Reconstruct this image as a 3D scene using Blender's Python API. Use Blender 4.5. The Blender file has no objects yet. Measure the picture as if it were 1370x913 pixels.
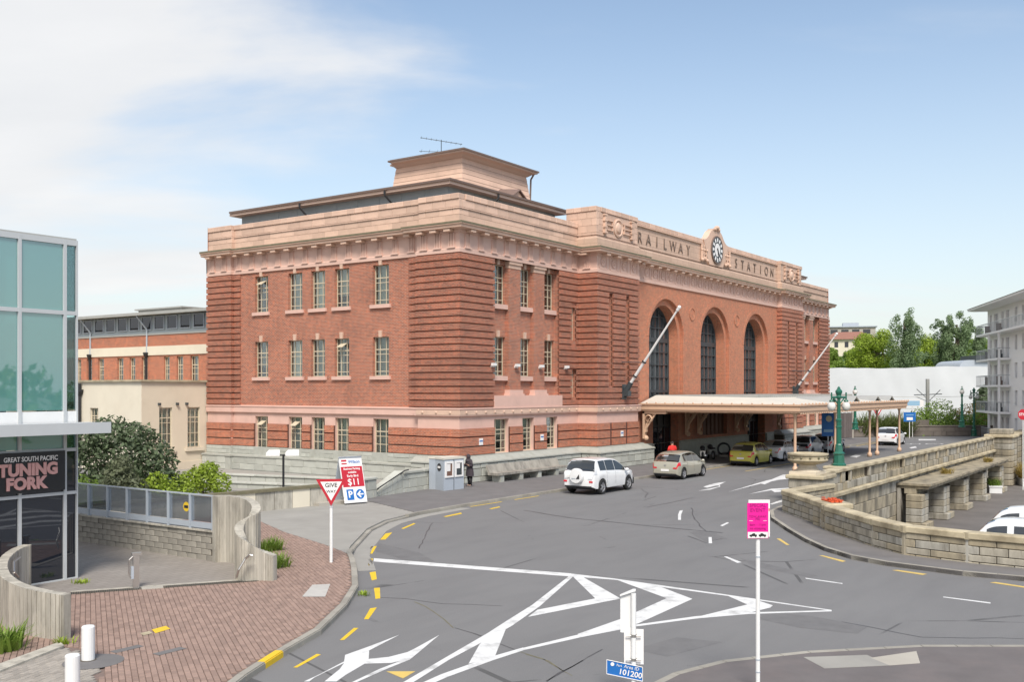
import bpy, math, random
import numpy as np
from mathutils import Vector, Matrix
R = math.radians
random.seed(7); rng = np.random.default_rng(7)
sc = bpy.context.scene
COL = sc.collection

# ------------------------------------------------------------ camera
# world: X runs along the station front (away to the right), Y along its side
# (away to the left), Z up, road at z = 0
CAM = Vector((-41.54, -32.46, 5.0)); YAW = R(35); FPX = 1340.0
cam = bpy.data.cameras.new('camera'); co = bpy.data.objects.new('camera', cam); COL.objects.link(co)
co.location = CAM; co.rotation_euler = (R(90), 0, YAW - R(90))
cam.sensor_width = 36; cam.lens = FPX / 1370 * 36; cam.shift_y = (522 - 456.5) / 1370
cam.clip_start = 0.1; cam.clip_end = 6000
sc.camera = co
FW = Vector((math.cos(YAW), math.sin(YAW), 0)); RT = Vector((math.sin(YAW), -math.cos(YAW), 0))
def at(px, py, z=0.0):
    "point at height z that the photograph shows at pixel px, py"
    d = FW + RT * ((px - 685) / FPX) + Vector((0, 0, (522 - py) / FPX))
    return CAM + d * ((z - CAM.z) / d.z)
def far(px, py, d):
    "point at distance d along the view axis"
    return CAM + (FW + RT * ((px - 685) / FPX) + Vector((0, 0, (522 - py) / FPX))) * d

# ------------------------------------------------------------ sky and sun
SUN_EL, SUN_AZ = R(50), R(219)          # direction towards the sun, azimuth measured from +X
w = bpy.data.worlds.new('World'); sc.world = w; w.use_nodes = True
nt = w.node_tree; nt.nodes.clear()
def wn(t, **k):
    n = nt.nodes.new(t)
    for a, b in k.items(): setattr(n, a, b)
    return n
def wl(a, b): nt.links.new(a, b)
def wmath(op, a, b=None, clamp=False):
    n = wn('ShaderNodeMath', operation=op, use_clamp=clamp)
    for i, v in enumerate((a, b)):
        if v is None: continue
        if isinstance(v, (int, float)): n.inputs[i].default_value = v
        else: wl(v, n.inputs[i])
    return n.outputs[0]
sky = wn('ShaderNodeTexSky'); sky.sky_type = 'NISHITA'; sky.sun_disc = False
sky.sun_elevation = SUN_EL; sky.sun_rotation = R(90) - SUN_AZ
sky.air_density = 1.0; sky.dust_density = 1.2; sky.ozone_density = 1.6
tc = wn('ShaderNodeTexCoord'); sep = wn('ShaderNodeSeparateXYZ'); wl(tc.outputs['Generated'], sep.inputs[0])
zc = wmath('MAXIMUM', sep.outputs[2], 0.0)
den = wmath('ADD', zc, 0.22)
cu = wmath('DIVIDE', sep.outputs[0], den); cv = wmath('DIVIDE', sep.outputs[1], den)
cmb = wn('ShaderNodeCombineXYZ')       # streaks run across the line of sight, as the wind draws them
wl(wmath('ADD', wmath('MULTIPLY', cu, RT.x), wmath('MULTIPLY', cv, RT.y)), cmb.inputs[0]); wl(wmath('ADD', wmath('MULTIPLY', cu, FW.x), wmath('MULTIPLY', cv, FW.y)), cmb.inputs[1])
mp = wn('ShaderNodeMapping'); wl(cmb.outputs[0], mp.inputs[0])
mp.inputs['Location'].default_value = (3.3, 1.75, 0); mp.inputs['Rotation'].default_value = (0, 0, R(-14)); mp.inputs['Scale'].default_value = (.62, 1.15, 1)
n1 = wn('ShaderNodeTexNoise'); n1.inputs['Scale'].default_value = 1.1; n1.inputs['Detail'].default_value = 8; n1.inputs['Roughness'].default_value = 0.52; n1.inputs['Distortion'].default_value = 0.4
wl(mp.outputs[0], n1.inputs['Vector'])
# more cloud towards +Y (left of the view), clearer to the right
lr = wmath('MULTIPLY', wmath('SUBTRACT', wmath('MULTIPLY', sep.outputs[1], 0.82), wmath('MULTIPLY', sep.outputs[0], 0.57)), 0.26)
cl = wmath('ADD', n1.outputs['Fac'], lr)
rp = wn('ShaderNodeValToRGB'); wl(cl, rp.inputs[0]); rp.color_ramp.interpolation = 'EASE'
rp.color_ramp.elements[0].position = 0.48; rp.color_ramp.elements[1].position = 0.69
rp.color_ramp.elements[0].color = (0, 0, 0, 1); rp.color_ramp.elements[1].color = (1, 1, 1, 1)
n2 = wn('ShaderNodeTexNoise'); n2.inputs['Scale'].default_value = 2.6; n2.inputs['Detail'].default_value = 6
wl(mp.outputs[0], n2.inputs['Vector'])
ccol = wn('ShaderNodeMix'); ccol.data_type = 'RGBA'; wl(n2.outputs['Fac'], ccol.inputs[0])
ccol.inputs[6].default_value = (5.0, 5.1, 5.25, 1); ccol.inputs[7].default_value = (6.9, 6.8, 6.7, 1)
# haze close to the horizon
hz = wmath('POWER', wmath('SUBTRACT', 1.0, wmath('MULTIPLY', zc, 2.3, True), True), 1.7)
skyhaze = wn('ShaderNodeMix'); skyhaze.data_type = 'RGBA'; wl(wmath('MULTIPLY', hz, 0.78), skyhaze.inputs[0])
tint = wn('ShaderNodeMix'); tint.data_type = 'RGBA'; tint.blend_type = 'MULTIPLY'; tint.inputs[0].default_value = 1
wl(sky.outputs[0], tint.inputs[6]); tint.inputs[7].default_value = (1.42, 1.33, 1.21, 1)
wl(tint.outputs[2], skyhaze.inputs[6]); skyhaze.inputs[7].default_value = (5.0, 5.25, 5.45, 1)
cmx = wn('ShaderNodeMix'); cmx.data_type = 'RGBA'
wl(wmath('MULTIPLY', rp.outputs[0], 0.92), cmx.inputs[0]); wl(skyhaze.outputs[2], cmx.inputs[6]); wl(ccol.outputs[2], cmx.inputs[7])
bg = wn('ShaderNodeBackground'); bg.inputs[1].default_value = 0.10; wl(cmx.outputs[2], bg.inputs[0])
wo = wn('ShaderNodeOutputWorld'); wl(bg.outputs[0], wo.inputs[0])
sl = bpy.data.lights.new('sun', 'SUN'); so = bpy.data.objects.new('sun', sl); COL.objects.link(so)
sl.energy = 2.7; sl.angle = R(17); sl.color = (1, 0.95, 0.87)
sdir = Vector((math.cos(SUN_EL) * math.cos(SUN_AZ), math.cos(SUN_EL) * math.sin(SUN_AZ), math.sin(SUN_EL)))
so.rotation_euler = sdir.to_track_quat('Z', 'Y').to_euler()
vs = sc.view_settings; vs.view_transform = 'Standard'; vs.look = 'None'; vs.exposure = 0.60; vs.gamma = 1
sc.cycles.max_bounces = 5; sc.cycles.diffuse_bounces = 3; sc.cycles.glossy_bounces = 3; sc.cycles.transparent_max_bounces = 8
sc.cycles.use_denoising = True; sc.cycles.sample_clamp_indirect = 4

# ------------------------------------------------------------ materials
def new_mat(name):
    m = bpy.data.materials.new(name); m.use_nodes = True; t = m.node_tree; t.nodes.clear()
    o = t.nodes.new('ShaderNodeOutputMaterial'); p = t.nodes.new('ShaderNodeBsdfPrincipled'); t.links.new(p.outputs[0], o.inputs[0])
    return m, t, p, o
def nd(t, ty, **k):
    n = t.nodes.new(ty)
    for a, b in k.items(): setattr(n, a, b)
    return n
def mth(t, op, a, b=None, clamp=False):
    n = nd(t, 'ShaderNodeMath', operation=op, use_clamp=clamp)
    for i, v in enumerate((a, b)):
        if v is None: continue
        if isinstance(v, (int, float)): n.inputs[i].default_value = v
        else: t.links.new(v, n.inputs[i])
    return n.outputs[0]
def mixc(t, fac, a, b, mode='MIX'):
    n = nd(t, 'ShaderNodeMix', data_type='RGBA', blend_type=mode)
    for i, v in ((0, fac), (6, a), (7, b)):
        if isinstance(v, (int, float)): n.inputs[i].default_value = v
        elif isinstance(v, tuple): n.inputs[i].default_value = (*v, 1) if len(v) == 3 else v
        else: t.links.new(v, n.inputs[i])
    return n.outputs[2]
def ocoord(t, scale=(1, 1, 1), loc=(0, 0, 0), rot=(0, 0, 0)):
    c = nd(t, 'ShaderNodeTexCoord'); m = nd(t, 'ShaderNodeMapping'); t.links.new(c.outputs['Object'], m.inputs[0])
    m.inputs['Scale'].default_value = scale; m.inputs['Location'].default_value = loc; m.inputs['Rotation'].default_value = rot
    return m.outputs[0]
def noise(t, vec, scale, detail=5, rough=.55):
    n = nd(t, 'ShaderNodeTexNoise'); n.inputs['Scale'].default_value = scale; n.inputs['Detail'].default_value = detail; n.inputs['Roughness'].default_value = rough
    t.links.new(vec, n.inputs['Vector']); return n.outputs['Fac']
def ramp(t, fac, p0, p1, c0=(0, 0, 0), c1=(1, 1, 1)):
    n = nd(t, 'ShaderNodeValToRGB'); t.links.new(fac, n.inputs[0])
    n.color_ramp.elements[0].position = p0; n.color_ramp.elements[1].position = p1
    n.color_ramp.elements[0].color = (*c0, 1); n.color_ramp.elements[1].color = (*c1, 1); return n.outputs[0]
def bump(t, p, h, strength=.3, dist=.01):
    b = nd(t, 'ShaderNodeBump'); b.inputs['Strength'].default_value = strength; b.inputs['Distance'].default_value = dist
    t.links.new(h, b.inputs['Height']); t.links.new(b.outputs[0], p.inputs['Normal'])
def simple(name, col, rough=.6, var=.12, scale=3.0, metal=0, island=0.0, objvar=0.0, dirt=0.0, dirtcol=(.12, .11, .09), streak=False, dr=(.48, .75), col2=None, coat=0, spec=None, bumpd=0.0):
    m, t, p, o = new_mat(name)
    v = ocoord(t, (1, 1, .18) if streak else (1, 1, 1))
    n = noise(t, v, scale)
    c = mixc(t, n, tuple(x * (1 - var) for x in col), tuple(min(1, x * (1 + var)) for x in col))
    if col2: c = mixc(t, nd(t, 'ShaderNodeObjectInfo').outputs['Random'], c, col2)
    if objvar or island:
        src = nd(t, 'ShaderNodeNewGeometry').outputs['Random Per Island'] if island else nd(t, 'ShaderNodeObjectInfo').outputs['Random']
        k = island or objvar
        g = mth(t, 'ADD', mth(t, 'MULTIPLY', src, 2 * k), 1 - k)
        gc = nd(t, 'ShaderNodeCombineColor'); [t.links.new(g, gc.inputs[i]) for i in range(3)]
        c = mixc(t, 1.0, c, gc.outputs[0], 'MULTIPLY')
    if dirt:
        d = ramp(t, noise(t, ocoord(t, (1, 1, .25) if streak else (1, 1, 1), (5, 3, 1)), scale * .7, 8, .65), *dr)
        c = mixc(t, mth(t, 'MULTIPLY', d, dirt), c, dirtcol)
    t.links.new(c, p.inputs['Base Color']); p.inputs['Roughness'].default_value = rough; p.inputs['Metallic'].default_value = metal
    if coat: p.inputs['Coat Weight'].default_value = coat; p.inputs['Coat Roughness'].default_value = .05
    if spec is not None: p.inputs['Specular IOR Level'].default_value = spec
    if bumpd: bump(t, p, noise(t, ocoord(t), scale * 6, 6), .6, bumpd)
    return m
def wallcoord(t):
    "x + y along a wall, z up it: fits any wall square to the axes"
    c = nd(t, 'ShaderNodeTexCoord'); s = nd(t, 'ShaderNodeSeparateXYZ'); t.links.new(c.outputs['Object'], s.inputs[0])
    k = nd(t, 'ShaderNodeCombineXYZ'); t.links.new(mth(t, 'ADD', s.outputs[0], s.outputs[1]), k.inputs[0]); t.links.new(s.outputs[2], k.inputs[1])
    return k.outputs[0]
def bricks(name, c1, c2, mortar, bw=.23, bh=.08, ms=.012, rough=.8, grime=.35, grimecol=(.09, .055, .045), objvar=0.0, blotch=None, flat=False, bd=.006):
    m, t, p, o = new_mat(name)
    v = ocoord(t) if flat else wallcoord(t)
    b = nd(t, 'ShaderNodeTexBrick'); t.links.new(v, b.inputs['Vector'])
    b.inputs['Scale'].default_value = 1; b.inputs['Brick Width'].default_value = bw; b.inputs['Row Height'].default_value = bh
    b.inputs['Mortar Size'].default_value = ms; b.inputs['Mortar Smooth'].default_value = .2; b.inputs['Bias'].default_value = 0
    b.inputs['Color1'].default_value = (*c1, 1); b.inputs['Color2'].default_value = (*c2, 1); b.inputs['Mortar'].default_value = (*mortar, 1)
    c = b.outputs['Color']
    big = noise(t, ocoord(t), .55, 7, .6)
    c = mixc(t, mth(t, 'MULTIPLY', ramp(t, big, .45, .75), grime), c, grimecol)
    sp = noise(t, ocoord(t), 4.5, 5, .75)
    c = mixc(t, mth(t, 'MULTIPLY', ramp(t, sp, .48, .64), .45), c, blotch or tuple(x * 1.55 for x in c1))
    if objvar:
        g = mth(t, 'ADD', mth(t, 'MULTIPLY', nd(t, 'ShaderNodeObjectInfo').outputs['Random'], 2 * objvar), 1 - objvar)
        gc = nd(t, 'ShaderNodeCombineColor'); [t.links.new(g, gc.inputs[i]) for i in range(3)]
        c = mixc(t, 1.0, c, gc.outputs[0], 'MULTIPLY')
    t.links.new(c, p.inputs['Base Color']); p.inputs['Roughness'].default_value = rough
    bump(t, p, b.outputs['Fac'], -.5 if False else .5, -bd)
    return m
M = {}
M['brick'] = bricks('red_brick', (.43, .130, .066), (.235, .067, .040), (.46, .33, .25), grime=.40)
M['brick_field'] = bricks('orange_brick', (.47, .145, .072), (.335, .095, .048), (.50, .32, .21), grime=.18)
M['brick_course'] = bricks('course_brick', (.385, .118, .064), (.225, .063, .038), (.38, .25, .18), grime=.42, objvar=.10)
M['brick_base'] = bricks('base_brick', (.45, .138, .070), (.29, .082, .045), (.43, .28, .20), grime=.26, objvar=.08)
M['recess_shade'] = bricks('shaded_brick', (.12, .04, .028), (.08, .027, .02), (.11, .06, .045), grime=.5)  # wall brick darkened in colour to stand for shade in slots and course gaps
M['pink'] = simple('pink_render', (.66, .43, .355), .75, .10, 1.2, dirt=.28, dirtcol=(.34, .24, .20))
M['terra'] = simple('terracotta_facing', (.62, .425, .325), .7, .14, 1.3, objvar=.14, dirt=.35, dirtcol=(.27, .20, .15))
M['terra2'] = simple('terracotta_moulding', (.64, .44, .335), .7, .12, 1.0, dirt=.35, dirtcol=(.28, .2, .14))
M['terra_frieze'] = simple('terracotta_frieze', (.68, .455, .37), .7, .10, 1.0, objvar=.06, dirt=.22, dirtcol=(.33, .22, .17))
M['terra_blocks'] = bricks('terracotta_blocks', (.60, .42, .32), (.54, .37, .28), (.36, .25, .19), bw=.95, bh=.38, ms=.014, grime=.3, grimecol=(.3, .22, .16), blotch=(.6, .43, .32))
M['lichen'] = simple('lichen_ledge', (.17, .15, .095), .9, .35, 5, dirt=.6, dirtcol=(.10, .115, .06))
M['granite'] = simple('granite_block', (.41, .415, .37), .75, .14, 2.5, objvar=.14, dirt=.5, dirtcol=(.22, .21, .165))
M['sand'] = simple('weathered_stone', (.44, .37, .25), .8, .3, 1.7, objvar=.22, col2=(.33, .315, .275), dirt=.9, dr=(.44, .66), dirtcol=(.11, .097, .075), streak=True, bumpd=.008)
M['greystone'] = simple('grey_blockwork', (.33, .305, .26), .85, .25, 3, objvar=.13, dirt=.85, dr=(.44, .68), dirtcol=(.12, .11, .10), streak=True, bumpd=.008)
M['brownwall'] = simple('brown_old_concrete', (.175, .15, .13), .9, .25, 1.5, objvar=.15, dirt=.6, dirtcol=(.09, .08, .07), streak=True)
M['sandcap'] = simple('stone_coping', (.46, .395, .27), .8, .2, 2.0, objvar=.13, dirt=.75, dr=(.45, .68), dirtcol=(.20, .16, .10), bumpd=.006)
M['joint'] = simple('dark_joint', (.10, .085, .065), .95, .3, 4)
M['conc'] = simple('board_marked_concrete', (.43, .40, .34), .85, .3, 5.5, objvar=.11, dirt=.75, dr=(.45, .72), dirtcol=(.15, .137, .115), streak=True, bumpd=.008)
M['concflat'] = simple('grey_concrete', (.40, .37, .32), .9, .15, 1.2, dirt=.3, dirtcol=(.27, .25, .21))
M['steel'] = simple('brushed_steel', (.55, .53, .5), .35, .08, 8, metal=.9)
M['white'] = simple('white_paint', (.74, .74, .73), .45, .05, 3)
M['signwhite'] = simple('sign_white', (.78, .76, .74), .5, .04, 3)
M['grey'] = simple('grey_paint', (.38, .42, .47), .5, .06, 2)
M['bluegrey'] = simple('blue_grey_boarding', (.30, .34, .36), .6, .08, 1.5)
M['gutter'] = simple('brown_gutter', (.17, .12, .10), .6, .15, 2)
M['fascia_pink'] = simple('fascia_paint', (.56, .41, .33), .6, .06, 2)
M['roof'] = simple('brown_roof', (.19, .13, .11), .8, .2, 3)
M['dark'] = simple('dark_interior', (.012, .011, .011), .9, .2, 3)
M['black'] = simple('black_paint', (.018, .018, .02), .5, .1, 3)
M['cream'] = simple('cream_render', (.68, .62, .50), .85, .10, .7, dirt=.18, dirtcol=(.42, .34, .24))
M['beige'] = simple('beige_render', (.62, .54, .42), .85, .10, .7, dirt=.22, dirtcol=(.38, .30, .20))
M['creamp'] = simple('cream_frame', (.56, .48, .35), .55, .08, 3)
M['peach'] = simple('peach_paint', (.60, .40, .27), .55, .08, 1.5)
M['teal_metal'] = simple('green_enamel', (.010, .115, .072), .35, .12, 4, coat=.4)
M['globe'] = simple('opal_globe', (.64, .63, .59), .25, .03, 3)
M['zinc'] = simple('grey_metal_roof', (.36, .36, .34), .55, .12, 1.2, dirt=.3, dirtcol=(.2, .19, .17))
M['zinclight'] = simple('pale_roof', (.62, .58, .50), .6, .08, .8, dirt=.2, dirtcol=(.42, .37, .3))
M['iron'] = simple('iron_frame', (.045, .055, .06), .45, .15, 4)
M['curtain'] = simple('curtain', (.60, .61, .54), .9, .18, 3, objvar=.38)
M['tyre'] = simple('tyre_rubber', (.018, .018, .018), .85, .15, 6)
M['rim'] = simple('alloy', (.50, .50, .52), .3, .06, 5, metal=.75)
M['under'] = simple('dark_plastic', (.02, .02, .022), .7, .1, 5)
M['red_lens'] = simple('red_lens', (.62, .016, .03), .2, .1, 10, coat=.5)
M['clear_lens'] = simple('clear_lens', (.55, .56, .58), .15, .1, 8, coat=.5)
M['red'] = simple('sign_red', (.46, .015, .03), .5, .05, 4)
M['blue'] = simple('sign_blue', (.01, .13, .42), .5, .06, 4)
M['magenta'] = simple('sign_magenta', (.72, .005, .27), .5, .06, 4)
M['purple'] = simple('sign_print', (.36, .0, .16), .5, .06, 4)
M['ltblue'] = simple('pale_blue', (.28, .46, .62), .5, .06, 4)
M['letter'] = simple('bronze_letter', (.185, .13, .10), .6, .1, 5)
M['pinkletter'] = simple('pink_letter', (.66, .36, .33), .6, .18, 14)
M['orange'] = simple('orange_mesh', (.62, .10, .03), .7, .2, 8)
M['yellow'] = simple('yellow_paint', (.72, .48, .02), .65, .10, 6, dirt=.15)
M['yellow2'] = simple('faded_yellow_paint', (.62, .44, .12), .7, .10, 6, dirt=.3, dirtcol=(.25, .22, .16))
M['slab'] = simple('pale_slab', (.46, .44, .41), .8, .1, 3, dirt=.2)
M['roadwhite'] = simple('road_white', (.64, .64, .63), .75, .08, 3, dirt=.75, dr=(.52, .72), dirtcol=(.27, .265, .26))
M['tar'] = simple('tar_seal', (.075, .073, .074), .6, .2, 2)
M['patch'] = simple('asphalt_patch', (.143, .140, .140), .85, .25, 2.5, dirt=.6, dirtcol=(.175, .171, .17))
M['render_white'] = simple('white_render', (.90, .90, .89), .8, .03, .6)
M['roof_tile'] = simple('red_roof_tile', (.27, .13, .095), .85, .15, 1)
M['greymull'] = simple('pale_grey_metal', (.47, .49, .50), .4, .05, 3)
M['skin'] = simple('skin', (.42, .25, .18), .6, .06, 8)
M['coat'] = simple('dark_coat', (.045, .035, .042), .85, .15, 12)
M['trouser'] = simple('black_cloth', (.014, .013, .015), .85, .15, 12)
M['redcloth'] = simple('red_cloth', (.62, .025, .02), .8, .1, 12)
M['hair'] = simple('dark_hair', (.02, .014, .012), .6, .2, 20)
M['shoe'] = simple('grey_shoe', (.12, .11, .11), .7, .1, 9)
M['bark'] = simple('bark', (.11, .085, .06), .9, .3, 8)
M['soil'] = simple('soil', (.10, .075, .05), .95, .3, 3)
M['wrap'] = simple('white_wrap', (.60, .615, .63), .55, .08, .35, dirt=.35, dr=(.45, .8), dirtcol=(.47, .49, .51))
M['wood'] = simple('brown_panel', (.16, .085, .06), .6, .15, 3)
M['timber'] = simple('weathered_boards', (.13, .11, .105), .8, .2, 2, objvar=.2)
M['grass'] = simple('short_grass', (.075, .13, .03), .9, .3, 2)
def leafmat(name, c, var=.45):
    m, t, p, o = new_mat(name)
    g = nd(t, 'ShaderNodeNewGeometry').outputs['Random Per Island']
    n = noise(t, ocoord(t), 1.1, 3)
    k = mth(t, 'ADD', mth(t, 'MULTIPLY', g, .6), mth(t, 'MULTIPLY', n, .55))
    col = ramp(t, k, .15, .95, tuple(x * (1 - var) for x in c), tuple(x * (1 + var) for x in c))
    t.links.new(col, p.inputs['Base Color']); p.inputs['Roughness'].default_value = .6
    tr = nd(t, 'ShaderNodeBsdfTranslucent'); t.links.new(col, tr.inputs[0])
    mx = nd(t, 'ShaderNodeMixShader'); mx.inputs[0].default_value = .42
    t.links.new(p.outputs[0], mx.inputs[1]); t.links.new(tr.outputs[0], mx.inputs[2]); t.links.new(mx.outputs[0], o.inputs[0])
    return m
M['leaf_dark'] = leafmat('dark_leaves', (.115, .155, .08), .6)
M['leaf_silver'] = leafmat('grey_green_leaves', (.15, .17, .095))
M['leaf_lime'] = leafmat('lime_leaves', (.30, .40, .045))
M['leaf_mid'] = leafmat('mid_green_leaves', (.20, .30, .05))
M['leaf_far'] = leafmat('bluish_leaves', (.21, .29, .145), .35)
M['leaf_flax'] = leafmat('flax_leaves', (.16, .20, .06))
M['leaf_straw'] = leafmat('straw_leaves', (.34, .25, .07))
M['blossom'] = leafmat('pale_blossom', (.5, .46, .38), .2)
def glass(name, tintc, gloss=.22, opaque=None, ocol=(.1, .2, .2)):
    m, t, p, o = new_mat(name)
    gl = nd(t, 'ShaderNodeBsdfGlossy'); gl.inputs['Roughness'].default_value = .02; gl.inputs['Color'].default_value = (.95, .97, 1, 1)
    tr = nd(t, 'ShaderNodeBsdfTransparent'); tr.inputs[0].default_value = (*tintc, 1)
    base = tr.outputs[0]
    if opaque is not None:
        p.inputs['Base Color'].default_value = (*ocol, 1); p.inputs['Roughness'].default_value = .4; p.inputs['Specular IOR Level'].default_value = 0
        mm = nd(t, 'ShaderNodeMixShader'); mm.inputs[0].default_value = opaque
        t.links.new(base, mm.inputs[1]); t.links.new(p.outputs[0], mm.inputs[2]); base = mm.outputs[0]
    lw = nd(t, 'ShaderNodeLayerWeight'); lw.inputs[0].default_value = .25
    f = mth(t, 'ADD', mth(t, 'MULTIPLY', lw.outputs['Fresnel'], .8), gloss, True)
    mx = nd(t, 'ShaderNodeMixShader'); t.links.new(f, mx.inputs[0]); t.links.new(base, mx.inputs[1]); t.links.new(gl.outputs[0], mx.inputs[2])
    t.links.new(mx.outputs[0], o.inputs[0]); return m
M['glass'] = glass('window_glass', (.82, .86, .84), .05)
M['carglass'] = glass('car_glass', (.10, .12, .12), .10, .6, (.012, .014, .016))
M['tealglass'] = glass('teal_glass', (.25, .50, .47), .20, .66, (.15, .37, .355))
M['cornerglass'] = glass('pale_corner_glass', (.72, .88, .88), .07)
M['darkglass'] = glass('dark_glass', (.10, .12, .15), .07, .8, (.012, .016, .026))
M['screen'] = glass('rail_glass', (.80, .84, .86), .06, .12, (.34, .37, .42))
def asphalt():
    m, t, p, o = new_mat('asphalt')
    v = ocoord(t)
    big = noise(t, v, .13, 6, .6); fine = noise(t, v, 38, 3, .7); mid = noise(t, ocoord(t, (.35, 1.4, 1), (0, 0, 0), (0, 0, R(20))), .8, 5)
    c = mixc(t, big, (.138, .136, .136), (.190, .187, .186))
    c = mixc(t, mth(t, 'MULTIPLY', ramp(t, mid, .45, .7), .28), c, (.105, .103, .106))
    c = mixc(t, mth(t, 'MULTIPLY', ramp(t, fine, .45, .8), .35), c, (.26, .255, .25))
    # thin cracks
    vo = nd(t, 'ShaderNodeTexVoronoi', feature='DISTANCE_TO_EDGE'); vo.inputs['Scale'].default_value = .16
    wv = mixc(t, .25, v, nd(t, 'ShaderNodeTexNoise').outputs['Color']); t.links.new(wv, vo.inputs['Vector'])
    ck = mth(t, 'MULTIPLY', mth(t, 'LESS_THAN', vo.outputs['Distance'], .0035), ramp(t, noise(t, v, .3), .5, .56))
    c = mixc(t, mth(t, 'MULTIPLY', ck, .7), c, (.05, .049, .048))
    t.links.new(c, p.inputs['Base Color']); p.inputs['Roughness'].default_value = .85
    bump(t, p, fine, .35, .006); return m
M['asphalt'] = asphalt()
M['path'] = simple('footpath_asphalt', (.155, .147, .145), .9, .22, 1.3, dirt=.35, dirtcol=(.09, .085, .085), bumpd=.004)
M['path_red'] = simple('reddish_footpath', (.132, .118, .116), .9, .25, 1.5, dirt=.35, dirtcol=(.2, .16, .15), bumpd=.004)
M['crossing'] = simple('driveway_concrete', (.30, .288, .262), .9, .18, .8, dirt=.3, dirtcol=(.17, .16, .15), bumpd=.003)
M['plaza'] = bricks('plaza_pavers', (.29, .262, .235), (.255, .23, .205), (.20, .18, .16), bw=.4, bh=.2, ms=.012, grime=.3, grimecol=(.15, .13, .11), flat=True, blotch=(.24, .21, .19))
M['paver'] = simple('clay_paver', (.285, .195, .158), .85, .10, 1.0, objvar=.16, dirt=.25, dirtcol=(.21, .15, .13))
M['paver_i'] = simple('clay_pavers', (.285, .195, .158), .85, .10, 1.0, island=.16, dirt=.25, dirtcol=(.21, .15, .13))
M['paver_g'] = simple('grey_pavers', (.30, .27, .235), .85, .10, 1.0, island=.16)
M['paver_bed'] = simple('paver_bed', (.185, .135, .115), .95, .2, 3)
M['kerb'] = simple('kerb_stone', (.31, .29, .25), .85, .18, 2.0, objvar=.12, dirt=.5, dirtcol=(.15, .135, .115))
M['terrain'] = simple('far_ground', (.13, .14, .09), .95, .25, .05)
M['carpark'] = simple('car_park_ground', (.15, .135, .125), .9, .25, .6, dirt=.5, dirtcol=(.09, .085, .075))
def paint(name, c, metal=0.0):
    return simple(name, c, .28, .03, 2, metal=metal, coat=.7)
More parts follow.
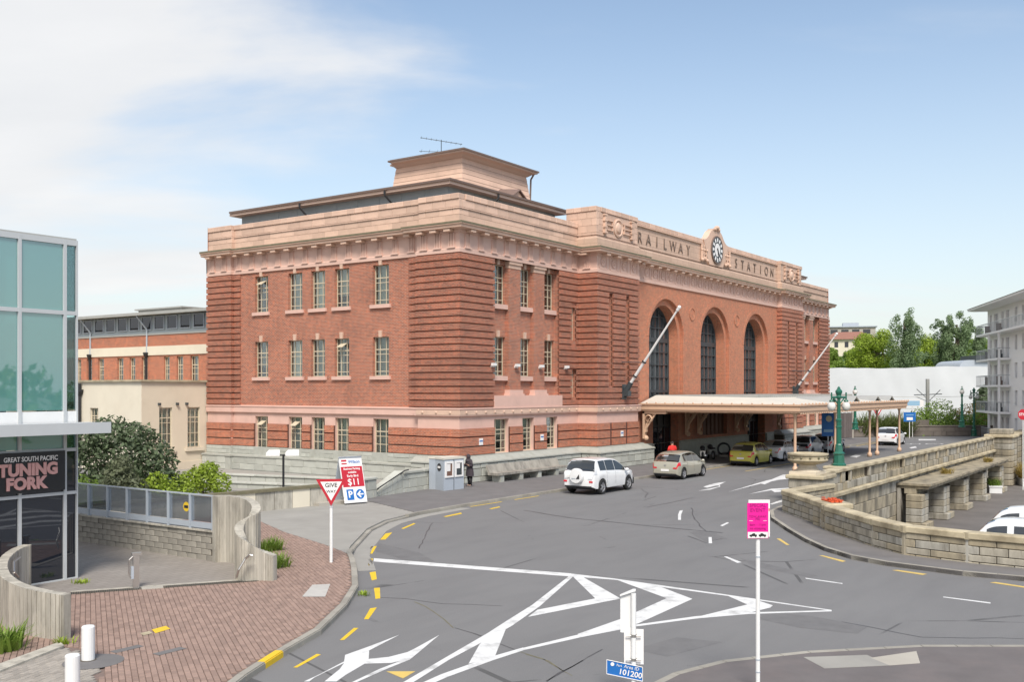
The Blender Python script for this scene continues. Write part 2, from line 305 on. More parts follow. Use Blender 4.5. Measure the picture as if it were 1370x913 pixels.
# ------------------------------------------------------------ mesh helpers
class MB:
    def __init__(s): s.v = []; s.f = []; s.m = []
    def add(s, vs, fs, m=0):
        o = len(s.v); s.v += [tuple(p) for p in vs]; s.f += [tuple(i + o for i in f) for f in fs]; s.m += [m] * len(fs)
    def poly(s, pts, m=0): s.add(pts, [tuple(range(len(pts)))], m)
    def box(s, x0, x1, y0, y1, z0, z1, m=0):
        s.add([(x0, y0, z0), (x1, y0, z0), (x1, y1, z0), (x0, y1, z0), (x0, y0, z1), (x1, y0, z1), (x1, y1, z1), (x0, y1, z1)],
              [(0, 3, 2, 1), (4, 5, 6, 7), (0, 1, 5, 4), (1, 2, 6, 5), (2, 3, 7, 6), (3, 0, 4, 7)], m)
    def obox(s, c, ax, ay, hx, hy, z0, z1, m=0):
        "box with plan axes ax, ay (unit 2-D) about c"
        P = [(c[0] + ax[0] * a * hx + ay[0] * b * hy, c[1] + ax[1] * a * hx + ay[1] * b * hy) for a, b in ((-1, -1), (1, -1), (1, 1), (-1, 1))]
        s.prism(P, z0, z1, m)
    def prism(s, poly, z0, z1, m=0):
        n = len(poly); z0s = z0 if hasattr(z0, '__len__') else [z0] * n; z1s = z1 if hasattr(z1, '__len__') else [z1] * n
        s.add([(p[0], p[1], z) for p, z in zip(poly, z0s)] + [(p[0], p[1], z) for p, z in zip(poly, z1s)],
              [tuple(range(n - 1, -1, -1)), tuple(range(n, 2 * n))] + [(i, (i + 1) % n, n + (i + 1) % n, n + i) for i in range(n)], m)
    def extrude(s, pts, vec, m=0):
        "closed outline of 3-D points pushed along vec"
        n = len(pts); v = Vector(vec)
        s.add([tuple(p) for p in pts] + [tuple(Vector(p) + v) for p in pts],
              [tuple(range(n - 1, -1, -1)), tuple(range(n, 2 * n))] + [(i, (i + 1) % n, n + (i + 1) % n, n + i) for i in range(n)], m)
    def tube(s, a, b, r, r2=None, n=8, m=0, cap=True):
        a = Vector(a); b = Vector(b); d = (b - a); r2 = r if r2 is None else r2
        q = d.to_track_quat('Z', 'Y'); X = q @ Vector((1, 0, 0)); Y = q @ Vector((0, 1, 0))
        vs = [a + (X * math.cos(t) + Y * math.sin(t)) * r for t in [2 * math.pi * i / n for i in range(n)]] + \
             [b + (X * math.cos(t) + Y * math.sin(t)) * r2 for t in [2 * math.pi * i / n for i in range(n)]]
        fs = [(i, (i + 1) % n, n + (i + 1) % n, n + i) for i in range(n)]
        if cap: fs += [tuple(range(n - 1, -1, -1)), tuple(range(n, 2 * n))]
        s.add(vs, fs, m)
    def pipe(s, pts, r, n=8, m=0):
        for a, b in zip(pts[:-1], pts[1:]): s.tube(a, b, r, n=n, m=m)
    def lathe(s, prof, c=(0, 0, 0), n=16, m=0, axis='z'):
        "prof: (radius, height) pairs"
        vs = []; fs = []; k = len(prof)
        for i in range(n):
            t = 2 * math.pi * i / n
            for r, h in prof:
                if axis == 'z': vs.append((c[0] + r * math.cos(t), c[1] + r * math.sin(t), c[2] + h))
                elif axis == 'y': vs.append((c[0] + r * math.cos(t), c[1] + h, c[2] + r * math.sin(t)))
                else: vs.append((c[0] + h, c[1] + r * math.cos(t), c[2] + r * math.sin(t)))
        for i in range(n):
            j = (i + 1) % n
            for a in range(k - 1): fs.append((i * k + a, j * k + a, j * k + a + 1, i * k + a + 1))
        s.add(vs, fs, m)
    def sphere(s, c, r, n=12, k=8, m=0, sz=1.0):
        s.lathe([(max(1e-4, r * math.sin(math.pi * i / k)), -r * sz * math.cos(math.pi * i / k)) for i in range(k + 1)], c, n, m)
    def sweep(s, path, prof, m=0, caps=True):
        "profile of (outward offset, z) along an axis-aligned or general plan path"
        rings = [[(x, y, z) for (x, y), z in zip([offset(path, n)[i] for n, _ in prof], [z for _, z in prof])] for i in range(len(path))]
        k = len(prof)
        for a, b in zip(rings[:-1], rings[1:]):
            s.add(a + b, [(i, k + i, k + i + 1, i + 1) for i in range(k - 1)], m)
        if caps: s.poly(rings[0], m); s.poly(rings[-1], m)
    def mesh(s, name, mats, smooth=False):
        me = bpy.data.meshes.new(name); me.from_pydata(s.v, [], s.f)
        for q in (mats if isinstance(mats, (list, tuple)) else [mats]): me.materials.append(q)
        if isinstance(mats, (list, tuple)) and len(mats) > 1: me.polygons.foreach_set('material_index', s.m)
        if smooth: me.polygons.foreach_set('use_smooth', [True] * len(s.f))
        me.update(); return me
    def build(s, name, mats, parent=None, smooth=False, loc=None, rot=None, label=None):
        return put(name, s.mesh(name, mats, smooth), parent, loc, rot, label)
def offset(path, n):
    "plan path moved outward (to its right, walking along it) by n, mitred"
    out = []
    for i, p in enumerate(path):
        ds = []
        if i > 0: a = path[i - 1]; ds.append((p[0] - a[0], p[1] - a[1]))
        if i < len(path) - 1: b = path[i + 1]; ds.append((b[0] - p[0], b[1] - p[1]))
        ns = []
        for d in ds:
            l = math.hypot(*d); ns.append((d[1] / l, -d[0] / l))
        if len(ns) == 1: out.append((p[0] + ns[0][0] * n, p[1] + ns[0][1] * n)); continue
        dot = ns[0][0] * ns[1][0] + ns[0][1] * ns[1][1]; k = n / max(.3, 1 + dot)
        out.append((p[0] + (ns[0][0] + ns[1][0]) * k, p[1] + (ns[0][1] + ns[1][1]) * k))
    return out
def put(name, data, parent=None, loc=None, rot=None, label=None):
    o = bpy.data.objects.new(name, data); COL.objects.link(o)
    if parent is not None: o.parent = parent
    if loc is not None: o.location = loc
    if rot is not None: o.rotation_euler = rot
    if label: o['label'] = label
    return o
def tag(o, label=None, cat=None, group=None, kind=None):
    if label: o['label'] = label
    if cat: o['category'] = cat
    if group: o['group'] = group
    if kind: o['kind'] = kind
    return o
def empty(name, loc=(0, 0, 0), rz=0, label=None, cat=None, group=None):
    o = bpy.data.objects.new(name, None); COL.objects.link(o); o.location = loc; o.rotation_euler = (0, 0, rz); o.empty_display_size = .2
    return tag(o, label, cat, group)
KIDS = {}
def copy_tree(o, parent=None):
    kids = [c for c in bpy.data.objects if c.parent == o]
    c = o.copy(); COL.objects.link(c)
    if parent is not None: c.parent = parent
    for k in kids: copy_tree(k, c)
    return c
_blk = {}
def block(name, x0, x1, y0, y1, z0, z1, mat, parent, b=.012, jit=0.0):
    "one chamfered stone; alike sizes share mesh data"
    d = (round(x1 - x0, 3), round(y1 - y0, 3), round(z1 - z0, 3)); key = d + (b, mat.name)
    if key not in _blk:
        hx, hy, hz = d[0] / 2, d[1] / 2, d[2] / 2; bb = min(b, hx * .4, hy * .4, hz * .4)
        vs = []; ix = {}
        for sx in (-1, 1):
            for sy in (-1, 1):
                for sz in (-1, 1):
                    for a in range(3):
                        p = [sx * (hx - bb), sy * (hy - bb), sz * (hz - bb)]; p[a] = (sx * hx, sy * hy, sz * hz)[a]
                        ix[(sx, sy, sz, a)] = len(vs); vs.append(tuple(p))
        fs = []
        for a in range(3):
            for s_ in (-1, 1):
                c = []
                for (i, j) in ((-1, -1), (1, -1), (1, 1), (-1, 1)):
                    k = [0, 0, 0]; k[a] = s_; k[(a + 1) % 3] = i; k[(a + 2) % 3] = j; c.append(ix[(*k, a)])
                fs.append(tuple(c if s_ > 0 else c[::-1]))
        for a in range(3):
            b1, b2 = (a + 1) % 3, (a + 2) % 3
            for i in (-1, 1):
                for j in (-1, 1):
                    k0 = [0, 0, 0]; k0[a] = -1; k0[b1] = i; k0[b2] = j; k1 = k0[:]; k1[a] = 1
                    q = (ix[(*k0, b1)], ix[(*k0, b2)], ix[(*k1, b2)], ix[(*k1, b1)]); fs.append(q if i * j < 0 else q[::-1])
        for sx in (-1, 1):
            for sy in (-1, 1):
                for sz in (-1, 1):
                    q = tuple(ix[(sx, sy, sz, a)] for a in range(3)); fs.append(q if sx * sy * sz > 0 else q[::-1])
        mb = MB(); mb.add(vs, fs); _blk[key] = mb.mesh(name, mat)
    o = put(name, _blk[key], parent, ((x0 + x1) / 2, (y0 + y1) / 2, (z0 + z1) / 2))
    if jit: o.location.x += random.uniform(-jit, jit); o.location.y += random.uniform(-jit, jit)
    return o
def text(name, s, size, mat, parent=None, loc=(0, 0, 0), rot=(0, 0, 0), ext=.004, align='CENTER', bold=0.0, sx=1.0, spacing=1.0):
    c = bpy.data.curves.new(name, 'FONT'); c.body = s; c.size = size; c.extrude = ext; c.offset = bold; c.align_x = align; c.align_y = 'CENTER'; c.space_character = spacing
    c.resolution_u = 3
    t_ = bpy.data.objects.new('t', c); COL.objects.link(t_); dg = bpy.context.evaluated_depsgraph_get(); me = bpy.data.meshes.new_from_object(t_.evaluated_get(dg)); bpy.data.objects.remove(t_); bpy.data.curves.remove(c)
    if sx != 1: me.transform(Matrix.Diagonal((sx, 1, 1, 1)))
    me.materials.clear(); me.materials.append(mat); return put(name, me, parent, loc, rot)
class FR:
    "wall frame: u along the wall, z up, n outward"
    def __init__(s, kind, base): s.k = kind; s.b = base
    def __call__(s, u, z, n=0.0): return (s.b - n, u, z) if s.k == 'L' else (u, s.b - n, z)
    def box(s, mb, u0, u1, z0, z1, n0, n1, m=0):
        if s.k == 'L': mb.box(s.b - n1, s.b - n0, u0, u1, z0, z1, m)
        else: mb.box(u0, u1, s.b - n1, s.b - n0, z0, z1, m)
    def block(s, name, u0, u1, z0, z1, n0, n1, mat, parent, b=.012):
        if s.k == 'L': return block(name, s.b - n1, s.b - n0, u0, u1, z0, z1, mat, parent, b)
        return block(name, u0, u1, s.b - n1, s.b - n0, z0, z1, mat, parent, b)
def wall(mb, fr, u0, u1, z0, z1, ops=(), n=0.0, depth=.3, m=0):
    "flat wall with rectangular openings and their reveals"
    us = sorted({u0, u1, *[a for o in ops for a in o[:2] if u0 < a < u1]}); zs = sorted({z0, z1, *[a for o in ops for a in o[2:4] if z0 < a < z1]})
    for a, b in zip(us[:-1], us[1:]):
        for c, d in zip(zs[:-1], zs[1:]):
            um, zm = (a + b) / 2, (c + d) / 2
            if any(o[0] < um < o[1] and o[2] < zm < o[3] for o in ops): continue
            mb.poly([fr(a, c, n), fr(b, c, n), fr(b, d, n), fr(a, d, n)], m)
    for (a, b, c, d) in [o[:4] for o in ops]:
        q = [(a, c), (b, c), (b, d), (a, d)]
        for (p, r) in zip(q, q[1:] + q[:1]):
            mb.poly([fr(*p, n), fr(*r, n), fr(*r, n - depth), fr(*p, n - depth)], m)
def inpoly(x, y, P):
    c = np.zeros(x.shape, bool); n = len(P)
    for i in range(n):
        (x0, y0), (x1, y1) = P[i], P[i - 1]
        if y0 == y1: continue
        c ^= ((y0 > y) != (y1 > y)) & (x < (x1 - x0) * (y - y0) / (y1 - y0) + x0)
    return c
# ------------------------------------------------------------ setting: ground, road, pavements
def sheet(name, poly, z, mat, kind='structure', parent=None, z0=None):
    mb = MB()
    if z0 is None: mb.poly([(x, y, z) for x, y in poly])
    else: mb.prism(poly, z0, z)
    o = mb.build(name, mat, parent)
    if kind: o['kind'] = kind
    return o
S = 3500
sheet('terrain', [(-S, -S), (S, -S), (S, S), (-S, S)], -3.35, M['terrain'])
road = sheet('road', [(-130, -130), (-11.1, -130), (-11.1, -34), (-11.0, -28.3), (-10.5, -25.1), (-6.5, -22.3), (-5.9, -21.2), (-2.3, -18.4), (1.5, -18.7), (3.0, -17.3),
                      (80, -17.3), (76.2, -11.3), (71.7, -5.0), (64.6, -.9), (64.6, 60), (-130, 60)], 0, M['asphalt'], z0=-3.3)
carpark = sheet('car_park_ground', [(-11.2, -60), (70, -60), (70, -17.2), (-11.2, -17.2)], -3.0, M['carpark'])
K = [(-36, -22.6), (-33, -20.75), (-31.5, -19.7), (-30.1, -18.9), (-28.66, -18.23), (-27.04, -17.56), (-24.97, -16.27), (-23.26, -14.98), (-21.4, -13.15), (-20.3, -12.0), (-19.68, -11.29), (-18.6, -10.4), (-17.33, -9.49), (-15.4, -8.1),
     (-13.37, -7.07), (-11.01, -6.53), (-8, -6.35), (-2.6, -6.25), (20, -6.2), (60, -6.2)]
KI = offset(K, -.16)
def kerb(name, path, inner, kmat, step=.72, z=.125, drop=()):
    "kerb of separate stones following a plan path"
    root = MB(); root.sweep(path, [(-.02, 0), (-.02, .03), (-.14, .03), (-.14, 0)])
    r = root.build(name, M['joint']); r['kind'] = 'structure'
    pts = []
    for a, b in zip(path[:-1], path[1:]):
        l = math.hypot(b[0] - a[0], b[1] - a[1]); n = max(1, round(l / step))
        pts += [(a[0] + (b[0] - a[0]) * i / n, a[1] + (b[1] - a[1]) * i / n) for i in range(n)]
    pts.append(path[-1]); inn = offset(pts, -.16)
    for i in range(len(pts) - 1):
        a, b, c, d = Vector(pts[i]), Vector(pts[i + 1]), Vector(inn[i + 1]), Vector(inn[i])
        g = .008 / max(.2, (b - a).length); zz = z
        for (x0, x1, h) in drop:
            if x0 < (a.x + b.x) / 2 < x1: zz = h
        a2, b2, c2, d2 = a.lerp(b, g), b.lerp(a, g), c.lerp(d, g), d.lerp(c, g)
        o = (a2 - d2).normalized() * .02
        mb = MB(); mb.prism([tuple(p) for p in (a2, b2, c2, d2)], 0, zz - .02)
        mb.prism([tuple(p) for p in (a2 - o, b2 - o, c2, d2)], zz - .02, zz)
        mb.build('kerb_stone', kmat(i, (a + b) / 2) if callable(kmat) else kmat, r)
    return r
yk = at(379, 883, .12)
kerb('kerb', K, None, lambda i, p: M['yellow'] if (p - Vector(yk[:2])).length < .36 else M['kerb'], drop=((-19.4, -12, .05),))
brick_poly = KI[:11] + [(-19.08, -9.7), (-17.76, -6.21), (-16.19, -3.04), (-16.3, -.7), (-20.6, -.5), (-20.4, -6.9), (-22.9, -10.9), (-24.15, -12.35), (-27.94, -9.95), (-28.6, -8.45), (-36, -8.45)]
grey_poly = [tuple(at(*p, .12)[:2]) for p in ((-60, 900), (0, 893), (78, 866), (100, 868), (128, 879), (140, 893), (128, 915), (60, 960), (-60, 990))]
pave = sheet('brick_pavement', brick_poly, .095, M['paver_bed'], z0=0.002)
sheet('plaza', [(-24.15, -12.35), (-22.95, -10.9), (-22.9, 3), (-36, 3), (-36, -8.45), (-28.6, -8.45), (-27.94, -9.95)], .12, M['plaza'], z0=0.002)
sheet('driveway', [KI[10], KI[11], KI[12], KI[13], KI[14], KI[15], (-9.6, -3.2), (-8.9, -1.25), (-11.6, -1.2), (-16.3, -.7), (-16.19, -3.04), (-17.76, -6.21), (-19.08, -9.7)], .10, M['crossing'], z0=0.002)
sheet('footpath', [KI[15]] + KI[16:] + [(60, .6), (-8.9, .6), (-8.9, -1.25), (-9.6, -3.2)], .12, M['path'], z0=0.002)
sheet('side_path', [(-8.9, .62), (-.3, .62), (-.3, 20), (-8.9, 20)], .04, M['crossing'], z0=0.002)
def lay_pavers(poly, pl, pw, ang, mi, ms, exclude=None, limit=300):
    ca, sa = math.cos(ang), math.sin(ang)
    P = np.array(poly); U = P[:, 0] * ca + P[:, 1] * sa; V = -P[:, 0] * sa + P[:, 1] * ca
    vs = np.arange(V.min(), V.max(), pw); us = np.arange(U.min(), U.max() + pl, pl)
    uu, vv = np.meshgrid(us, vs); uu = uu + (np.arange(len(vs)) % 2)[:, None] * pl / 2
    uu = uu.ravel(); vv = vv.ravel(); x = uu * ca - vv * sa; y = uu * sa + vv * ca
    ok = np.ones(len(x), bool)
    for du, dv in ((-.5, -.5), (.5, -.5), (.5, .5), (-.5, .5)):
        xx = x + (du * pl * ca - dv * pw * sa) * .8; yy = y + (du * pl * sa + dv * pw * ca) * .8
        ok &= inpoly(xx, yy, poly)
        if exclude: ok &= ~inpoly(xx, yy, exclude)
    x, y = x[ok], y[ok]
    dx, dy = x - CAM.x, y - CAM.y; dep = dx * FW.x + dy * FW.y; px = 685 + FPX * (dx * RT.x + dy * RT.y) / dep; py = 522 + FPX * (CAM.z - .12) / dep
    seen = (px > 0) & (px < 1370) & (py < 913); order = np.argsort(np.where(seen, dep, 1e6))
    g = .0045; hl, hw = pl / 2 - g, pw / 2 - g; c = .007
    base = np.array([(sx * hl, sy * hw, -.025) for sx, sy in ((-1, -1), (1, -1), (1, 1), (-1, 1))] + [(sx * hl, sy * hw, -.006) for sx, sy in ((-1, -1), (1, -1), (1, 1), (-1, 1))] + [(sx * (hl - c), sy * (hw - c), 0) for sx, sy in ((-1, -1), (1, -1), (1, 1), (-1, 1))])
    fs = [(8, 9, 10, 11)] + [(i, (i + 1) % 4, 4 + (i + 1) % 4, 4 + i) for i in range(4)] + [(4 + i, 4 + (i + 1) % 4, 8 + (i + 1) % 4, 8 + i) for i in range(4)]
    rot = np.array([[ca, -sa, 0], [sa, ca, 0], [0, 0, 1]])
    mb = MB(); mb.add(base, fs); one = mb.mesh('paver', mi)
    first = order[:limit]; rest = order[limit:]
    z = .12 + rng.uniform(-.003, .003, len(x))
    for i in first: put('paver', one, pave, (x[i], y[i], z[i]), (0, 0, ang))
    if len(rest):
        B = base @ rot.T
        V3 = (B[None] + np.stack([x[rest], y[rest], z[rest]], 1)[:, None]).reshape(-1, 3)
        F = (np.array(fs)[None] + (np.arange(len(rest)) * 12)[:, None, None]).reshape(-1, 4)
        me = bpy.data.meshes.new('pavers'); me.from_pydata(V3, [], F.tolist()); me.materials.append(ms)
        put('pavers', me, pave)['kind'] = 'stuff'
lay_pavers(brick_poly, .21, .105, R(58), M['paver'], M['paver_i'], grey_poly)
lay_pavers(grey_poly, .21, .105, R(20), M['paver_g'], M['paver_g'], limit=0)
mb = MB(); mb.poly([at(*p, .1255) for p in ((418, 783), (442, 782), (435, 799), (404, 799))]); mb.build('marking', M['slab'], pave)
for q in (((203, 843), (222, 838), (228, 842), (208, 848)),): mb = MB(); mb.poly([at(*p, .1255) for p in q]); mb.build('marking', M['yellow'], pave)
mb = MB(); mb.poly([at(*p, .1255) for p in ((187, 848), (200, 845), (204, 848), (192, 851))]); mb.build('marking', M['sandcap'], pave)
# asphalt surround of the bollards and two cast covers
for (px, py, rx) in ((170, 869, .35), (227, 872, .35)):
    c = at(px, py, .1235); mb = MB(); mb.box(c.x - .3, c.x + .3, c.y - .1, c.y + .1, .1235, .1265); mb.build('cover_plate', M['path'], pave, rot=None)
# drain along the edge of the plaza: pale sill and slotted channel
dr = MB(); a, b = Vector((-27.9, -9.95)), Vector((-24.2, -12.33)); d = (b - a).normalized(); nrm = Vector((-d.y, d.x))
drain = empty('drain_channel', (0, 0, 0), label='slotted metal drain with pale sill across the plaza entrance', cat='drain')
mb = MB(); mb.obox((a + b) / 2 + nrm * .06, d, nrm, (b - a).length / 2, .07, .10, .135); mb.build('sill', M['conc'], drain)
mb = MB(); mb.obox((a + b) / 2 - nrm * .14, d, nrm, (b - a).length / 2, .13, .08, .1265); mb.build('channel', M['joint'], drain)
mb = MB(); L = (b - a).length
for i in range(int(L / .05)):
    t = (i + .5) * .05
    if abs(t - L * .42) < .28: continue
    mb.obox(a + d * t - nrm * .14, d, nrm, .009, .12, .1266, .131)
mb.build('grate', M['under'], drain)['kind'] = 'stuff'
mb = MB(); mb.obox(a + d * L * .42 - nrm * .14, d, nrm, .25, .14, .1, .133); mb.build('block', M['concflat'], drain)
mb = MB(); mb.prism([tuple(at(*p, .12)[:2]) for p in ((-40, 906), (80, 862), (86, 867), (-40, 917))], .09, .16); mb.build('edging', M['conc'])['kind'] = 'structure'
gk = K[8:17]; ga, gb_ = offset(gk, .03), offset(gk, .52); mb = MB()
for i in range(len(gk) - 1): mb.poly([(*ga[i], .004), (*ga[i + 1], .004), (*gb_[i + 1], .004), (*gb_[i], .004)])
mb.build('gutter', M['crossing'], road)
# pavement on the right, outside the low stone wall
KR = [(2.5, -17.6), (-1.2, -17.75), (-2.4, -17.95), (-4.4, -18.75), (-7.0, -20.31), (-9.0, -21.6), (-10.49, -22.72), (-11.5, -23.8), (-12.03, -24.9), (-12.42, -26.95), (-12.32, -28.6), (-12.1, -34), (-12.1, -60)]
KRr = KR[::-1]
kerb('kerb', KRr, None, M['kerb'])
sheet('footpath', offset(KRr, -.16) + [(2.5, -18.6), (-2.2, -18.3), (-5.8, -21), (-6.4, -22.2), (-10.4, -25.1), (-10.9, -28.3), (-11.0, -34), (-11, -60)], .12, M['path'], z0=.002)
KB = [(-18.6, -36), (-19.2, -31.5), (-20.13, -29.48), (-21.28, -27.83), (-22.97, -26.2), (-24.49, -25.15), (-25.73, -24.78), (-27.2, -24.75), (-30, -25.4), (-36, -27)]
kerb('kerb', KB, None, M['kerb'], z=.10)
sheet('footpath', offset(KB, -.16) + [(-60, -27), (-60, -60), (-18.7, -60)], .097, M['path_red'], z0=.002)
mb = MB(); mb.prism([tuple(at(*p, .1)[:2]) for p in ((1165, 881), (1226, 872), (1231, 888), (1190, 891))], .09, .1015); mb.build('ramp_patch', M['concflat'])['kind'] = 'structure'
mb = MB(); mb.prism([tuple(at(*p, .1)[:2]) for p in ((1075, 880), (1160, 877), (1190, 891), (1103, 895))], .09, .1008); mb.build('ramp_patch', M['crossing'])['kind'] = 'structure'

# ------------------------------------------------------------ painted markings (parts of the road)
def mark(pts, mat, z=.004):
    mb = MB(); mb.poly([at(*p, z) for p in pts]); mb.build('marking', mat, road)
def zoomed(x0, y0, k, pts): return [(x0 + a / k, y0 + b / k) for a, b in pts]
W = M['roadwhite']
z6 = lambda *p: zoomed(700, 680, 3.114, p)
z5 = lambda *p: zoomed(380, 680, 3.425, p)
z8 = lambda *p: zoomed(1000, 740, 3.703, p)
zc_ = lambda *p: zoomed(740, 500, 4.804, p)
z7 = lambda *p: zoomed(940, 480, 4.567, p)
mark([(500, 747.5), (764, 767.8), (764, 772), (500, 752)], W)
mark(z6((196, 274), (380, 295), (380, 300), (196, 286)), W); mark(z6((380, 295), (560, 321), (840, 361), (950, 377), (1285, 426), (1285, 430), (840, 366), (550, 327), (380, 300)), W)
mark(z6((1285, 427), (1285, 432), (940, 443), (940, 436)), W, .0042)
mark(z6((940, 436), (940, 443), (720, 462), (470, 495), (240, 540), (0, 594), (0, 584), (240, 526), (470, 487), (720, 452)), W)
mark([(700, 867), (700, 871), (660, 884), (600, 906), (540, 932), (525, 932), (590, 903), (655, 880)], W)
mark([(763, 770), (768, 771), (722, 812), (685, 838), (660, 852), (600, 884), (535, 925), (520, 925), (590, 884), (652, 848), (680, 830), (712, 810)], W, .0044)
mark(z6((200, 280), (232, 279), (405, 378), (300, 378)), W, .0047); mark(z6((300, 378), (405, 379), (20, 455), (60, 425)), W, .0049)
mark(z6((380, 297), (550, 321), (705, 380), (600, 378)), W, .0047); mark(z6((600, 376), (705, 380), (480, 482), (405, 505), (240, 532), (225, 527), (410, 462)), W, .0049)
mark(z6((845, 364), (955, 379), (1040, 407), (935, 404)), W, .0047); mark(z6((935, 403), (1040, 407), (1030, 416), (925, 442), (760, 456), (715, 457)), W, .0049)
mark(z5((1020, 547), (965, 685), (845, 716), (895, 628), (935, 588)), W, .0047)
mark(z5((90, 797), (150, 770), (275, 705), (390, 655), (388, 695), (370, 715), (285, 765), (240, 797), (185, 797), (255, 740), (275, 712), (140, 778), (115, 797)), W)
mark(z5((275, 706), (280, 675), (400, 632), (530, 582), (385, 657)), W, .0046)
mark(z5((370, 715), (390, 693), (480, 684), (565, 662), (545, 700), (490, 712)), W, .0046); mark(z5((545, 672), (600, 645), (712, 583), (575, 698), (545, 700)), W, .0049)
mark(z5((545, 698), (575, 697), (480, 735), (310, 810), (290, 810), (440, 738)), W, .0044)
mark(z5((468, 750), (602, 750), (545, 783)), M['yellow2'])
for q in (((730, 40), (810, 22), (816, 27), (742, 42)), ((537, 95), (595, 70), (603, 73), (547, 97)), ((440, 146), (465, 118), (496, 113), (465, 145)), ((385, 211), (400, 177), (425, 175), (405, 210)),
          ((382, 235), (406, 232), (407, 263), (387, 265)), ((392, 296), (420, 292), (425, 328), (402, 333)), ((412, 368), (439, 366), (441, 415), (419, 418)), ((366, 511), (395, 461), (425, 457), (387, 511)),
          ((255, 607), (320, 551), (341, 551), (276, 606)), ((42, 732), (150, 670), (169, 673), (60, 733)), ((940, 4), (985, -6), (992, -3), (950, 6))): mark(z5(*q), M['yellow'])
for q in (((355, 14), (375, 14), (488, 42), (470, 46)), ((715, 87), (745, 86), (890, 106), (868, 111)), ((1200, 148), (1230, 146), (1430, 176), (1410, 180))): mark(z8(*q), M['yellow2'])
mark(z6((1055, 128), (1070, 128), (1110, 155), (1097, 155)), M['yellow2'])
for q in (((645, 50), (645, 28), (652, 12), (665, 10), (658, 28), (657, 51)), ((820, 74), (850, 60), (858, 63), (830, 77)), ((772, 122), (785, 122), (787, 148), (773, 148)), ((835, 203), (848, 203), (910, 227), (892, 230)), ((1175, 292), (1330, 314), (1330, 318), (1178, 296))): mark(z6(*q), W)
mark(z8((970, 218), (1204, 247), (1204, 253), (970, 222)), W)
mark(zc_((935, 755), (1000, 742), (1062, 729), (1070, 720), (1045, 722), (990, 735), (965, 729), (1010, 715), (1040, 707), (1112, 696), (1070, 716), (1075, 728), (1010, 748)), W)
mark(z7((150, 818), (395, 745), (420, 740), (490, 711), (530, 709), (535, 735), (470, 742), (420, 752), (380, 770), (355, 765)), W)
mark(z7((280, 830), (420, 797), (530, 791), (530, 797), (440, 805), (530, 803), (530, 812), (440, 818), (420, 806)), W)
mark(z7((410, 890), (480, 865), (492, 864), (490, 875), (425, 893)), W)
for q in (((900, 600), (935, 588), (972, 592), (940, 606)), ((1262, 545), (1300, 537), (1310, 545), (1275, 550))): mark(z7(*q), W)
mark(((1229, 588), (1252, 588), (1252, 589.4), (1229, 589.6)), W)
p = at(1238, 594.4, .005); text('marking', 'WAY', 1.3, W, road, p, (0, 0, R(-55)), .001, sx=1.3)
# edge line beside the station kerb and the line along the parked cars
for y, x0, x1 in ((-5.98 - .42, 16, 33), (-8.95, 17, 36)): mb = MB(); mb.poly([(x0, y - .05, .004), (x1, y - .05, .004), (x1, y + .05, .004), (x0, y + .05, .004)]); mb.build('marking', M['yellow2'], road)
for x0, x1 in ((-7.5, -5.2), (-4.2, -2.2), (42, 47), (49, 56)): mb = MB(); mb.poly([(x0, -6.5, .004), (x1, -6.5, .004), (x1, -6.4, .004), (x0, -6.4, .004)]); mb.build('marking', M['yellow'], road)

# worn ground: tar sealed seams, patches and weedy cracks
def seam(pts, wd, mat=M['tar'], name='tar_seam', z=.0035, wob=.04):
    P = [at(*p, z) for p in pts]; Q = []
    for a, b in zip(P[:-1], P[1:]):
        n = max(1, int((b - a).length / .5)); Q += [a.lerp(b, i / n) + Vector((random.uniform(-wob, wob), random.uniform(-wob, wob), 0)) for i in range(n)]
    Q.append(P[-1]); mb = MB()
    for a, b in zip(Q[:-1], Q[1:]):
        d = (b - a); 
        if d.length < 1e-4: continue
        d.normalize(); s = Vector((-d.y, d.x, 0)) * wd * random.uniform(.6, 1.3) / 2; mb.poly([a - s, b - s, b + s, a + s])
    mb.build(name, mat, road)
seam(z6((0, 10), (200, 42), (450, 68), (700, 92), (830, 104)), .10)
seam(z6((700, 0), (712, 40), (735, 75), (765, 100)), .05); seam(z6((690, 118), (760, 145), (830, 128)), .05)
seam(z5((600, 430), (690, 475), (735, 510), (775, 550)), .028, M['lichen'], 'weedy_crack'); seam(z5((775, 550), (870, 578), (930, 600), (1070, 655)), .04)
seam(z5((1070, 655), (1180, 690), (1280, 745), (1320, 770)), .028, M['lichen'], 'weedy_crack'); seam(z5((1200, 797), (1290, 742), (1370, 700)), .04)
seam(z6((20, 610), (100, 640), (165, 680)), .028, M['lichen'], 'weedy_crack'); seam(z6((100, 722), (200, 660), (330, 590)), .03)
seam(z8((470, 345), (620, 372), (860, 420), (1370, 427)), .035); seam(z5((620, 185), (655, 110), (680, 70)), .03); seam(z5((430, 412), (560, 415), (720, 440), (1000, 450)), .03)
seam(zc_((600, 862), (760, 830), (900, 800)), .06); seam(zc_((560, 740), (610, 770), (590, 800)), .04); seam(z7((240, 690), (330, 670), (420, 655)), .05)
for q in (z6((905, 210), (990, 228), (1225, 283), (1190, 290), (960, 243)), z8((60, 296), (300, 312), (600, 365), (545, 402), (260, 372), (60, 330)), z5((430, 160), (620, 205), (690, 245), (560, 240), (420, 200)), z6((690, 100), (780, 96), (850, 128), (760, 140)),
          z6((460, 590), (640, 540), (830, 560), (600, 620))):
    mb = MB(); mb.poly([at(*p, .0025) for p in q]); mb.build('asphalt_patch', M['patch'], road)
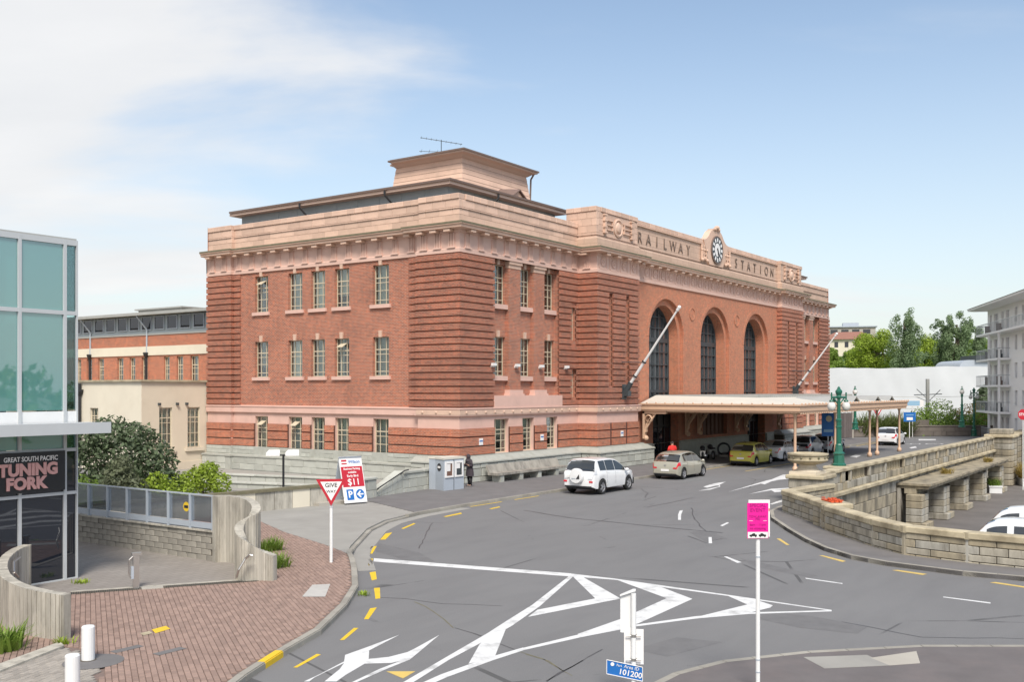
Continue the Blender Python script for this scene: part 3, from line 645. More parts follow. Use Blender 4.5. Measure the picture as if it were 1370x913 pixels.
# ------------------------------------------------------------ railway station
st = empty('railway_station', (0, 0, 0), label='large red brick railway station with three tall arched windows and a clock', cat='station')
XL = 61.6
def mx(u): return XL - u
def mir(ops): return [(mx(b), mx(a), c, d) for a, b, c, d in ops]
fL0, fLw, fF0, fR12 = FR('L', 0), FR('L', .22), FR('F', 0), FR('L', 12)
fP, fG = FR('F', -1.35), FR('F', -.97)
Z1, Z2, Z3, ZB, ZF, ZC, ZP = 1.5, 2.93, 3.56, 4.02, 12.27, 13.87, 15.42
OUT = [(0, 20.52), (0, 18.25), (.22, 18.25), (.22, 2.86), (0, 2.86), (0, 0), (12, 0), (12, -1.35), (17.4, -1.35), (17.4, -.97), (44.2, -.97), (44.2, -1.35), (49.6, -1.35), (49.6, 0), (XL, 0), (XL, 20.52)]
# windows
LW = [(15.05, 16.25), (12.05, 13.25), (10.15, 11.3), (8.2, 9.35), (5.15, 6.35)]
ROWS = [(9.79, 12.02), (5.78, 7.98)]
GZ = (1.12, 3.38)
_wm = {}
def window(fr, u0, u1, z0, z1, n, parent=st, key=None, sill=None, keystone=False, cur=None, trans=.68, open_top=False, mat='creamp'):
    k = (round(u1 - u0, 2), round(z1 - z0, 2), trans, mat, open_top)
    hw, h = (u1 - u0) / 2, z1 - z0
    if k not in _wm:
        mb = MB(); f = .055
        for a, b, c, d in ((-hw, -hw + f, 0, h), (hw - f, hw, 0, h), (-hw + f, hw - f, 0, f), (-hw + f, hw - f, h - f, h)): mb.box(a, b, -.03, .04, c, d)
        for x in (-hw / 2.6, hw / 2.6): mb.box(x - .022, x + .022, -.026, .03, f, h - f)
        for t, q in ((trans, .03), (trans - .12, .018), (.36, .018), (.12, .022)): mb.box(-hw + f, hw - f, -.024, .02, h * t - q, h * t + q)
        if open_top:
            c = Vector((0, -.02, h - f)); 
            for a, b in ((-hw / 2.6, hw / 2.6),):
                mb.add([(a, -.03, h * .86), (b, -.03, h * .86), (b, -.42, h * .76), (a, -.42, h * .76), (a, -.03, h * .86 + .04), (b, -.03, h * .86 + .04), (b, -.42, h * .76 + .04), (a, -.42, h * .76 + .04)],
                       [(0, 1, 2, 3), (4, 5, 6, 7), (2, 3, 7, 6), (0, 3, 7, 4), (1, 2, 6, 5)])
        fm = mb.mesh('window', M[mat])
        mb = MB(); mb.box(-hw + f, hw - f, -.004, .004, f, h - f); pm = mb.mesh('pane', M['glass'])
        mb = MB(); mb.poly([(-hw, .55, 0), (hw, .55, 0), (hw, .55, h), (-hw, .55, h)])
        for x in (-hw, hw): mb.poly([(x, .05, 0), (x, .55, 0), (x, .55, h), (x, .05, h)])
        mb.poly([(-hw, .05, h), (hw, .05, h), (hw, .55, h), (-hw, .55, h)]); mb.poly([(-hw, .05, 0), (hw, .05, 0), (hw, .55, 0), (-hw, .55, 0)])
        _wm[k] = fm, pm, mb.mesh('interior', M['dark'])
    fm, pm, im = _wm[k]
    c = fr((u0 + u1) / 2, z0, n)
    o = put('window', fm, parent, c, (0, 0, R(-90) if fr.k == 'L' else 0))
    put('pane', pm, o); put('interior', im, o)
    cur = random.random() if cur is None else cur
    if cur > .25:
        mb = MB()
        if cur > .6: mb.box(-hw + .05, hw - .05, .10, .12, .05 if cur > .75 else h * .3, h - .05)
        else: mb.box(-hw + .05, -hw * .2, .10, .12, .05, h - .05); mb.box(hw * .55, hw - .05, .10, .12, .05, h - .05)
        mb.build('curtain', M['curtain'], o)
    if sill:
        mb = MB(); mb.prism([(-hw - sill, -(sill and .34)), (hw + sill, -.34), (hw + sill, .03), (-hw - sill, .03)], -.2, 0); mb.build('sill', M['pink'], o)
    if keystone:
        mb = MB(); d = .30
        mb.extrude([(-.10, -d, h - .02), (.10, -d, h - .02), (.13, -d, h + .36), (-.13, -d, h + .36)], (0, .25, 0)); mb.build('keystone', M['terra2'], o)
    return o
# left side wall
mb = MB()
opsL = [(a, b, *r) for a, b in LW for r in ROWS]
wall(mb, fLw, 2.86, 18.25, ZB, ZF + .3, opsL, depth=.24)
wall(mb, fL0, 18.25, 20.52, ZB, ZF + .3); wall(mb, fL0, 0, 2.86, ZB, ZF + .3); mb.poly([(0, 18.25, ZB), (.22, 18.25, ZB), (.22, 18.25, ZF + .3), (0, 18.25, ZF + .3)])
mb.build('wall', M['brick'], st)
gL = [(a + .02, b - .02, *GZ) for a, b in LW]
mb = MB(); wall(mb, fLw, 2.86, 18.25, 0, ZB, gL, depth=.24); wall(mb, fL0, 0, 2.86, 0, ZB); wall(mb, fL0, 18.25, 20.52, 0, ZB); mb.poly([(0, 18.25, 0), (.22, 18.25, 0), (.22, 18.25, ZB), (0, 18.25, ZB)]); mb.build('wall', M['pink'], st)
for i, (a, b) in enumerate(LW):
    for j, r in enumerate(ROWS): window(fLw, a, b, *r, -.22, sill=.16, keystone=True, open_top=(i == 0 and j == 0) or (i == 3 and j == 1), cur=(.3, .9, .8, .65, .9)[i] if j == 0 else (.62, .9, .9, .3, .8)[i])
    window(fLw, a + .02, b - .02, *GZ, -.22, open_top=i in (0, 1), cur=(.9, .8, .3, .9, .8)[i])
# front wings: three window bays between brick piers, banded masonry beside them
BAYS = [(3.02, 4.62), (5.75, 7.16), (8.26, 9.72)]
SMALL = [(11.12, 11.72, 8.06, 10.1), (11.12, 11.72, 4.54, 6.25)]
def wing(m, right):
    f = m
    seg = lambda a, b: (a, b) if not right else (mx(b), mx(a))
    mb = MB()
    wall(mb, fF0, *seg(0, 3.02), ZB, ZF + .3); wall(mb, fF0, *seg(9.72, 12), ZB, ZF + .3, mir(SMALL) if right else SMALL, depth=.35)
    for a, b in BAYS: wall(mb, fF0, *seg(a, b), ZB, ZF + .3, [(*seg(a + .04, b - .04), *r) for r in ROWS], n=-.3, depth=.22)
    for a, b in ((4.62, 5.75), (7.16, 8.26)): fF0.box(mb, *seg(a, b), ZB + .9, 12.0, -.3, -.06)
    for u in (3.02, 9.72):
        u = mx(u) if right else u
        mb.poly([fF0(u, ZB, 0), fF0(u, ZB, -.3), fF0(u, ZF, -.3), fF0(u, ZF, 0)])
    mb.build('wall', M['brick'], st)
    for i, (a, b) in enumerate(BAYS):
        for j, r in enumerate(ROWS): window(fF0, *seg(a + .04, b - .04), *r, -.5, keystone=True, cur=random.choice((.2, .5, .62, .7, .9)))
        for r in ROWS:
            mb = MB(); fF0.box(mb, *seg(a + .02, b - .02), r[0] - .26, r[0], -.5, -.12); mb.build('sill', M['pink'], st)
    for s in (mir(SMALL) if right else SMALL): window(fF0, *s, -.25, cur=.7)
    for a, b in ((4.62, 5.75), (7.16, 8.26)):
        mb = MB(); u0, u1 = seg(a, b)
        mb.prism([(u0 - .16, -.12), (u1 + .16, -.12), (u1 + .16, .3), (u0 - .16, .3)], 4.68, 4.78); mb.prism([(u0 - .1, -.06), (u1 + .1, -.06), (u1 + .1, .3), (u0 - .1, .3)], 4.78, 5.0); mb.build('pier_base', M['pink'], st)
        mb = MB(); fF0.box(mb, u0 - .03, u1 + .03, 11.88, ZF, -.3, -.03); fF0.box(mb, u0 - .08, u1 + .08, 12.10, ZF, -.3, .04); mb.build('pier_capital', M['terra2'], st)
    mb = MB(); fF0.box(mb, *seg(2.95, 9.95), ZB + .01, 4.68, -.3, .14); mb.build('base_panel', M['pink'], st)
    g = [(*seg(a + .1, b - .12), 1.5, 3.38) for a, b in BAYS]
    mb = MB(); wall(mb, fF0, *seg(0, 12), 0, ZB, g, depth=.3); mb.build('wall', M['pink'], st)
    for q in g: window(fF0, *q, -.26, cur=.75)
    return g
gF = wing(1, False); gR = wing(1, True)
# projecting centre: banded piers with narrow slots, arched field between
SLOTS = [(13.38, 13.91, 5.24, 11.07), (15.6, 16.08, 5.24, 11.07)]
GS = [(13.5, 13.8, 1.5, 2.75), (15.55, 15.85, 1.5, 2.75)]
for right in (False, True):
    seg = lambda a, b: (a, b) if not right else (mx(b), mx(a))
    sl_ = mir(SLOTS) if right else SLOTS
    mb = MB(); wall(mb, fP, *seg(12, 17.4), ZB, ZF + .3, sl_, depth=.75)
    for u in ((12, 17.4) if not right else (49.6, 44.2)):
        y1 = 0 if abs(u - XL / 2) > 15 else -.97
        mb.poly([(u, -1.35, ZB), (u, y1, ZB), (u, y1, ZF + .3), (u, -1.35, ZF + .3)])
    mb.build('wall', M['brick'], st)
    mb = MB()
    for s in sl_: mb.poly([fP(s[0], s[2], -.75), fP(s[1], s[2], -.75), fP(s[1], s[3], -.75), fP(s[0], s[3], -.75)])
    mb.build('slot_back', M['recess_shade'], st)
    mb = MB(); wall(mb, fP, *seg(12, 17.4), 0, ZB)
    for u in ((12, 17.4) if not right else (49.6, 44.2)):
        y1 = 0 if abs(u - XL / 2) > 15 else -.97
        mb.poly([(u, -1.35, 0), (u, y1, 0), (u, y1, ZB), (u, -1.35, ZB)])
    mb.build('wall', M['pink'], st)
AC = [22.4, 30.8, 39.25]; RO, RI, ZS = 2.70, 2.29, 8.68
def arch(c, r, n=28): return [(c - r * math.cos(math.pi * i / n), ZS + r * math.sin(math.pi * i / n)) for i in range(n + 1)]
mb = MB(); wall(mb, fG, 17.4, 44.2, ZB, ZF + .3, [(c - RO, c + RO, ZB, 11.7) for c in AC], depth=0)
for c in AC:
    A = arch(c, RO); B = arch(c, RI)
    for (p, q) in zip(A[:-1], A[1:]): mb.poly([fG(*p), fG(*q), fG(q[0], 11.7), fG(p[0], 11.7)])
    A2 = [(c - RO, ZB)] + A + [(c + RO, ZB)]; B2 = [(c - RI, ZB)] + B + [(c + RI, ZB)]
    for p, q, s, t in zip(A2[:-1], A2[1:], B2[:-1], B2[1:]):
        mb.poly([fG(*p), fG(*q), fG(*q, -.235), fG(*p, -.235)])
        mb.poly([fG(*p, -.235), fG(*q, -.235), fG(*t, -.235), fG(*s, -.235)])
        mb.poly([fG(*s, -.235), fG(*t, -.235), fG(*t, -1.2), fG(*s, -1.2)])
mb.build('wall', M['brick_field'], st)
for c in AC:
    mb = MB()
    for k in range(28):        # raised ring of brick round the arch head
        a0, a1 = math.pi * k / 28, math.pi * (k + 1) / 28
        P = [(c - r * math.cos(a), ZS + r * math.sin(a)) for r, a in ((RO + .02, a0), (RO + .34, a0), (RO + .34, a1), (RO + .02, a1))]
        mb.extrude([fG(*p, .025) for p in P], (0, .05, 0))
    mb.build('arch_ring', M['brick_field'], st)
    # iron window: pane, glazing bars
    A = arch(c, RI, 20); mb = MB(); mb.poly([fG(*p, -1.1) for p in [(c - RI, ZB)] + A + [(c + RI, ZB)]])
    o = mb.build('arched_window', M['darkglass'], st)
    mb = MB()
    def top(u): return ZS + math.sqrt(max(0, RI * RI - (u - c) ** 2))
    for u in (-1.52, -.76, 0, .76, 1.52): q = .07 if abs(u) in (.76,) else .035; fG.box(mb, c + u - q, c + u + q, ZB, top(c + abs(u) + q), -1.08, -1.0)
    for u in (-1.14, -.38, .38, 1.14): fG.box(mb, c + u - .018, c + u + .018, ZB, top(c + abs(u) + .02), -1.08, -1.03)
    for z, q in ((4.9, .1), (5.9, .035), (6.8, .035), (7.7, .035), (8.55, .16), (9.4, .035), (10.2, .035)):
        h = RI if z < ZS else math.sqrt(RI * RI - (z - ZS) ** 2) - .03
        fG.box(mb, c - h, c + h, z - q, z + q, -1.075, -.97)
    for u in (-1, 1): fG.box(mb, c + u * RI - (.14 if u > 0 else 0), c + u * RI + (0 if u > 0 else .14), ZB, ZS, -1.08, -.94)
    for p, q in zip(A[:-1], A[1:]):
        k = (RI - .14) / RI; pi, qi = [(c + (v[0] - c) * k, ZS + (v[1] - ZS) * k) for v in (p, q)]
        mb.extrude([fG(*v, -.94) for v in (p, q, qi, pi)], (0, .14, 0))
    mb.build('glazing_bars', M['iron'], o)
for u in (26.6, 35.02):       # round sunk medallions between the arches
    mb = MB(); mb.lathe([(.50, 0), (.50, -.05), (.40, -.05), (.40, .01), (.05, .01), (.02, -.02)], (u, -.965, 10.6), 24, axis='y'); mb.build('roundel', M['brick_field'], st, smooth=False)
# ground storey of the field, under the canopy
DO = [(20.3, 24.3, .12, 3.3), (28.5, 33.1, 1.55, 3.3), (37.3, 41.2, .12, 3.3)]
mb = MB(); wall(mb, fG, 17.4, 44.2, 0, ZB, DO, depth=.7); mb.build('wall', M['brick_base'], st)
mb = MB(); wall(mb, fG, 17.4, 44.2, .12, 1.2, [(20.2, 24.4, .1, 1.3), (37.2, 41.3, .1, 1.3)], n=.16); 
for a, b in ((17.4, 20.2), (24.4, 37.2), (41.3, 44.2)): mb.poly([fG(a, 1.2, .16), fG(b, 1.2, .16), fG(b, 1.35, 0), fG(a, 1.35, 0)])
mb.build('stone_base', M['granite'], st)
for a, b, c, d in (DO[0], DO[2]):
    mb = MB(); mb.poly([fG(a, c, -.7), fG(b, c, -.7), fG(b, d, -.7), fG(a, d, -.7)])
    for k in range(5): u = a + (b - a) * k / 4; fG.box(mb, u - .05, u + .05, c, d, -.69, -.62)
    fG.box(mb, a, b, 2.4, 2.5, -.69, -.6); o = mb.build('door', M['black'], st)
    for k in range(4):
        q = MB(); fG.box(q, a + (b - a) * k / 4 + .12, a + (b - a) * (k + 1) / 4 - .12, .5, 2.3, -.68, -.66); q.build('pane', M['darkglass'], o)
a, b, c, d = DO[1]; mb = MB(); mb.poly([fG(a, c, -.4), fG(b, c, -.4), fG(b, d, -.4), fG(a, d, -.4)])
for k in range(7): u = a + (b - a) * k / 6; fG.box(mb, u - .05, u + .05, c, d, -.39, -.3)
mb.build('screen', M['wood'], st)
# hidden sides, roof deck
mb = MB(); mb.poly([(XL, 0, 0), (XL, 20.52, 0), (XL, 20.52, ZP), (XL, 0, ZP)]); mb.poly([(0, 20.52, 0), (XL, 20.52, 0), (XL, 20.52, ZP), (0, 20.52, ZP)]); mb.build('wall', M['brick'], st)
mb = MB(); mb.poly([(x, y, 14.6) for x, y in OUT]); mb.build('roof_deck', M['roof'], st)
# banded brick courses, each a projecting slab
def spans(a, b, z0, z1, cuts):
    r = [(a, b)]
    for c0, c1, q0, q1 in cuts:
        if q1 <= z0 + .02 or q0 >= z1 - .02: continue
        r = [s for x, y in r for s in ((x, min(y, c0)), (max(x, c1), y)) if s[1] - s[0] > .01]
    return r
NC = 22; CH = (ZF - ZB - .06) / NC; T = .11
FARC = MB()
for k in range(NC):
    z0 = ZB + .09 + k * CH; z1 = min(z0 + CH - .088, ZF - .02)
    mb = MB(); mb.prism([(.22 - T, 18.25 - T), (-T, 18.25 - T), (-T, 20.52), (.3, 20.52), (.3, 17.55), (.22 - T, 17.55)], z0, z1); mb.build('brick_course', M['brick_course'], st)
    mb = MB(); mb.prism([(.22 - T, 3.62), (.22 - T, 2.86 + T), (-T, 2.86 + T), (-T, -T), (3.02, -T), (3.02, .06), (.28, .06), (.28, 3.62)], z0, z1); mb.build('brick_course', M['brick_course'], st)
    mb = MB(); mb.prism([(XL - 3.02, -T), (XL + T, -T), (XL + T, 2), (XL - .1, 2), (XL - .1, .06), (XL - 3.02, .06)], z0, z1); mb.build('brick_course', M['brick_course'], st)
    for right in (False, True):
        rv = (lambda x0, x1: (mx(x1), mx(x0))) if right else (lambda x0, x1: (x0, x1))
        S_ = [(rv(a, b), -T, .05) for a, b in spans(9.72, 12 - T, z0, z1, SMALL)] + [(rv(12 - T, 12.05), -1.35 - T, 0)] + [(rv(a, b), -1.35 - T, -1.30) for a, b in spans(12.05, 17.4, z0, z1, SLOTS)]
        for (xa, xb), ya, yb in S_:
            mb = FARC if right else MB(); mb.box(xa, xb, ya, yb, z0, z1)
            if not right: mb.build('brick_course', M['brick_course'], st)
        if right: FARC.box(44.2 - T, 44.2, -1.35 - T, -.97, z0, z1)
FARC.build('far_courses', M['brick_course'], st)['kind'] = 'stuff'
# banded base storey
def base_run(fr, a, b, z0, z1, cuts, n=0.0, e0=0, e1=0):
    for x, y in spans(a, b, z0, z1, cuts): mb = MB(); fr.box(mb, x - (e0 if x == a else 0), y + (e1 if y == b else 0), z0, z1, n - .03, .1); mb.build('base_course', M['brick_base'], st)
BZ = [(1.52, 1.93), (2.0, 2.45), (2.52, 2.92)]
for z0, z1 in BZ:
    base_run(fL0, 18.238, 20.52, z0, z1, [], -.3); base_run(fLw, 2.86, 18.25, z0, z1, [(a - .06, b + .06, c, d) for a, b, c, d in gL])
    base_run(fL0, .03, 2.86, z0, z1, []); base_run(fF0, -.1, 12, z0, z1, [(a - .06, b + .06, c, d) for a, b, c, d in gF]); base_run(fR12, -1.32, 0 - .1, z0, z1, [])
    base_run(fP, 11.9, 17.4, z0, z1, GS); base_run(fP, 44.2, 49.7, z0, z1, mir(GS)); base_run(fF0, 49.7, XL, z0, z1, [(a - .06, b + .06, c, d) for a, b, c, d in gR])
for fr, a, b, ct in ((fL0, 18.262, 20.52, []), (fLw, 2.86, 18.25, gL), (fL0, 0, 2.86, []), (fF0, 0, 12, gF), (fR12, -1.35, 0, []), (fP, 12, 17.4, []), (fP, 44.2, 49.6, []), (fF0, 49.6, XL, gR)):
    for x, y in spans(a, b, 1.5, 2.92, ct): mb = MB(); fr.box(mb, x, y, 1.5, 2.925, -.02, .03); mb.build('brick_backing', M['recess_shade'], st)
# belt of smooth blocks
for (P, Q) in zip(OUT[:-2], OUT[1:-1]):
    l = math.hypot(Q[0] - P[0], Q[1] - P[1])
mb = MB(); mb.sweep(OUT, [(0, Z3), (.10, Z3 + .02), (.14, Z3 + .06), (.14, ZB - .08), (.18, ZB - .06), (.18, ZB), (0, ZB + .03)]); mb.build('belt_course', M['pink'], st)
mb = MB(); mb.sweep(OUT[4:10], [(.143, Z3 + .09), (.155, Z3 + .11), (.155, ZB - .12), (.143, ZB - .10)], caps=False); mb.build('belt_panel', M['terra2'], st)
ros = MB(); ros.lathe([(.001, -.05), (.05, -.04), (.085, 0), (.06, .02)], (0, 0, 0), 8, axis='y'); rosm = ros.mesh('rosette', M['terra2'])
for k in range(14): put('rosette', rosm, st, (.4 + k * .86, -.165, 3.79))
for k in range(6): put('rosette', rosm, st, (12.5 + k * .9, -1.515, 3.79))
for k in range(3): put('rosette', rosm, st, (-.165, .5 + k * .95, 3.79), (0, 0, R(-90)))
# entablature
mb = MB(); mb.sweep(OUT, [(0, ZF), (.09, ZF), (.09, ZF + .2), (.04, ZF + .24), (.04, 13.30), (.12, 13.34), (.12, 13.46)], caps=True); mb.build('frieze', M['terra_frieze'], st)
mb = MB(); mb.sweep(OUT, [(.12, 13.46), (.52, 13.48), (.56, 13.50), (.56, 13.62), (.64, 13.66), (.64, 13.70)]); mb.build('cornice', M['terra2'], st)
mb = MB(); mb.sweep(OUT, [(.64, 13.70), (.66, 13.71), (.66, 13.80), (.35, 13.85), (-.05, ZC + .02)]); mb.build('cornice_ledge', M['lichen'], st)
mb = MB(); mb.box(-.21, .21, -.5, -.08, -.13, 0); bm_ = mb.mesh('bracket', M['terra2'])
tri = MB()
for x in (-.19, -.08, .03, .14): tri.box(x, x + .06, -.115, -.03, 0, .74)
tri.box(-.26, .27, -.15, -.03, -.08, 0); trm = tri.mesh('triglyph', M['terra_frieze'])
wr = MB(); wr.lathe([(.24, -.03), (.26, -.085), (.20, -.095), (.15, -.05), (.14, -.03)], (0, 0, .38), 14, axis='y'); wr.lathe([(.001, -.09), (.07, -.06), (.08, -.03)], (0, 0, .38), 8, axis='y')
for x in (-.5, .42): wr.box(x, x + .08, -.08, -.03, .02, .76)
wr.box(-.42, .42, -.07, -.03, -.06, 0.02); wrm = wr.mesh('wreath_panel', M['terra_frieze'])
for i, (P, Q) in enumerate(zip(OUT[:-2], OUT[1:-1])):
    l = math.hypot(Q[0] - P[0], Q[1] - P[1])
    if l < .6: continue
    n = max(1, round(l / (1.2 if l > 3 else .95))); lf = P[0] == Q[0]
    for k in range(n):
        t = (k + .5) / n; x, y = P[0] + (Q[0] - P[0]) * t, P[1] + (Q[1] - P[1]) * t; rz = R(-90) if lf else 0
        put('bracket', bm_, st, (x, y, 13.46), (0, 0, rz))
        put('wreath_panel' if i in (8 - 1 + 1, 9, 7, 8, 11) and not lf else 'triglyph', wrm if i in (7, 8, 9, 11) and not lf else trm, st, (x, y, ZF + .30), (0, 0, rz))
# parapet
PAR = [(p[0], p[1]) for p in OUT]
def par_run(fr, a, b, z0, z1, blocks=True, cap=True, n=-.05, bl=.92, rows=3, ca=None):
    mb = MB(); fr.box(mb, a + .02, b - .02, z0 - .1, z1, n - .42, n - .02); mb.build('parapet', M['terra_blocks'] if not blocks else M['joint'], st)
    if blocks:
        h = (z1 - z0) / rows
        for r in range(rows):
            u = a; first = (r % 2) * bl / 2
            while u < b - .02:
                e = min(b, u + (first or bl)); first = 0
                if b - e < .25: e = b
                fr.block('parapet_block', u + .006, e - .006, z0 + r * h + .006, z0 + (r + 1) * h - .006, n - .3, n, M['terra'], st, .008); u = e
    if cap:
        if ca: a = ca
        m = max(1, round((b - a) / .62))
        for k in range(m): fr.block('coping_stone', a + (b - a) * k / m + .006, a + (b - a) * (k + 1) / m - .006, z1, z1 + .30, n - .5, n + .06, M['terra'], st, .02)
par_run(fL0, 18.25, 20.52, ZC, 15.1, rows=3); par_run(fLw, 2.86, 18.25, ZC, 15.1, bl=1.05); par_run(fL0, .05, 2.86, ZC, 15.1)
par_run(fF0, .35, 12, ZC, 15.1, bl=1.05, ca=.56); par_run(FR('L', 12), -1.30, .9, ZC, 16.08, rows=5, bl=.7)
par_run(fP, 12.35, 17.4, 14.5, 16.08, rows=4, bl=.95, ca=12.56); par_run(fG, 17.4, 44.2, 14.5, 16.08, blocks=False)
par_run(fP, 44.2, 49.6, 14.5, 16.08, blocks=False); par_run(fF0, 49.6, XL, ZC, 15.1, blocks=False)
par_run(FR('L', 44.2), -1.2, -.9, 14.5, 16.08, blocks=False, cap=False); par_run(FR('L', 49.0), -1.2, 1, ZC, 16.08, blocks=False, cap=False)
mb = MB(); mb.sweep([(12, .9), (12, -1.35), (17.4, -1.35), (17.4, -.97), (44.2, -.97), (44.2, -1.35), (49.6, -1.35), (49.6, .5)], [(-.06, ZC), (.10, ZC + .02), (.10, 14.38), (.04, 14.46), (-.05, 14.5)]); mb.build('parapet_base', M['terra_blocks'], st)
mb = MB(); mb.sweep([(17.4, -.97), (44.2, -.97)], [(-.04, 15.95), (.05, 15.98), (.05, 16.06), (-.04, 16.08)]); mb.build('string_course', M['terra2'], st)
# lettering, clock, medallions
for s, a, b in (('RAILWAY', 18.45, 26.0), ('STATION', 35.0, 43.0)):
    for i, ch in enumerate(s):
        text('letter', ch, 1.06, M['letter'], st, (a + (b - a) * i / 6, -.935, 15.2), (R(90), 0, 0), .02, bold=-.004, sx=1.0)
cl = MB()
P = []
for t in np.linspace(-1, 1, 41):
    k = abs(t); z = 16.36 + (1.05 * (1 - (k / .62) ** 2) ** .5 if k < .52 else .575 * (1 - (k - .52) / .48) ** 2.2)
    P.append((30.8 + t * 2.35, z))
cl.extrude([(27.9, -1.0, 14.5)] and [(u, -1.06, z) for u, z in P] + [(32.1, -1.06, 14.55), (29.5, -1.06, 14.55)], (0, .5, 0)); clock = cl.build('clock_surround', M['terra2'], st)
mb = MB(); mb.lathe([(1.09, 0), (1.09, -.10), (1.0, -.11), (.98, -.06)], (30.8, -1.06, 15.79), 32, axis='y'); mb.build('clock_rim', M['gutter'], clock)
mb = MB(); mb.lathe([(1.0, -.08), (.001, -.08)], (30.8, -1.06, 15.79), 32, axis='y'); face = mb.build('clock_face', M['iron'], clock)
mb = MB(); mb.lathe([(.52, -.10), (.001, -.10)], (30.8, -1.06, 15.79), 28, axis='y')
for k in range(12):
    a = 2 * math.pi * k / 12; c0, s0 = math.cos(a), math.sin(a); q = .10
    mb.poly([(30.8 + (r * c0 - o * s0), -1.165, 15.79 + (r * s0 + o * c0)) for r, o in ((.62, -q), (.92, -q * 1.2), (.92, q * 1.2), (.62, q))])
mb.build('dial_marks', M['signwhite'], clock)
for ang, l, wd in ((R(-75), .85, .05), (R(-52), .5, .07)):
    mb = MB(); c0, s0 = math.cos(ang), math.sin(ang); mb.extrude([(30.8 + r * c0 - o * s0, -1.20, 15.79 + r * s0 + o * c0) for r, o in ((-.15, -wd), (l, -wd * .4), (l, wd * .4), (-.15, wd))], (0, .015, 0)); mb.build('clock_hand', M['black'], clock)
mb = MB(); mb.sphere((30.8, -1.1, 17.5), .22, 10, 6, sz=.8); mb.sphere((30.45, -1.1, 17.38), .14, 8, 5); mb.sphere((31.15, -1.1, 17.38), .14, 8, 5); mb.box(30.2, 31.4, -1.12, -.6, 17.28, 17.38); mb.build('finial', M['terra2'], clock)
for s in (-1, 1):
    mb = MB()
    for k in range(3):
        u = 30.8 + s * (1.75 + k * .42)
        fG.box(mb, u - .05, u + .05, 14.75, 15.95, -.02, .10 + .05 * (k == 2)); mb.sphere((u, -1.08, 14.8 + .1 * (k % 2)), .13, 8, 5); mb.sphere((u, -1.06, 15.55), .1, 8, 5)
    for z in (15.85, 15.25, 14.9): fG.box(mb, 30.8 + s * 2.1 - .5, 30.8 + s * 2.1 + .5, z - .03, z + .03, -.02, .07)
    mb.build('carved_panel', M['terra2'], st)
for c in (14.75, mx(14.75)):
    for s in (-1, 1):
        mb = MB(); u = c + s * 1.75
        fP.box(mb, u - .09, u + .09, 14.75, 16.0, -.06, .09)
        for z in (14.85, 15.2, 15.6, 15.95): fP.box(mb, u - .16, u + .16, z - .05, z + .05, -.06, .12)
        for z in (15.05, 15.35, 15.65): fP.box(mb, c + s * 1.15 - .5, c + s * 1.15 + .5, z - .025, z + .025, -.06, .05)
        fP.box(mb, c + s * .75 - .03, c + s * .75 + .03, 15.05, 15.65, -.06, .06)
        mb.build('carved_panel', M['terra2'], st)
    mb = MB(); mb.lathe([(.56, .08), (.60, -.06), (.50, -.10), (.42, -.02), (.40, .0), (.28, -.12), (.12, -.16), (.001, -.17)], (c, -1.30, 15.33), 20, axis='y'); mb.build('medallion', M['terra2'], st)
# ------------------------------------------------------------ station: plinth, attic, penthouse, small fittings
def courses(path_fr, a, b, zs, n0, n1, bl, mat=M['granite'], name='plinth_block', parent=st, e0=0, e1=0):
    for r in range(len(zs) - 1):
        u = a - e0; first = (.35 + .35 * (r % 2)) * bl
        while u < b + e1 - .01:
            e = min(b + e1, u + (first or bl * random.choice((.75, 1, 1.25)))); first = 0
            if b + e1 - e < .3: e = b + e1
            path_fr.block(name, u + .017, e - .017, zs[r] + .015, zs[r + 1] - .015, n0, n1 + random.uniform(-.012, .012), mat, parent, .012); u = e
FPATH = [(0, 2.86), (0, 0), (12, 0), (12, -1.35), (17.95, -1.35), (17.95, -.9)]
RPATH = [(43.65, -.9), (43.65, -1.35), (49.6, -1.35), (49.6, 0), (XL, 0), (XL, 4)]
for P in (FPATH, RPATH):
    mb = MB(); mb.sweep(P, [(.58, 0), (.58, 1.08)]); mb.build('plinth', M['joint'], st)
    mb = MB(); mb.sweep(P, [(.58, 1.09), (.66, 1.10), (.66, 1.17), (.60, 1.21), (.52, 1.22), (.34, 1.33), (.28, 1.40), (.11, 1.44), (.11, 1.49), (-.02, 1.5)]); mb.build('plinth_cap', M['granite'], st)
zr = [.12, .40, .83, 1.08]
courses(fL0, 0, 2.86, zr, .3, .61, .8, e0=.6); courses(fF0, 0, 12, zr, .3, .61, .85, e0=.29, e1=-.6); courses(fR12, -1.35, 0, zr, .3, .61, .6, e0=.61, e1=-.6)
courses(fP, 12, 17.95, zr, .3, .61, .8, e0=.29, e1=.6); courses(fP, 43.65, 49.6, zr, .3, .61, 1.0, e0=.3, e1=.6); courses(fF0, 50.2, XL, zr, .3, .61, 1.1)
# side: two set-back tiers
SP = [(0, 20.52), (0, 18.25), (.22, 18.25), (.22, 2.86)]
mb = MB(); mb.sweep(SP, [(.0, 1.49), (.10, 1.48), (.10, .9)]); mb.sweep(SP, [(.10, .98), (.50, .95), (.50, .86), (.44, .84), (.44, 0)]); mb.build('plinth', M['granite'], st)
for a, b in ((18.25, 20.52),): courses(fL0, a, b, [1.0, 1.25, 1.49], .02, .12, 1.0); courses(fL0, a, b, [.04, .40, .84], .2, .46, 1.1)
ed = [18.25] + [x for a, b in LW for x in (b, a)] + [2.86]
for a, b in zip(ed[1::2], ed[0::2]):
    courses(fLw, a + .01, b - .01, [1.0, 1.25, 1.49], .02, .12, .95)
courses(fLw, 2.86, 18.25, [.04, .42, .84], .2, .46, 1.05)
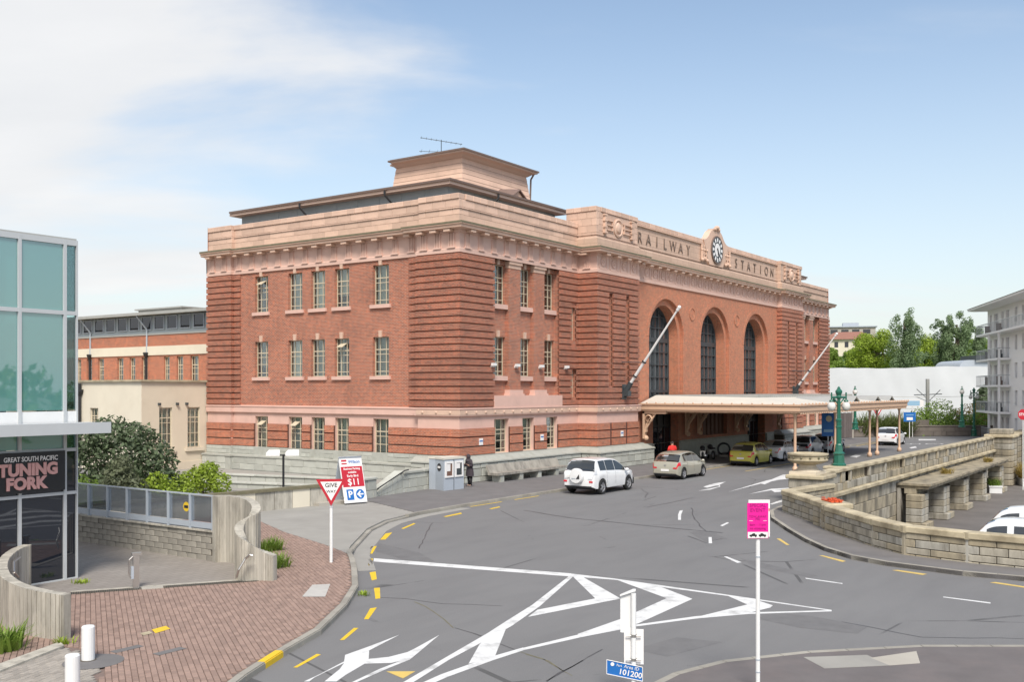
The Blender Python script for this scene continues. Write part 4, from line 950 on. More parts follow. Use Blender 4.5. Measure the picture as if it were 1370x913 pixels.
# attic storey, set back behind the parapet, and its low hipped roofs
def attic(x0, y0, x1, y1):
    mb = MB(); mb.prism([(x0, y0), (x1, y0), (x1, y1), (x0, y1)], 14.6, 16.35)
    for k in range(1, 9): u = x0 + (x1 - x0) * k / 9; mb.box(u - .03, u + .03, y0 - .02, y0, 14.6, 16.3)
    for k in range(1, 10): v = y0 + (y1 - y0) * k / 10; mb.box(x0 - .02, x0, v - .03, v + .03, 14.6, 16.3)
    mb.build('attic_wall', M['bluegrey'], st)
    e = .55
    mb = MB(); mb.prism([(x0 - e, y0 - e), (x1 + e, y0 - e), (x1 + e, y1 + e), (x0 - e, y1 + e)], 16.33, 16.52); mb.build('eave', M['fascia_pink'], st)
    mb = MB(); e = .63
    mb.sweep([(x0 - .5, y1 + .5), (x0 - .5, y0 - .5), (x1 + .5, y0 - .5), (x1 + .5, y1 + .5)], [(.06, 16.52), (.14, 16.50), (.15, 16.62), (.06, 16.64), (-.06, 16.6)]); mb.build('gutter', M['gutter'], st)
    mb = MB(); c = [(x0 - .5, y0 - .5, 16.56), (x1 + .5, y0 - .5, 16.56), (x1 + .5, y1 + .5, 16.56), (x0 - .5, y1 + .5, 16.56)]
    k = 3.2; t = [(x0 + k, y0 + k, 17.3), (x1 - k, y0 + k, 17.3), (x1 - k, y1 - k, 17.3), (x0 + k, y1 - k, 17.3)]
    mb.add(c + t, [(0, 1, 5, 4), (1, 2, 6, 5), (2, 3, 7, 6), (3, 0, 4, 7), (4, 5, 6, 7)]); mb.build('roof', M['roof'], st)
    return
attic(2.0, 2.35, 13.0, 19.6); attic(49.0, 2.35, 59.6, 19.0)
for pts in ([(1.35, 6.5, 16.45), (1.35, 6.5, 16.2), (2.0, 6.0, 15.3)], [(1.35, 13.5, 16.45), (1.35, 13.5, 16.2), (2.0, 13.0, 15.3)], [(5.9, 1.72, 16.45), (5.9, 1.72, 16.2), (5.4, 2.33, 15.3)]):
    mb = MB(); mb.pipe(pts, .06, 8); mb.build('downpipe', M['black'], st)
# penthouse
px0, py0, px1, py1 = 5.55, 4.15, 12.3, 9.3
mb = MB(); s = .25
mb.add([(px0 - s, py0 - s, 16.9), (px1 + s, py0 - s, 16.9), (px1 + s, py1 + s, 16.9), (px0 - s, py1 + s, 16.9), (px0, py0, 18.85), (px1, py0, 18.85), (px1, py1, 18.85), (px0, py1, 18.85)],
       [(0, 1, 5, 4), (1, 2, 6, 5), (2, 3, 7, 6), (3, 0, 4, 7), (4, 5, 6, 7)]); mb.build('penthouse_wall', M['joint'], st)
for k in range(6):
    z = 16.95 + k * .315; q = s * (1 - (z - 16.9) / 1.95) + .03; q2 = s * (1 - (z + .30 - 16.9) / 1.95) + .015
    mb = MB(); a = [(px0 - q, py0 - q), (px1 + q, py0 - q), (px1 + q, py1 + q), (px0 - q, py1 + q)]; b = [(px0 - q2, py0 - q2), (px1 + q2, py0 - q2), (px1 + q2, py1 + q2), (px0 - q2, py1 + q2)]
    mb.add([(*p, z) for p in a] + [(*p, z + .30) for p in b], [(i, (i + 1) % 4, 4 + (i + 1) % 4, 4 + i) for i in range(4)] + [(0, 1, 2, 3), (4, 5, 6, 7)]); mb.build('cladding_board', M['terra'], st)
mb = MB(); mb.sweep([(px0, py1), (px0, py0), (px1, py0), (px1, py1), (px0, py1)], [(-.02, 18.8), (.10, 18.85), (.28, 18.98), (.55, 19.05), (.58, 19.16), (0, 19.2)]); mb.build('penthouse_cornice', M['fascia_pink'], st)
mb = MB(); mb.sweep([(px0, py1), (px0, py0), (px1, py0), (px1, py1)], [(.56, 19.14), (.64, 19.14), (.64, 19.24), (.3, 19.30)]); e = .4; mb.prism([(px0 - e, py0 - e), (px1 + e, py0 - e), (px1 + e, py1 + e), (px0 - e, py1 + e)], 19.2, 19.3); mb.build('gutter', M['gutter'], st)
mb = MB(); mb.pipe([(12.75, 3.75, 19.15), (12.6, 3.95, 18.7), (12.6, 4.0, 17.4)], .06); mb.build('downpipe', M['gutter'], st)
# little gabled dormer on the attic roof
mb = MB(); g = [(8.4, 2.6, 16.75), (9.2, 2.6, 17.25), (10.0, 2.6, 16.75)]
mb.extrude(g, (0, 1.9, .25)); mb.build('dormer', M['terra2'], st)
mb = MB(); 
for a, b in ((g[0], g[1]), (g[1], g[2])): mb.add([(a[0], 2.45, a[2] + .03), (b[0], 2.45, b[2] + .03), (b[0], 4.6, b[2] + .3), (a[0], 4.6, a[2] + .3), (a[0], 2.45, a[2] + .1), (b[0], 2.45, b[2] + .1), (b[0], 4.6, b[2] + .37), (a[0], 4.6, a[2] + .37)], [(0, 1, 2, 3), (4, 5, 6, 7), (0, 1, 5, 4), (0, 3, 7, 4), (1, 2, 6, 5)])
mb.build('dormer_roof', M['roof'], st)
# aerial on the penthouse
mb = MB(); ax, ay = 8.6, 8.2
mb.tube((ax, ay, 19.3), (ax, ay, 21.1), .025); mb.tube((ax - .9, ay + 1.0, 21.2), (ax + .9, ay - 1.0, 20.85), .02); mb.tube((ax - 1.0, ay + 1.0, 20.3), (ax + 1.0, ay - 1.0, 20.35), .018)
for k in range(9): t = -.9 + k * .225; mb.tube((ax + t - .22, ay - t - .2, 21.02 - t * .19), (ax + t + .22, ay - t + .2, 21.02 - t * .19), .01, n=5)
for k in range(6): t = -.9 + k * .36; mb.tube((ax + t - .3, ay - t - .3, 20.33), (ax + t + .3, ay - t + .3, 20.33), .01, n=5)
mb.build('aerial', M['iron'], st)
# spotlights, notices on the base
sp = MB(); sp.box(-.08, .08, -.15, 0, -.1, .05); sp.box(-.17, .17, -.26, -.12, -.03, .12); spm = sp.mesh('spotlight', M['signwhite'])
for u, n in ((2.75, .06), (5.2, -.06), (7.7, -.06), (10.3, .06)): put('spotlight', spm, st, (u, -n, 6.35))
for u, y in ((1.75, -.1), (7.75, -.1), (15.0, -1.46)):
    mb = MB(); mb.box(-.17, .17, -.02, 0, -.18, .18); o = mb.build('notice', M['signwhite'], st, loc=(u, y, 2.2)); mb = MB(); mb.box(-.15, .15, -.024, -.02, .0, .07); mb.build('notice_band', M['blue'], o)
for k, x in enumerate((24.6, 26.3)): pass
# two flagpoles leaning out from the piers
def flagpole(base, tip, label):
    o = empty('flagpole', base, label=label, cat='flagpole', group='white flagpoles on the station front')
    d = Vector(tip) - Vector(base)
    mb = MB(); mb.tube(d * .06, d * .36, .10, .09, 10); mb.tube(d * .36, d, .08, .055, 10); mb.build('pole', M['white'], o)
    mb = MB(); mb.sphere(d * 1.006, .12, 10, 6); mb.tube(d * .97, d * 1.0, .1, n=10); mb.build('cap', M['white'], o)
    mb = MB()
    for t in (.19, .36): mb.tube(d * t, d * (t + .012), .15, n=10)
    mb.build('collar', M['black'], o)
    mb = MB(); mb.box(-.28, .28, .02, .12, -.45, .5); mb.tube((0, 0, -.1), d * .12, .2, .17, 8); mb.box(-.22, .22, -.35, .05, -.25, .1); mb.tube((-.2, .05, -.35), d * .09, .06); mb.tube((.2, .05, -.35), d * .09, .06); mb.build('bracket', M['iron'], o)
    mb = MB(); mb.tube(d * .36, (-.3, .1, d.z * .36 + .05), .03, n=6); mb.tube(d * .36, (.6, .1, d.z * .36 + .05), .03, n=6); mb.build('stay', M['iron'], o)
    return o
flagpole((15.3, -1.5, 4.85), (15.3, -5.3, 10.1), 'white flagpole leaning out from the pier left of the first arched window')
flagpole((47.0, -1.5, 4.85), (47.0, -5.3, 9.9), 'white flagpole leaning out from the far pier beyond the third arched window')

# ------------------------------------------------------------ canopy over the entrance road
cp = empty('entrance_canopy', (30, -6, 0), label='peach painted entrance canopy on slender posts over the station road', cat='canopy')
def cpart(mb, name, mat, parent=cp, **k):
    o = mb.build(name, mat, parent, **k); o.location = (-30, 6, 0); return o
CX0, CX1, CY0, CY1 = 17.9, 43.7, -12.0, -1.15
mb = MB(); mb.sweep([(CX0, CY1), (CX0, CY0), (CX1, CY0), (CX1, CY1)], [(-.12, 3.60), (.0, 3.60), (.0, 3.68), (.06, 3.70), (.06, 3.95), (.14, 4.02), (.14, 4.10), (-.1, 4.12)]); cpart(mb, 'fascia', M['peach'])
tooth = MB(); tooth.box(-.09, .09, -.03, .03, -.09, 0); tm = tooth.mesh('valance_tooth', M['peach'])
for k in range(64): put('valance_tooth', tm, cp, (CX0 + .3 + k * .4 - 30, CY0 + 6, 3.60))
mb = MB(); r0 = [(CX0 + .05, CY1, 4.08), (CX0 + .05, CY0 + .05, 4.08), (CX1 - .05, CY0 + .05, 4.08), (CX1 - .05, CY1, 4.08)]
r1 = [(CX0 + 2.4, CY1, 4.62), (CX0 + 2.4, CY0 + 3.6, 4.50), (CX1 - 2.4, CY0 + 3.6, 4.50), (CX1 - 2.4, CY1, 4.62)]
mb.add(r0 + r1, [(0, 1, 5, 4), (1, 2, 6, 5), (2, 3, 7, 6)])
cpart(mb, 'roof_slope', M['zinclight'])
mb = MB(); mb.poly(r1); n = 60
for k in range(n): x = CX0 + 2.4 + (CX1 - CX0 - 4.8) * (k + .5) / n; mb.box(x - .05, x + .05, CY0 + 3.6, CY1, 4.5, 4.66)
cpart(mb, 'roof_deck', M['zinc'])
mb = MB(); mb.poly([(CX0, CY1, 3.72), (CX0, CY0, 3.72), (CX1, CY0, 3.72), (CX1, CY1, 3.72)]); cpart(mb, 'soffit', M['zinclight'])
for k in range(13):
    x = CX0 + 1 + k * 1.98; mb = MB(); mb.box(x - .08, x + .08, CY0 + .1, CY1, 3.5, 3.715); cpart(mb, 'beam', M['peach'])
bead = MB(); bead.sphere((0, 0, 0), .06, 6, 4); bdm = bead.mesh('bead', M['peach'])
for k in range(40): put('bead', bdm, cp, (CX0 + .2 + k * .66 - 30, CY0 + 6 - .1, 4.14))
for k in range(17): put('bead', bdm, cp, (CX0 - .1 - 30, CY0 + .3 + k * .66 + 6, 4.14))
for x in (26.6, 31.8, 37.4, 41.5):      # small gabled vents on the roof
    mb = MB(); mb.extrude([(x - .8, -11.3, 4.12), (x, -11.3, 4.46), (x + .8, -11.3, 4.12)], (0, 2.4, .0)); g = cpart(mb, 'roof_vent', M['dark'])
    mb = MB()
    for s in (-1, 1): mb.add([(x, -11.42, 4.55), (x + s * .95, -11.42, 4.14), (x + s * .95, -8.9, 4.3), (x, -8.9, 4.55), (x, -11.42, 4.49), (x + s * .95, -11.42, 4.08), (x + s * .95, -8.9, 4.25), (x, -8.9, 4.49)], [(0, 1, 2, 3), (4, 5, 6, 7), (0, 1, 5, 4), (1, 2, 6, 5)])
    q = mb.build('vent_roof', M['zinc'], g)
mb = MB(); mb.lathe([(.10, 0), (.17, .02), (.17, .25), (.12, .3), (.085, .38), (.085, 3.35), (.12, 3.4), (.16, 3.52), (.16, 3.62)], n=10); pm_ = mb.mesh('post', M['peach'], True)
for x, y in ((18.3, -11.6), (26.7, -11.45), (35.0, -11.45), (37.2, -11.4), (43.0, -11.6)): put('post', pm_, cp, (x - 30, y + 6, 0))
# scrolled brackets on the wall
def scroll(x, y0, z0=2.1):
    mb = MB(); pts = []
    for k in range(11): a = math.pi / 2 * k / 10; pts.append((x, y0 - .12 - 1.25 * (1 - math.cos(a)), z0 + 1.45 * math.sin(a)))
    for (a, b) in zip(pts[:-1], pts[1:]): mb.add([(x - .12, a[1], a[2]), (x + .12, a[1], a[2]), (x + .12, b[1], b[2]), (x - .12, b[1], b[2]), (x - .12, a[1] - .12, a[2] + .1), (x + .12, a[1] - .12, a[2] + .1), (x + .12, b[1] - .12, b[2] + .12), (x - .12, b[1] - .12, b[2] + .12)], [(0, 1, 2, 3), (4, 5, 6, 7), (0, 3, 7, 4), (1, 2, 6, 5)])
    mb.box(x - .14, x + .14, y0 - .14, y0, z0 - .35, 3.6); mb.box(x - .14, x + .14, y0 - 1.7, y0, 3.42, 3.6)
    mb.lathe([(.2, -.14), (.27, -.1), (.27, .1), (.2, .14)], (x, y0 - .42, z0 + 1.0), 10, axis='x'); mb.sphere((x, y0 - .2, z0 - .3), .17, 8, 6); mb.tube((x, y0 - .1, z0 + .2), (x, y0 - .9, z0 + 1.35), .07)
    cpart(mb, 'scroll_bracket', M['peach'])
for x in (18.15, 25.2, 27.3, 34.4, 36.4, 43.2): scroll(x, -1.12 if 18.5 < x < 43 else -1.36)
# ------------------------------------------------------------ rear wing and cream annex
rw = empty('rear_wing', (1, 30, 0), label='long brick rear wing with a grey attic of small windows behind the station', cat='building')
def rpart(mb, name, mat, **k):
    o = mb.build(name, mat, rw, **k); o.location = (-1, -30, 0); return o
fA = FR('L', 1.0); AW = []
for a, b in ((860, 898), (798, 828), (740, 767), (640, 668), (585, 612), (530, 558), (443, 470), (392, 416), (345, 367)):
    d = [];
    for q in (a, b):
        r = FW + RT * ((q / 3.38 - 685) / FPX); d.append(CAM.y + r.y * (1 - CAM.x) / r.x)
    AW.append((min(d), max(d)))
for k in range(4): u = AW[-1][1] + 1.2 + k * 1.9; AW.append((u, u + .95))
ops = [(a, b, 5.4, 7.28) for a, b in AW]
mb = MB(); wall(mb, fA, 20.4, 58, 0, 8.85, ops, depth=.2); rpart(mb, 'wall', M['brick_base'])
mb = MB(); fA.box(mb, 20.4, 58, 7.40, 8.02, -.05, .07); rpart(mb, 'cream_band', M['cream'])
for i, (a, b, c, d) in enumerate(ops):
    w_ = window(fA, a, b, c, d, -.18, parent=rw, cur=.9 if i % 3 else .3); w_.location = Vector(w_.location) - Vector((1, 30, 0))
mb = MB(); mb.box(1.05, 9, 20.4, 58, 8.85, 10.15); rpart(mb, 'attic_wall', M['bluegrey'])
mb = MB(); mb.box(.95, 9, 20.4, 58, 8.80, 8.92); rpart(mb, 'ledge', M['zinc'])
mb = MB(); mb.box(.3, 9.6, 20.0, 58, 10.18, 10.30); mb.box(.22, .32, 20, 58, 10.15, 10.34); rpart(mb, 'roof', M['zinc'])
fm = MB()
for q in ((-.55, .55, -.05, 0), (-.55, .55, .85, .9), (-.55, -.5, 0, .85), (.5, .55, 0, .85)): fm.box(q[0], q[1], -.05, .03, q[2], q[3])
fmm = fm.mesh('attic_window', M['grey']); gm = MB(); gm.box(-.5, .5, -.01, 0, 0, .85); gmm = gm.mesh('pane', M['darkglass']); sm_ = MB(); sm_.box(-.5, .5, -.02, .02, -.85, 0); smm = sm_.mesh('open_sash', M['grey'])
for k in range(20):
    y = 21.3 + k * 1.42; o = put('attic_window', fmm, rw, (1.03 - 1, y - 30, 9.2), (0, 0, R(-90))); put('pane', gmm, o)
    if k % 4 in (1, 2): put('open_sash', gmm, o, (0, -.05, .85), (R(-22), 0, 0)).location.z = .02
mb = MB(); mb.prism([(2.5, 26.5), (5, 26.5), (5, 31.5), (2.5, 31.5)], 10.3, 10.75); mb.box(2.3, 5.2, 26.3, 31.7, 10.75, 10.85); rpart(mb, 'roof_vent', M['zinc'])
for y in (21.1, 28.7, 35.5):
    mb = MB(); mb.pipe([(.35, y, 10.2), (.95, y - .4, 9.2), (.95, y - .4, 7.5)], .06); rpart(mb, 'downpipe', M['grey'])
    mb = MB(); mb.lathe([(.07, 0), (.2, .3), (.2, .4), (.07, .4)], (.88, y - .4, 7.2), 8); mb.tube((.9, y - .4, 5.4), (.9, y - .4, 7.3), .08); rpart(mb, 'black_downpipe', M['black'])
an = empty('cream_annex', (-4.8, 20.6, 0), label='low cream rendered annex with barred windows joined to the station side', cat='building')
def apart(mb, name, mat, parent=an, **k):
    o = mb.build(name, mat, parent, **k); o.location = (4.8, -20.6, 0); return o
fS = FR('F', 20.6); fW = FR('L', -4.8)
bw = []
for q in (213, 230.5, 251, 267.5):
    r = FW + RT * ((q - 685) / FPX); bw.append(CAM.x + r.x * (20.6 - CAM.y) / r.y)
bo = [(bw[0], bw[1], 1.35, 3.9), (bw[2], bw[3], 1.35, 3.9)]
mb = MB(); wall(mb, fS, -4.8, .6, 0, 5.5, bo, depth=.2); apart(mb, 'wall', M['beige'])
wo_ = [(25.1, 26.0, 2.6, 3.85), (28.5, 32.5, 2.5, 3.8), (25.1, 26.0, .6, 1.9), (29.3, 33, .4, 2.2)]
mb = MB(); wall(mb, fW, 20.6, 48, 0, 5.5, wo_, depth=.2); apart(mb, 'wall', M['cream'])
for q in bo:
    w_ = window(fS, *q, -.15, parent=an, cur=.8, trans=.75); w_.location = Vector(w_.location) - Vector((-4.8, 20.6, 0))
    mb = MB(); fS.box(mb, q[0] - .2, q[1] + .2, q[2] - .22, q[2], -.1, .14); apart(mb, 'sill', M['beige'])
for q in wo_:
    w_ = window(fW, *q, -.15, parent=an, cur=.8, trans=.6); w_.location = Vector(w_.location) - Vector((-4.8, 20.6, 0))
mb = MB(); fS.box(mb, -4.95, .6, 5.5, 5.62, -1, .14); fW.box(mb, 20.45, 48, 5.5, 5.62, -5.8, .14); apart(mb, 'parapet_cap', M['sandcap'])
mb = MB(); fS.box(mb, -4.85, .6, 0, .5, -.1, .05); apart(mb, 'plinth', M['beige'])
mb = MB(); mb.extrude([(-4.8, 27.6, 4.25), (-4.8, 27.6, 4.0), (-6.0, 27.6, 3.95)], (0, 8, 0)); apart(mb, 'porch_roof', M['roof'])
mb = MB(); mb.box(-5.9, -4.8, 27.8, 35.4, 2.3, 2.45); apart(mb, 'ledge', M['cream'])
mb = MB(); mb.tube((-4.95, 26.9, .2), (-4.95, 26.9, 4.9), .09); mb.lathe([(.09, 0), (.26, .3), (.26, .42), (.09, .42)], (-4.95, 26.9, 4.6), 8); mb.tube((-4.95, 26.9, 5.0), (-4.95, 26.9, 5.4), .1); apart(mb, 'black_downpipe', M['black'])
mb = MB()
for u in (-3.6, -1.6, -2.3): mb.box(u - .06, u + .06, 20.42, 20.6, 4.05, 4.2)
apart(mb, 'wall_light', M['iron'])

# ------------------------------------------------------------ glass fronted venue on the left
gb = empty('glass_building', (-27, -8.3, 0), label='glass fronted venue with teal panes, white mullions and a white canopy', cat='building')
def gpart(mb, name, mat, parent=gb, **k):
    o = mb.build(name, mat, parent, **k); o.location = (27, 8.3, 0); return o
GY = -8.3; fGB = FR('F', GY); GX1 = -26.72
muls = [GX1 - .02, -27.07, -28.26, -29.45, -30.64, -31.83, -33.0, -34.2]
rows = [(.12, 2.35, 'darkglass'), (2.35, 3.44, 'darkglass'), (3.48, 4.15, 'tealglass'), (4.45, 6.98, 'tealglass'), (6.98, 8.78, 'tealglass')]
for i, (b, a) in enumerate(zip(muls[:-1], muls[1:])):
    for z0, z1, mt in rows:
        if i == 0: 
            mt = 'darkglass' if z1 < 3.5 else 'cornerglass'
        mb = MB(); fGB.box(mb, a + .03, b - .03, z0 + .03, z1 - .03, -.03, -.005); gpart(mb, 'pane', M[mt])
for k, u in enumerate(muls[:-1]): mb = MB(); q = .022 if k == 0 else .05; q *= .8; fGB.box(mb, u - q, u + q, .05, 8.85, -.06, .05); gpart(mb, 'mullion', M['greymull'])
for z, q in ((.1, .05), (2.35, .04), (3.46, .04), (6.98, .05), (8.8, .07)): mb = MB(); fGB.box(mb, -34.2, GX1, z - q, z + q, -.05, .04 + .005 * (q > .04)); gpart(mb, 'rail', M['greymull'])
mb = MB(); fGB.box(mb, -34.2, GX1, 4.15, 4.45, -.06, .02); gpart(mb, 'spandrel', M['white'])
mb = MB(); fGB.box(mb, -34.2, GX1 - .4, 4.2, 4.4, -4, -.07); mb.box(-34.2, GX1 - .5, GY + .9, 6, 8.6, 8.7); gpart(mb, 'floor_slab', M['grey'])
mb = MB(); mb.box(-34.2, -27.4, GY + 2.2, GY + 2.3, .1, 8.6); mb.box(-34.2, -27.4, GY + 2.3, GY + 2.35, .1, 4.1); gpart(mb, 'inner_wall', M['bluegrey'])
mb = MB()
for z0, z1 in ((.15, 4.1), (4.5, 6.9), (7.0, 8.75)): mb.box(GX1 - .02, GX1 - .005, GY + .06, GY + 3, z0, z1)
gpart(mb, 'side_pane', M['cornerglass'])
mb = MB(); mb.box(-34.2, GX1, GY + .02, 6, 8.75, 8.92); gpart(mb, 'roof', M['zinc'])
mb = MB(); mb.prism([(-34, GY - 1.05), (-26.45, GY - 1.05), (-26.45, GY - .06), (-34, GY - .06)], 3.92, 4.16); mb.box(-34, -26.45, GY - 1.09, GY - 1.05, 3.90, 4.18); gpart(mb, 'canopy', M['greymull'])
mb = MB(); fGB.box(mb, -29.6, -29.52, .7, 1.3, .05, .1); gpart(mb, 'handle', M['steel'])
sg = empty('venue_banner', (-28.15, GY - .1, 2.95), label='black venue banner with pink bubble lettering hung on the glass front', cat='banner')
mb = MB(); mb.box(-2.0, 1.03, -.02, .02, -.50, .50); mb.build('banner', M['black'], sg)
text('lettering', 'GREAT SOUTH PACIFIC', .165, M['signwhite'], sg, (.13, -.03, .33), (R(90), 0, 0), .004, bold=.003, sx=.80)
text('lettering', 'TUNING', .40, M['pinkletter'], sg, (.06, -.035, .06), (R(90), 0, 0), .012, bold=.022, sx=.98)
text('lettering', 'FORK', .40, M['pinkletter'], sg, (.0, -.035, -.28), (R(90), 0, 0), .012, bold=.022, sx=1.0)
for x, z in ((.8, .40), (.8, -.42)): pass

# ------------------------------------------------------------ concrete and stone walls left
def ribbon(mb, path, zt, th, z0=0.0, m=0):
    "wall following a plan path, top height per point"
    A = offset(path, th / 2); B = offset(path, -th / 2); n = len(path)
    vs = [(*p, z0) for p in A] + [(*p, z) for p, z in zip(A, zt)] + [(*p, z) for p, z in zip(B, zt)] + [(*p, z0) for p in B]
    fs = []
    for i in range(n - 1):
        for k in range(3): fs.append((k * n + i, k * n + i + 1, (k + 1) * n + i + 1, (k + 1) * n + i))
    fs += [(0, n, 2 * n, 3 * n), (n - 1, 4 * n - 1, 3 * n - 1, 2 * n - 1)]
    mb.add(vs, fs, m)
def smooth(path, it=2):
    for _ in range(it):
        q = [path[0]]
        for a, b in zip(path[:-1], path[1:]): q += [tuple(x * .75 + y * .25 for x, y in zip(a, b)), tuple(x * .25 + y * .75 for x, y in zip(a, b))]
        path = q + [path[-1]]
    return path
def boards(path, zt, th, name, label, mat=M['conc'], bw=.15):
    "board marked wall: each cast board is a shallow rib"
    o = MB(); ribbon(o, path, zt, th - .03); r = o.build(name, mat); tag(r, label, 'wall')
    pts = []; zz = []
    for (a, b, za, zb) in zip(path[:-1], path[1:], zt[:-1], zt[1:]):
        n = max(1, round(math.hypot(b[0] - a[0], b[1] - a[1]) / bw))
        for i in range(n): t = i / n; pts.append((a[0] + (b[0] - a[0]) * t, a[1] + (b[1] - a[1]) * t)); zz.append(za + (zb - za) * t)
    pts.append(path[-1]); zz.append(zt[-1])
    cnt = 0
    for i in range(len(pts) - 1):
        if cnt >= 290: break
        a, b = Vector(pts[i]), Vector(pts[i + 1]); d = (b - a).normalized(); nv = Vector((d.y, -d.x)); g = .012
        a2, b2 = a + d * g, b - d * g; w2 = th / 2 + random.uniform(0, .008)
        mb = MB(); mb.prism([tuple(a2 + nv * w2), tuple(b2 + nv * w2), tuple(b2 - nv * w2), tuple(a2 - nv * w2)], 0, [zz[i] + .002, zz[i + 1] + .002, zz[i + 1] + .002, zz[i] + .002])
        mb.build('board', mat, r); cnt += 1
    return r
sp_ = [(286, 664, 2.0), (300, 663, 2.0), (318, 664.5, 2.0), (334, 668, 1.95), (344, 677, 1.88), (341, 687, 1.75), (330, 694, 1.62), (321, 701, 1.5), (319, 710, 1.38), (325, 720, 1.22), (337, 730, 1.02), (352, 738, .85), (368, 743.5, .76)]
spath = [tuple(at(a, b, z)[:2]) + (z,) for a, b, z in sp_]; spath = smooth(spath, 2)
boards([p[:2] for p in spath], [p[2] for p in spath], .22, 'curved_wall', 'tall s-shaped board marked concrete wall beside the brick pavement')
lp_ = [(37, 729, 1.25), (20, 735, 1.22), (6, 746, 1.18), (2, 757, 1.15), (6, 770, 1.12), (20, 780, 1.08), (40, 787, 1.04), (64, 792, 1.02), (90, 796, 1.0)]
lpath = smooth([tuple(at(a, b, z)[:2]) + (z,) for a, b, z in lp_], 2)
boards([p[:2] for p in lpath], [p[2] for p in lpath], .20, 'curved_wall', 'low curved concrete wall with orange lichen in front of the glass building')
# stone block wall under the glass railing, blocks laid in courses
sw = empty('block_wall', (-23.1, -6, 0), label='weathered grey stone block wall under the glass railing', cat='wall')
fB = FR('L', -23.1)
mb = MB(); mb.box(-23.08, -22.8, -9.3, 4, 0, .96); o = mb.build('core', M['joint'], sw); o.location = (23.1, 6, 0)
for r in range(5):
    y = -9.3 + (.22 if r % 2 else 0); zt = .17
    if r % 2: pass
    while y < 3.9:
        e = min(y + .44, 4.0); b = fB.block('stone', y + .005, e - .005, .1 + r * zt + .004, .1 + (r + 1) * zt - .004, -.12, random.choice((0, .008, .016)), M['greystone'], sw); b.location = Vector(b.location) - Vector((-23.1, -6, 0)); y = e
mb = MB(); mb.box(-23.16, -22.78, -9.3, 4, .95, 1.0); o = mb.build('coping', M['conc'], sw); o.location = (23.1, 6, 0)
rl = empty('glass_railing', (-23.1, -6, 1.0), label='blue grey steel railing with glass panels on the block wall', cat='railing')
zr0 = at(286, 664, 2.0)
for k in range(11):
    y = -9.2 + k * 1.02
    mb = MB(); mb.box(-.05, .05, y - .03 + 6, y + .03 + 6, 0, .98); mb.build('post', M['grey'], rl)
    if k < 10:
        mb = MB(); mb.box(-.012, .012, y + .05 + 6, y + .97 + 6, .22, .94); mb.build('glass_panel', M['screen'], rl)
        mb = MB(); mb.box(-.02, .02, y + .04 + 6, y + .98 + 6, .04, .20); mb.build('kick_plate', M['grey'], rl)
mb = MB(); mb.box(-.035, .035, -3.2, 7.1, .96, 1.0); mb.build('top_rail', M['grey'], rl)
mb = MB(); mb.lathe([(.001, 0), (.14, 0)], (-.02, -2.0, .6), 16, axis='x'); st_ = mb.build('sticker', M['yellow'], rl); mb = MB(); mb.box(-.026, -.022, -2.09, -1.91, .56, .64); mb.build('sticker_mark', M['black'], st_)
# pale parapet wall along the driveway, cast panels with dark coping
pw = empty('parapet_wall', (-15, -.9, 0), label='pale panelled parapet wall with dark mossy coping along the driveway', cat='wall')
a, b = Vector((-26.0, .45)), Vector((-11.0, -1.35)); d = (b - a).normalized(); nv = Vector((d.y, -d.x)); L = (b - a).length; n = 17
for k in range(n):
    c = a + d * (L * (k + .5) / n); mb = MB(); mb.obox(c - Vector((-15, -.9)), d, nv, L / n / 2 - .012, .09, .05, .86); mb.build('panel', M['conc'] if k % 3 else M['cream'], pw)
mb = MB(); mb.obox((a + b) / 2 - Vector((-15, -.9)), d, nv, L / 2, .07, 0, .85); mb.build('core', M['joint'], pw)
mb = MB(); mb.obox((a + b) / 2 - Vector((-15, -.9)), d, nv, L / 2 + .05, .15, .86, .98); mb.build('coping', M['lichen'], pw)
c = b - Vector((-15, -.9)); mb = MB(); mb.obox(c + d * .25 + Vector((0, .1)), d, nv, .9, .5, 0, .22); mb.build('kerb_block', M['concflat'], pw)
# stone walls of the steps by the station corner
def stone_run(name, label, p, q, h, zs, cap=.12, th=.36, z0=0.0, bl=.75, mat=M['granite'], capmat=None, slope=None, cat='wall', capo=.06, limit=290):
    p, q = Vector(p), Vector(q); d = (q - p).normalized(); L = (q - p).length; ang = math.atan2(d.y, d.x)
    o = empty(name, (p.x, p.y, z0), ang, label, cat)
    mb = MB(); mb.box(.01, L - .01, -th / 2 + .03, th / 2 - .03, 0, h); mb.build('core', M['joint'], o)
    for r in range(len(zs) - 1):
        u = 0; first = (.3 + .4 * (r % 2)) * bl
        while u < L - .01:
            e = min(L, u + (first or bl * random.choice((.8, 1, 1.2)))); first = 0
            if L - e < .25: e = L
            block('stone', u + .007, e - .007, -th / 2 + random.uniform(-.012, .006), th / 2, zs[r] + .006, zs[r + 1] - .006, mat, o, .015); u = e
    m = max(1, round(L / 1.5))
    if cap:
        for k in range(m): block('coping_stone', L * k / m + .005, L * (k + 1) / m - .005, -th / 2 - capo, th / 2 + capo, h, h + cap, capmat or mat, o, .03)
    return o
stone_run('stone_wall', 'short grey stone wall of the steps beside the ticket booth', (-5.6, -.72), (-2.3, -.42), .98, [0, .3, .72, .98], th=.5, cap=.14)
o = empty('stair_wall', (-7.7, -.92, 0), math.atan2(.3, 3.3), label='sloping stone stair wall with black handrail near the a-board', cat='wall')
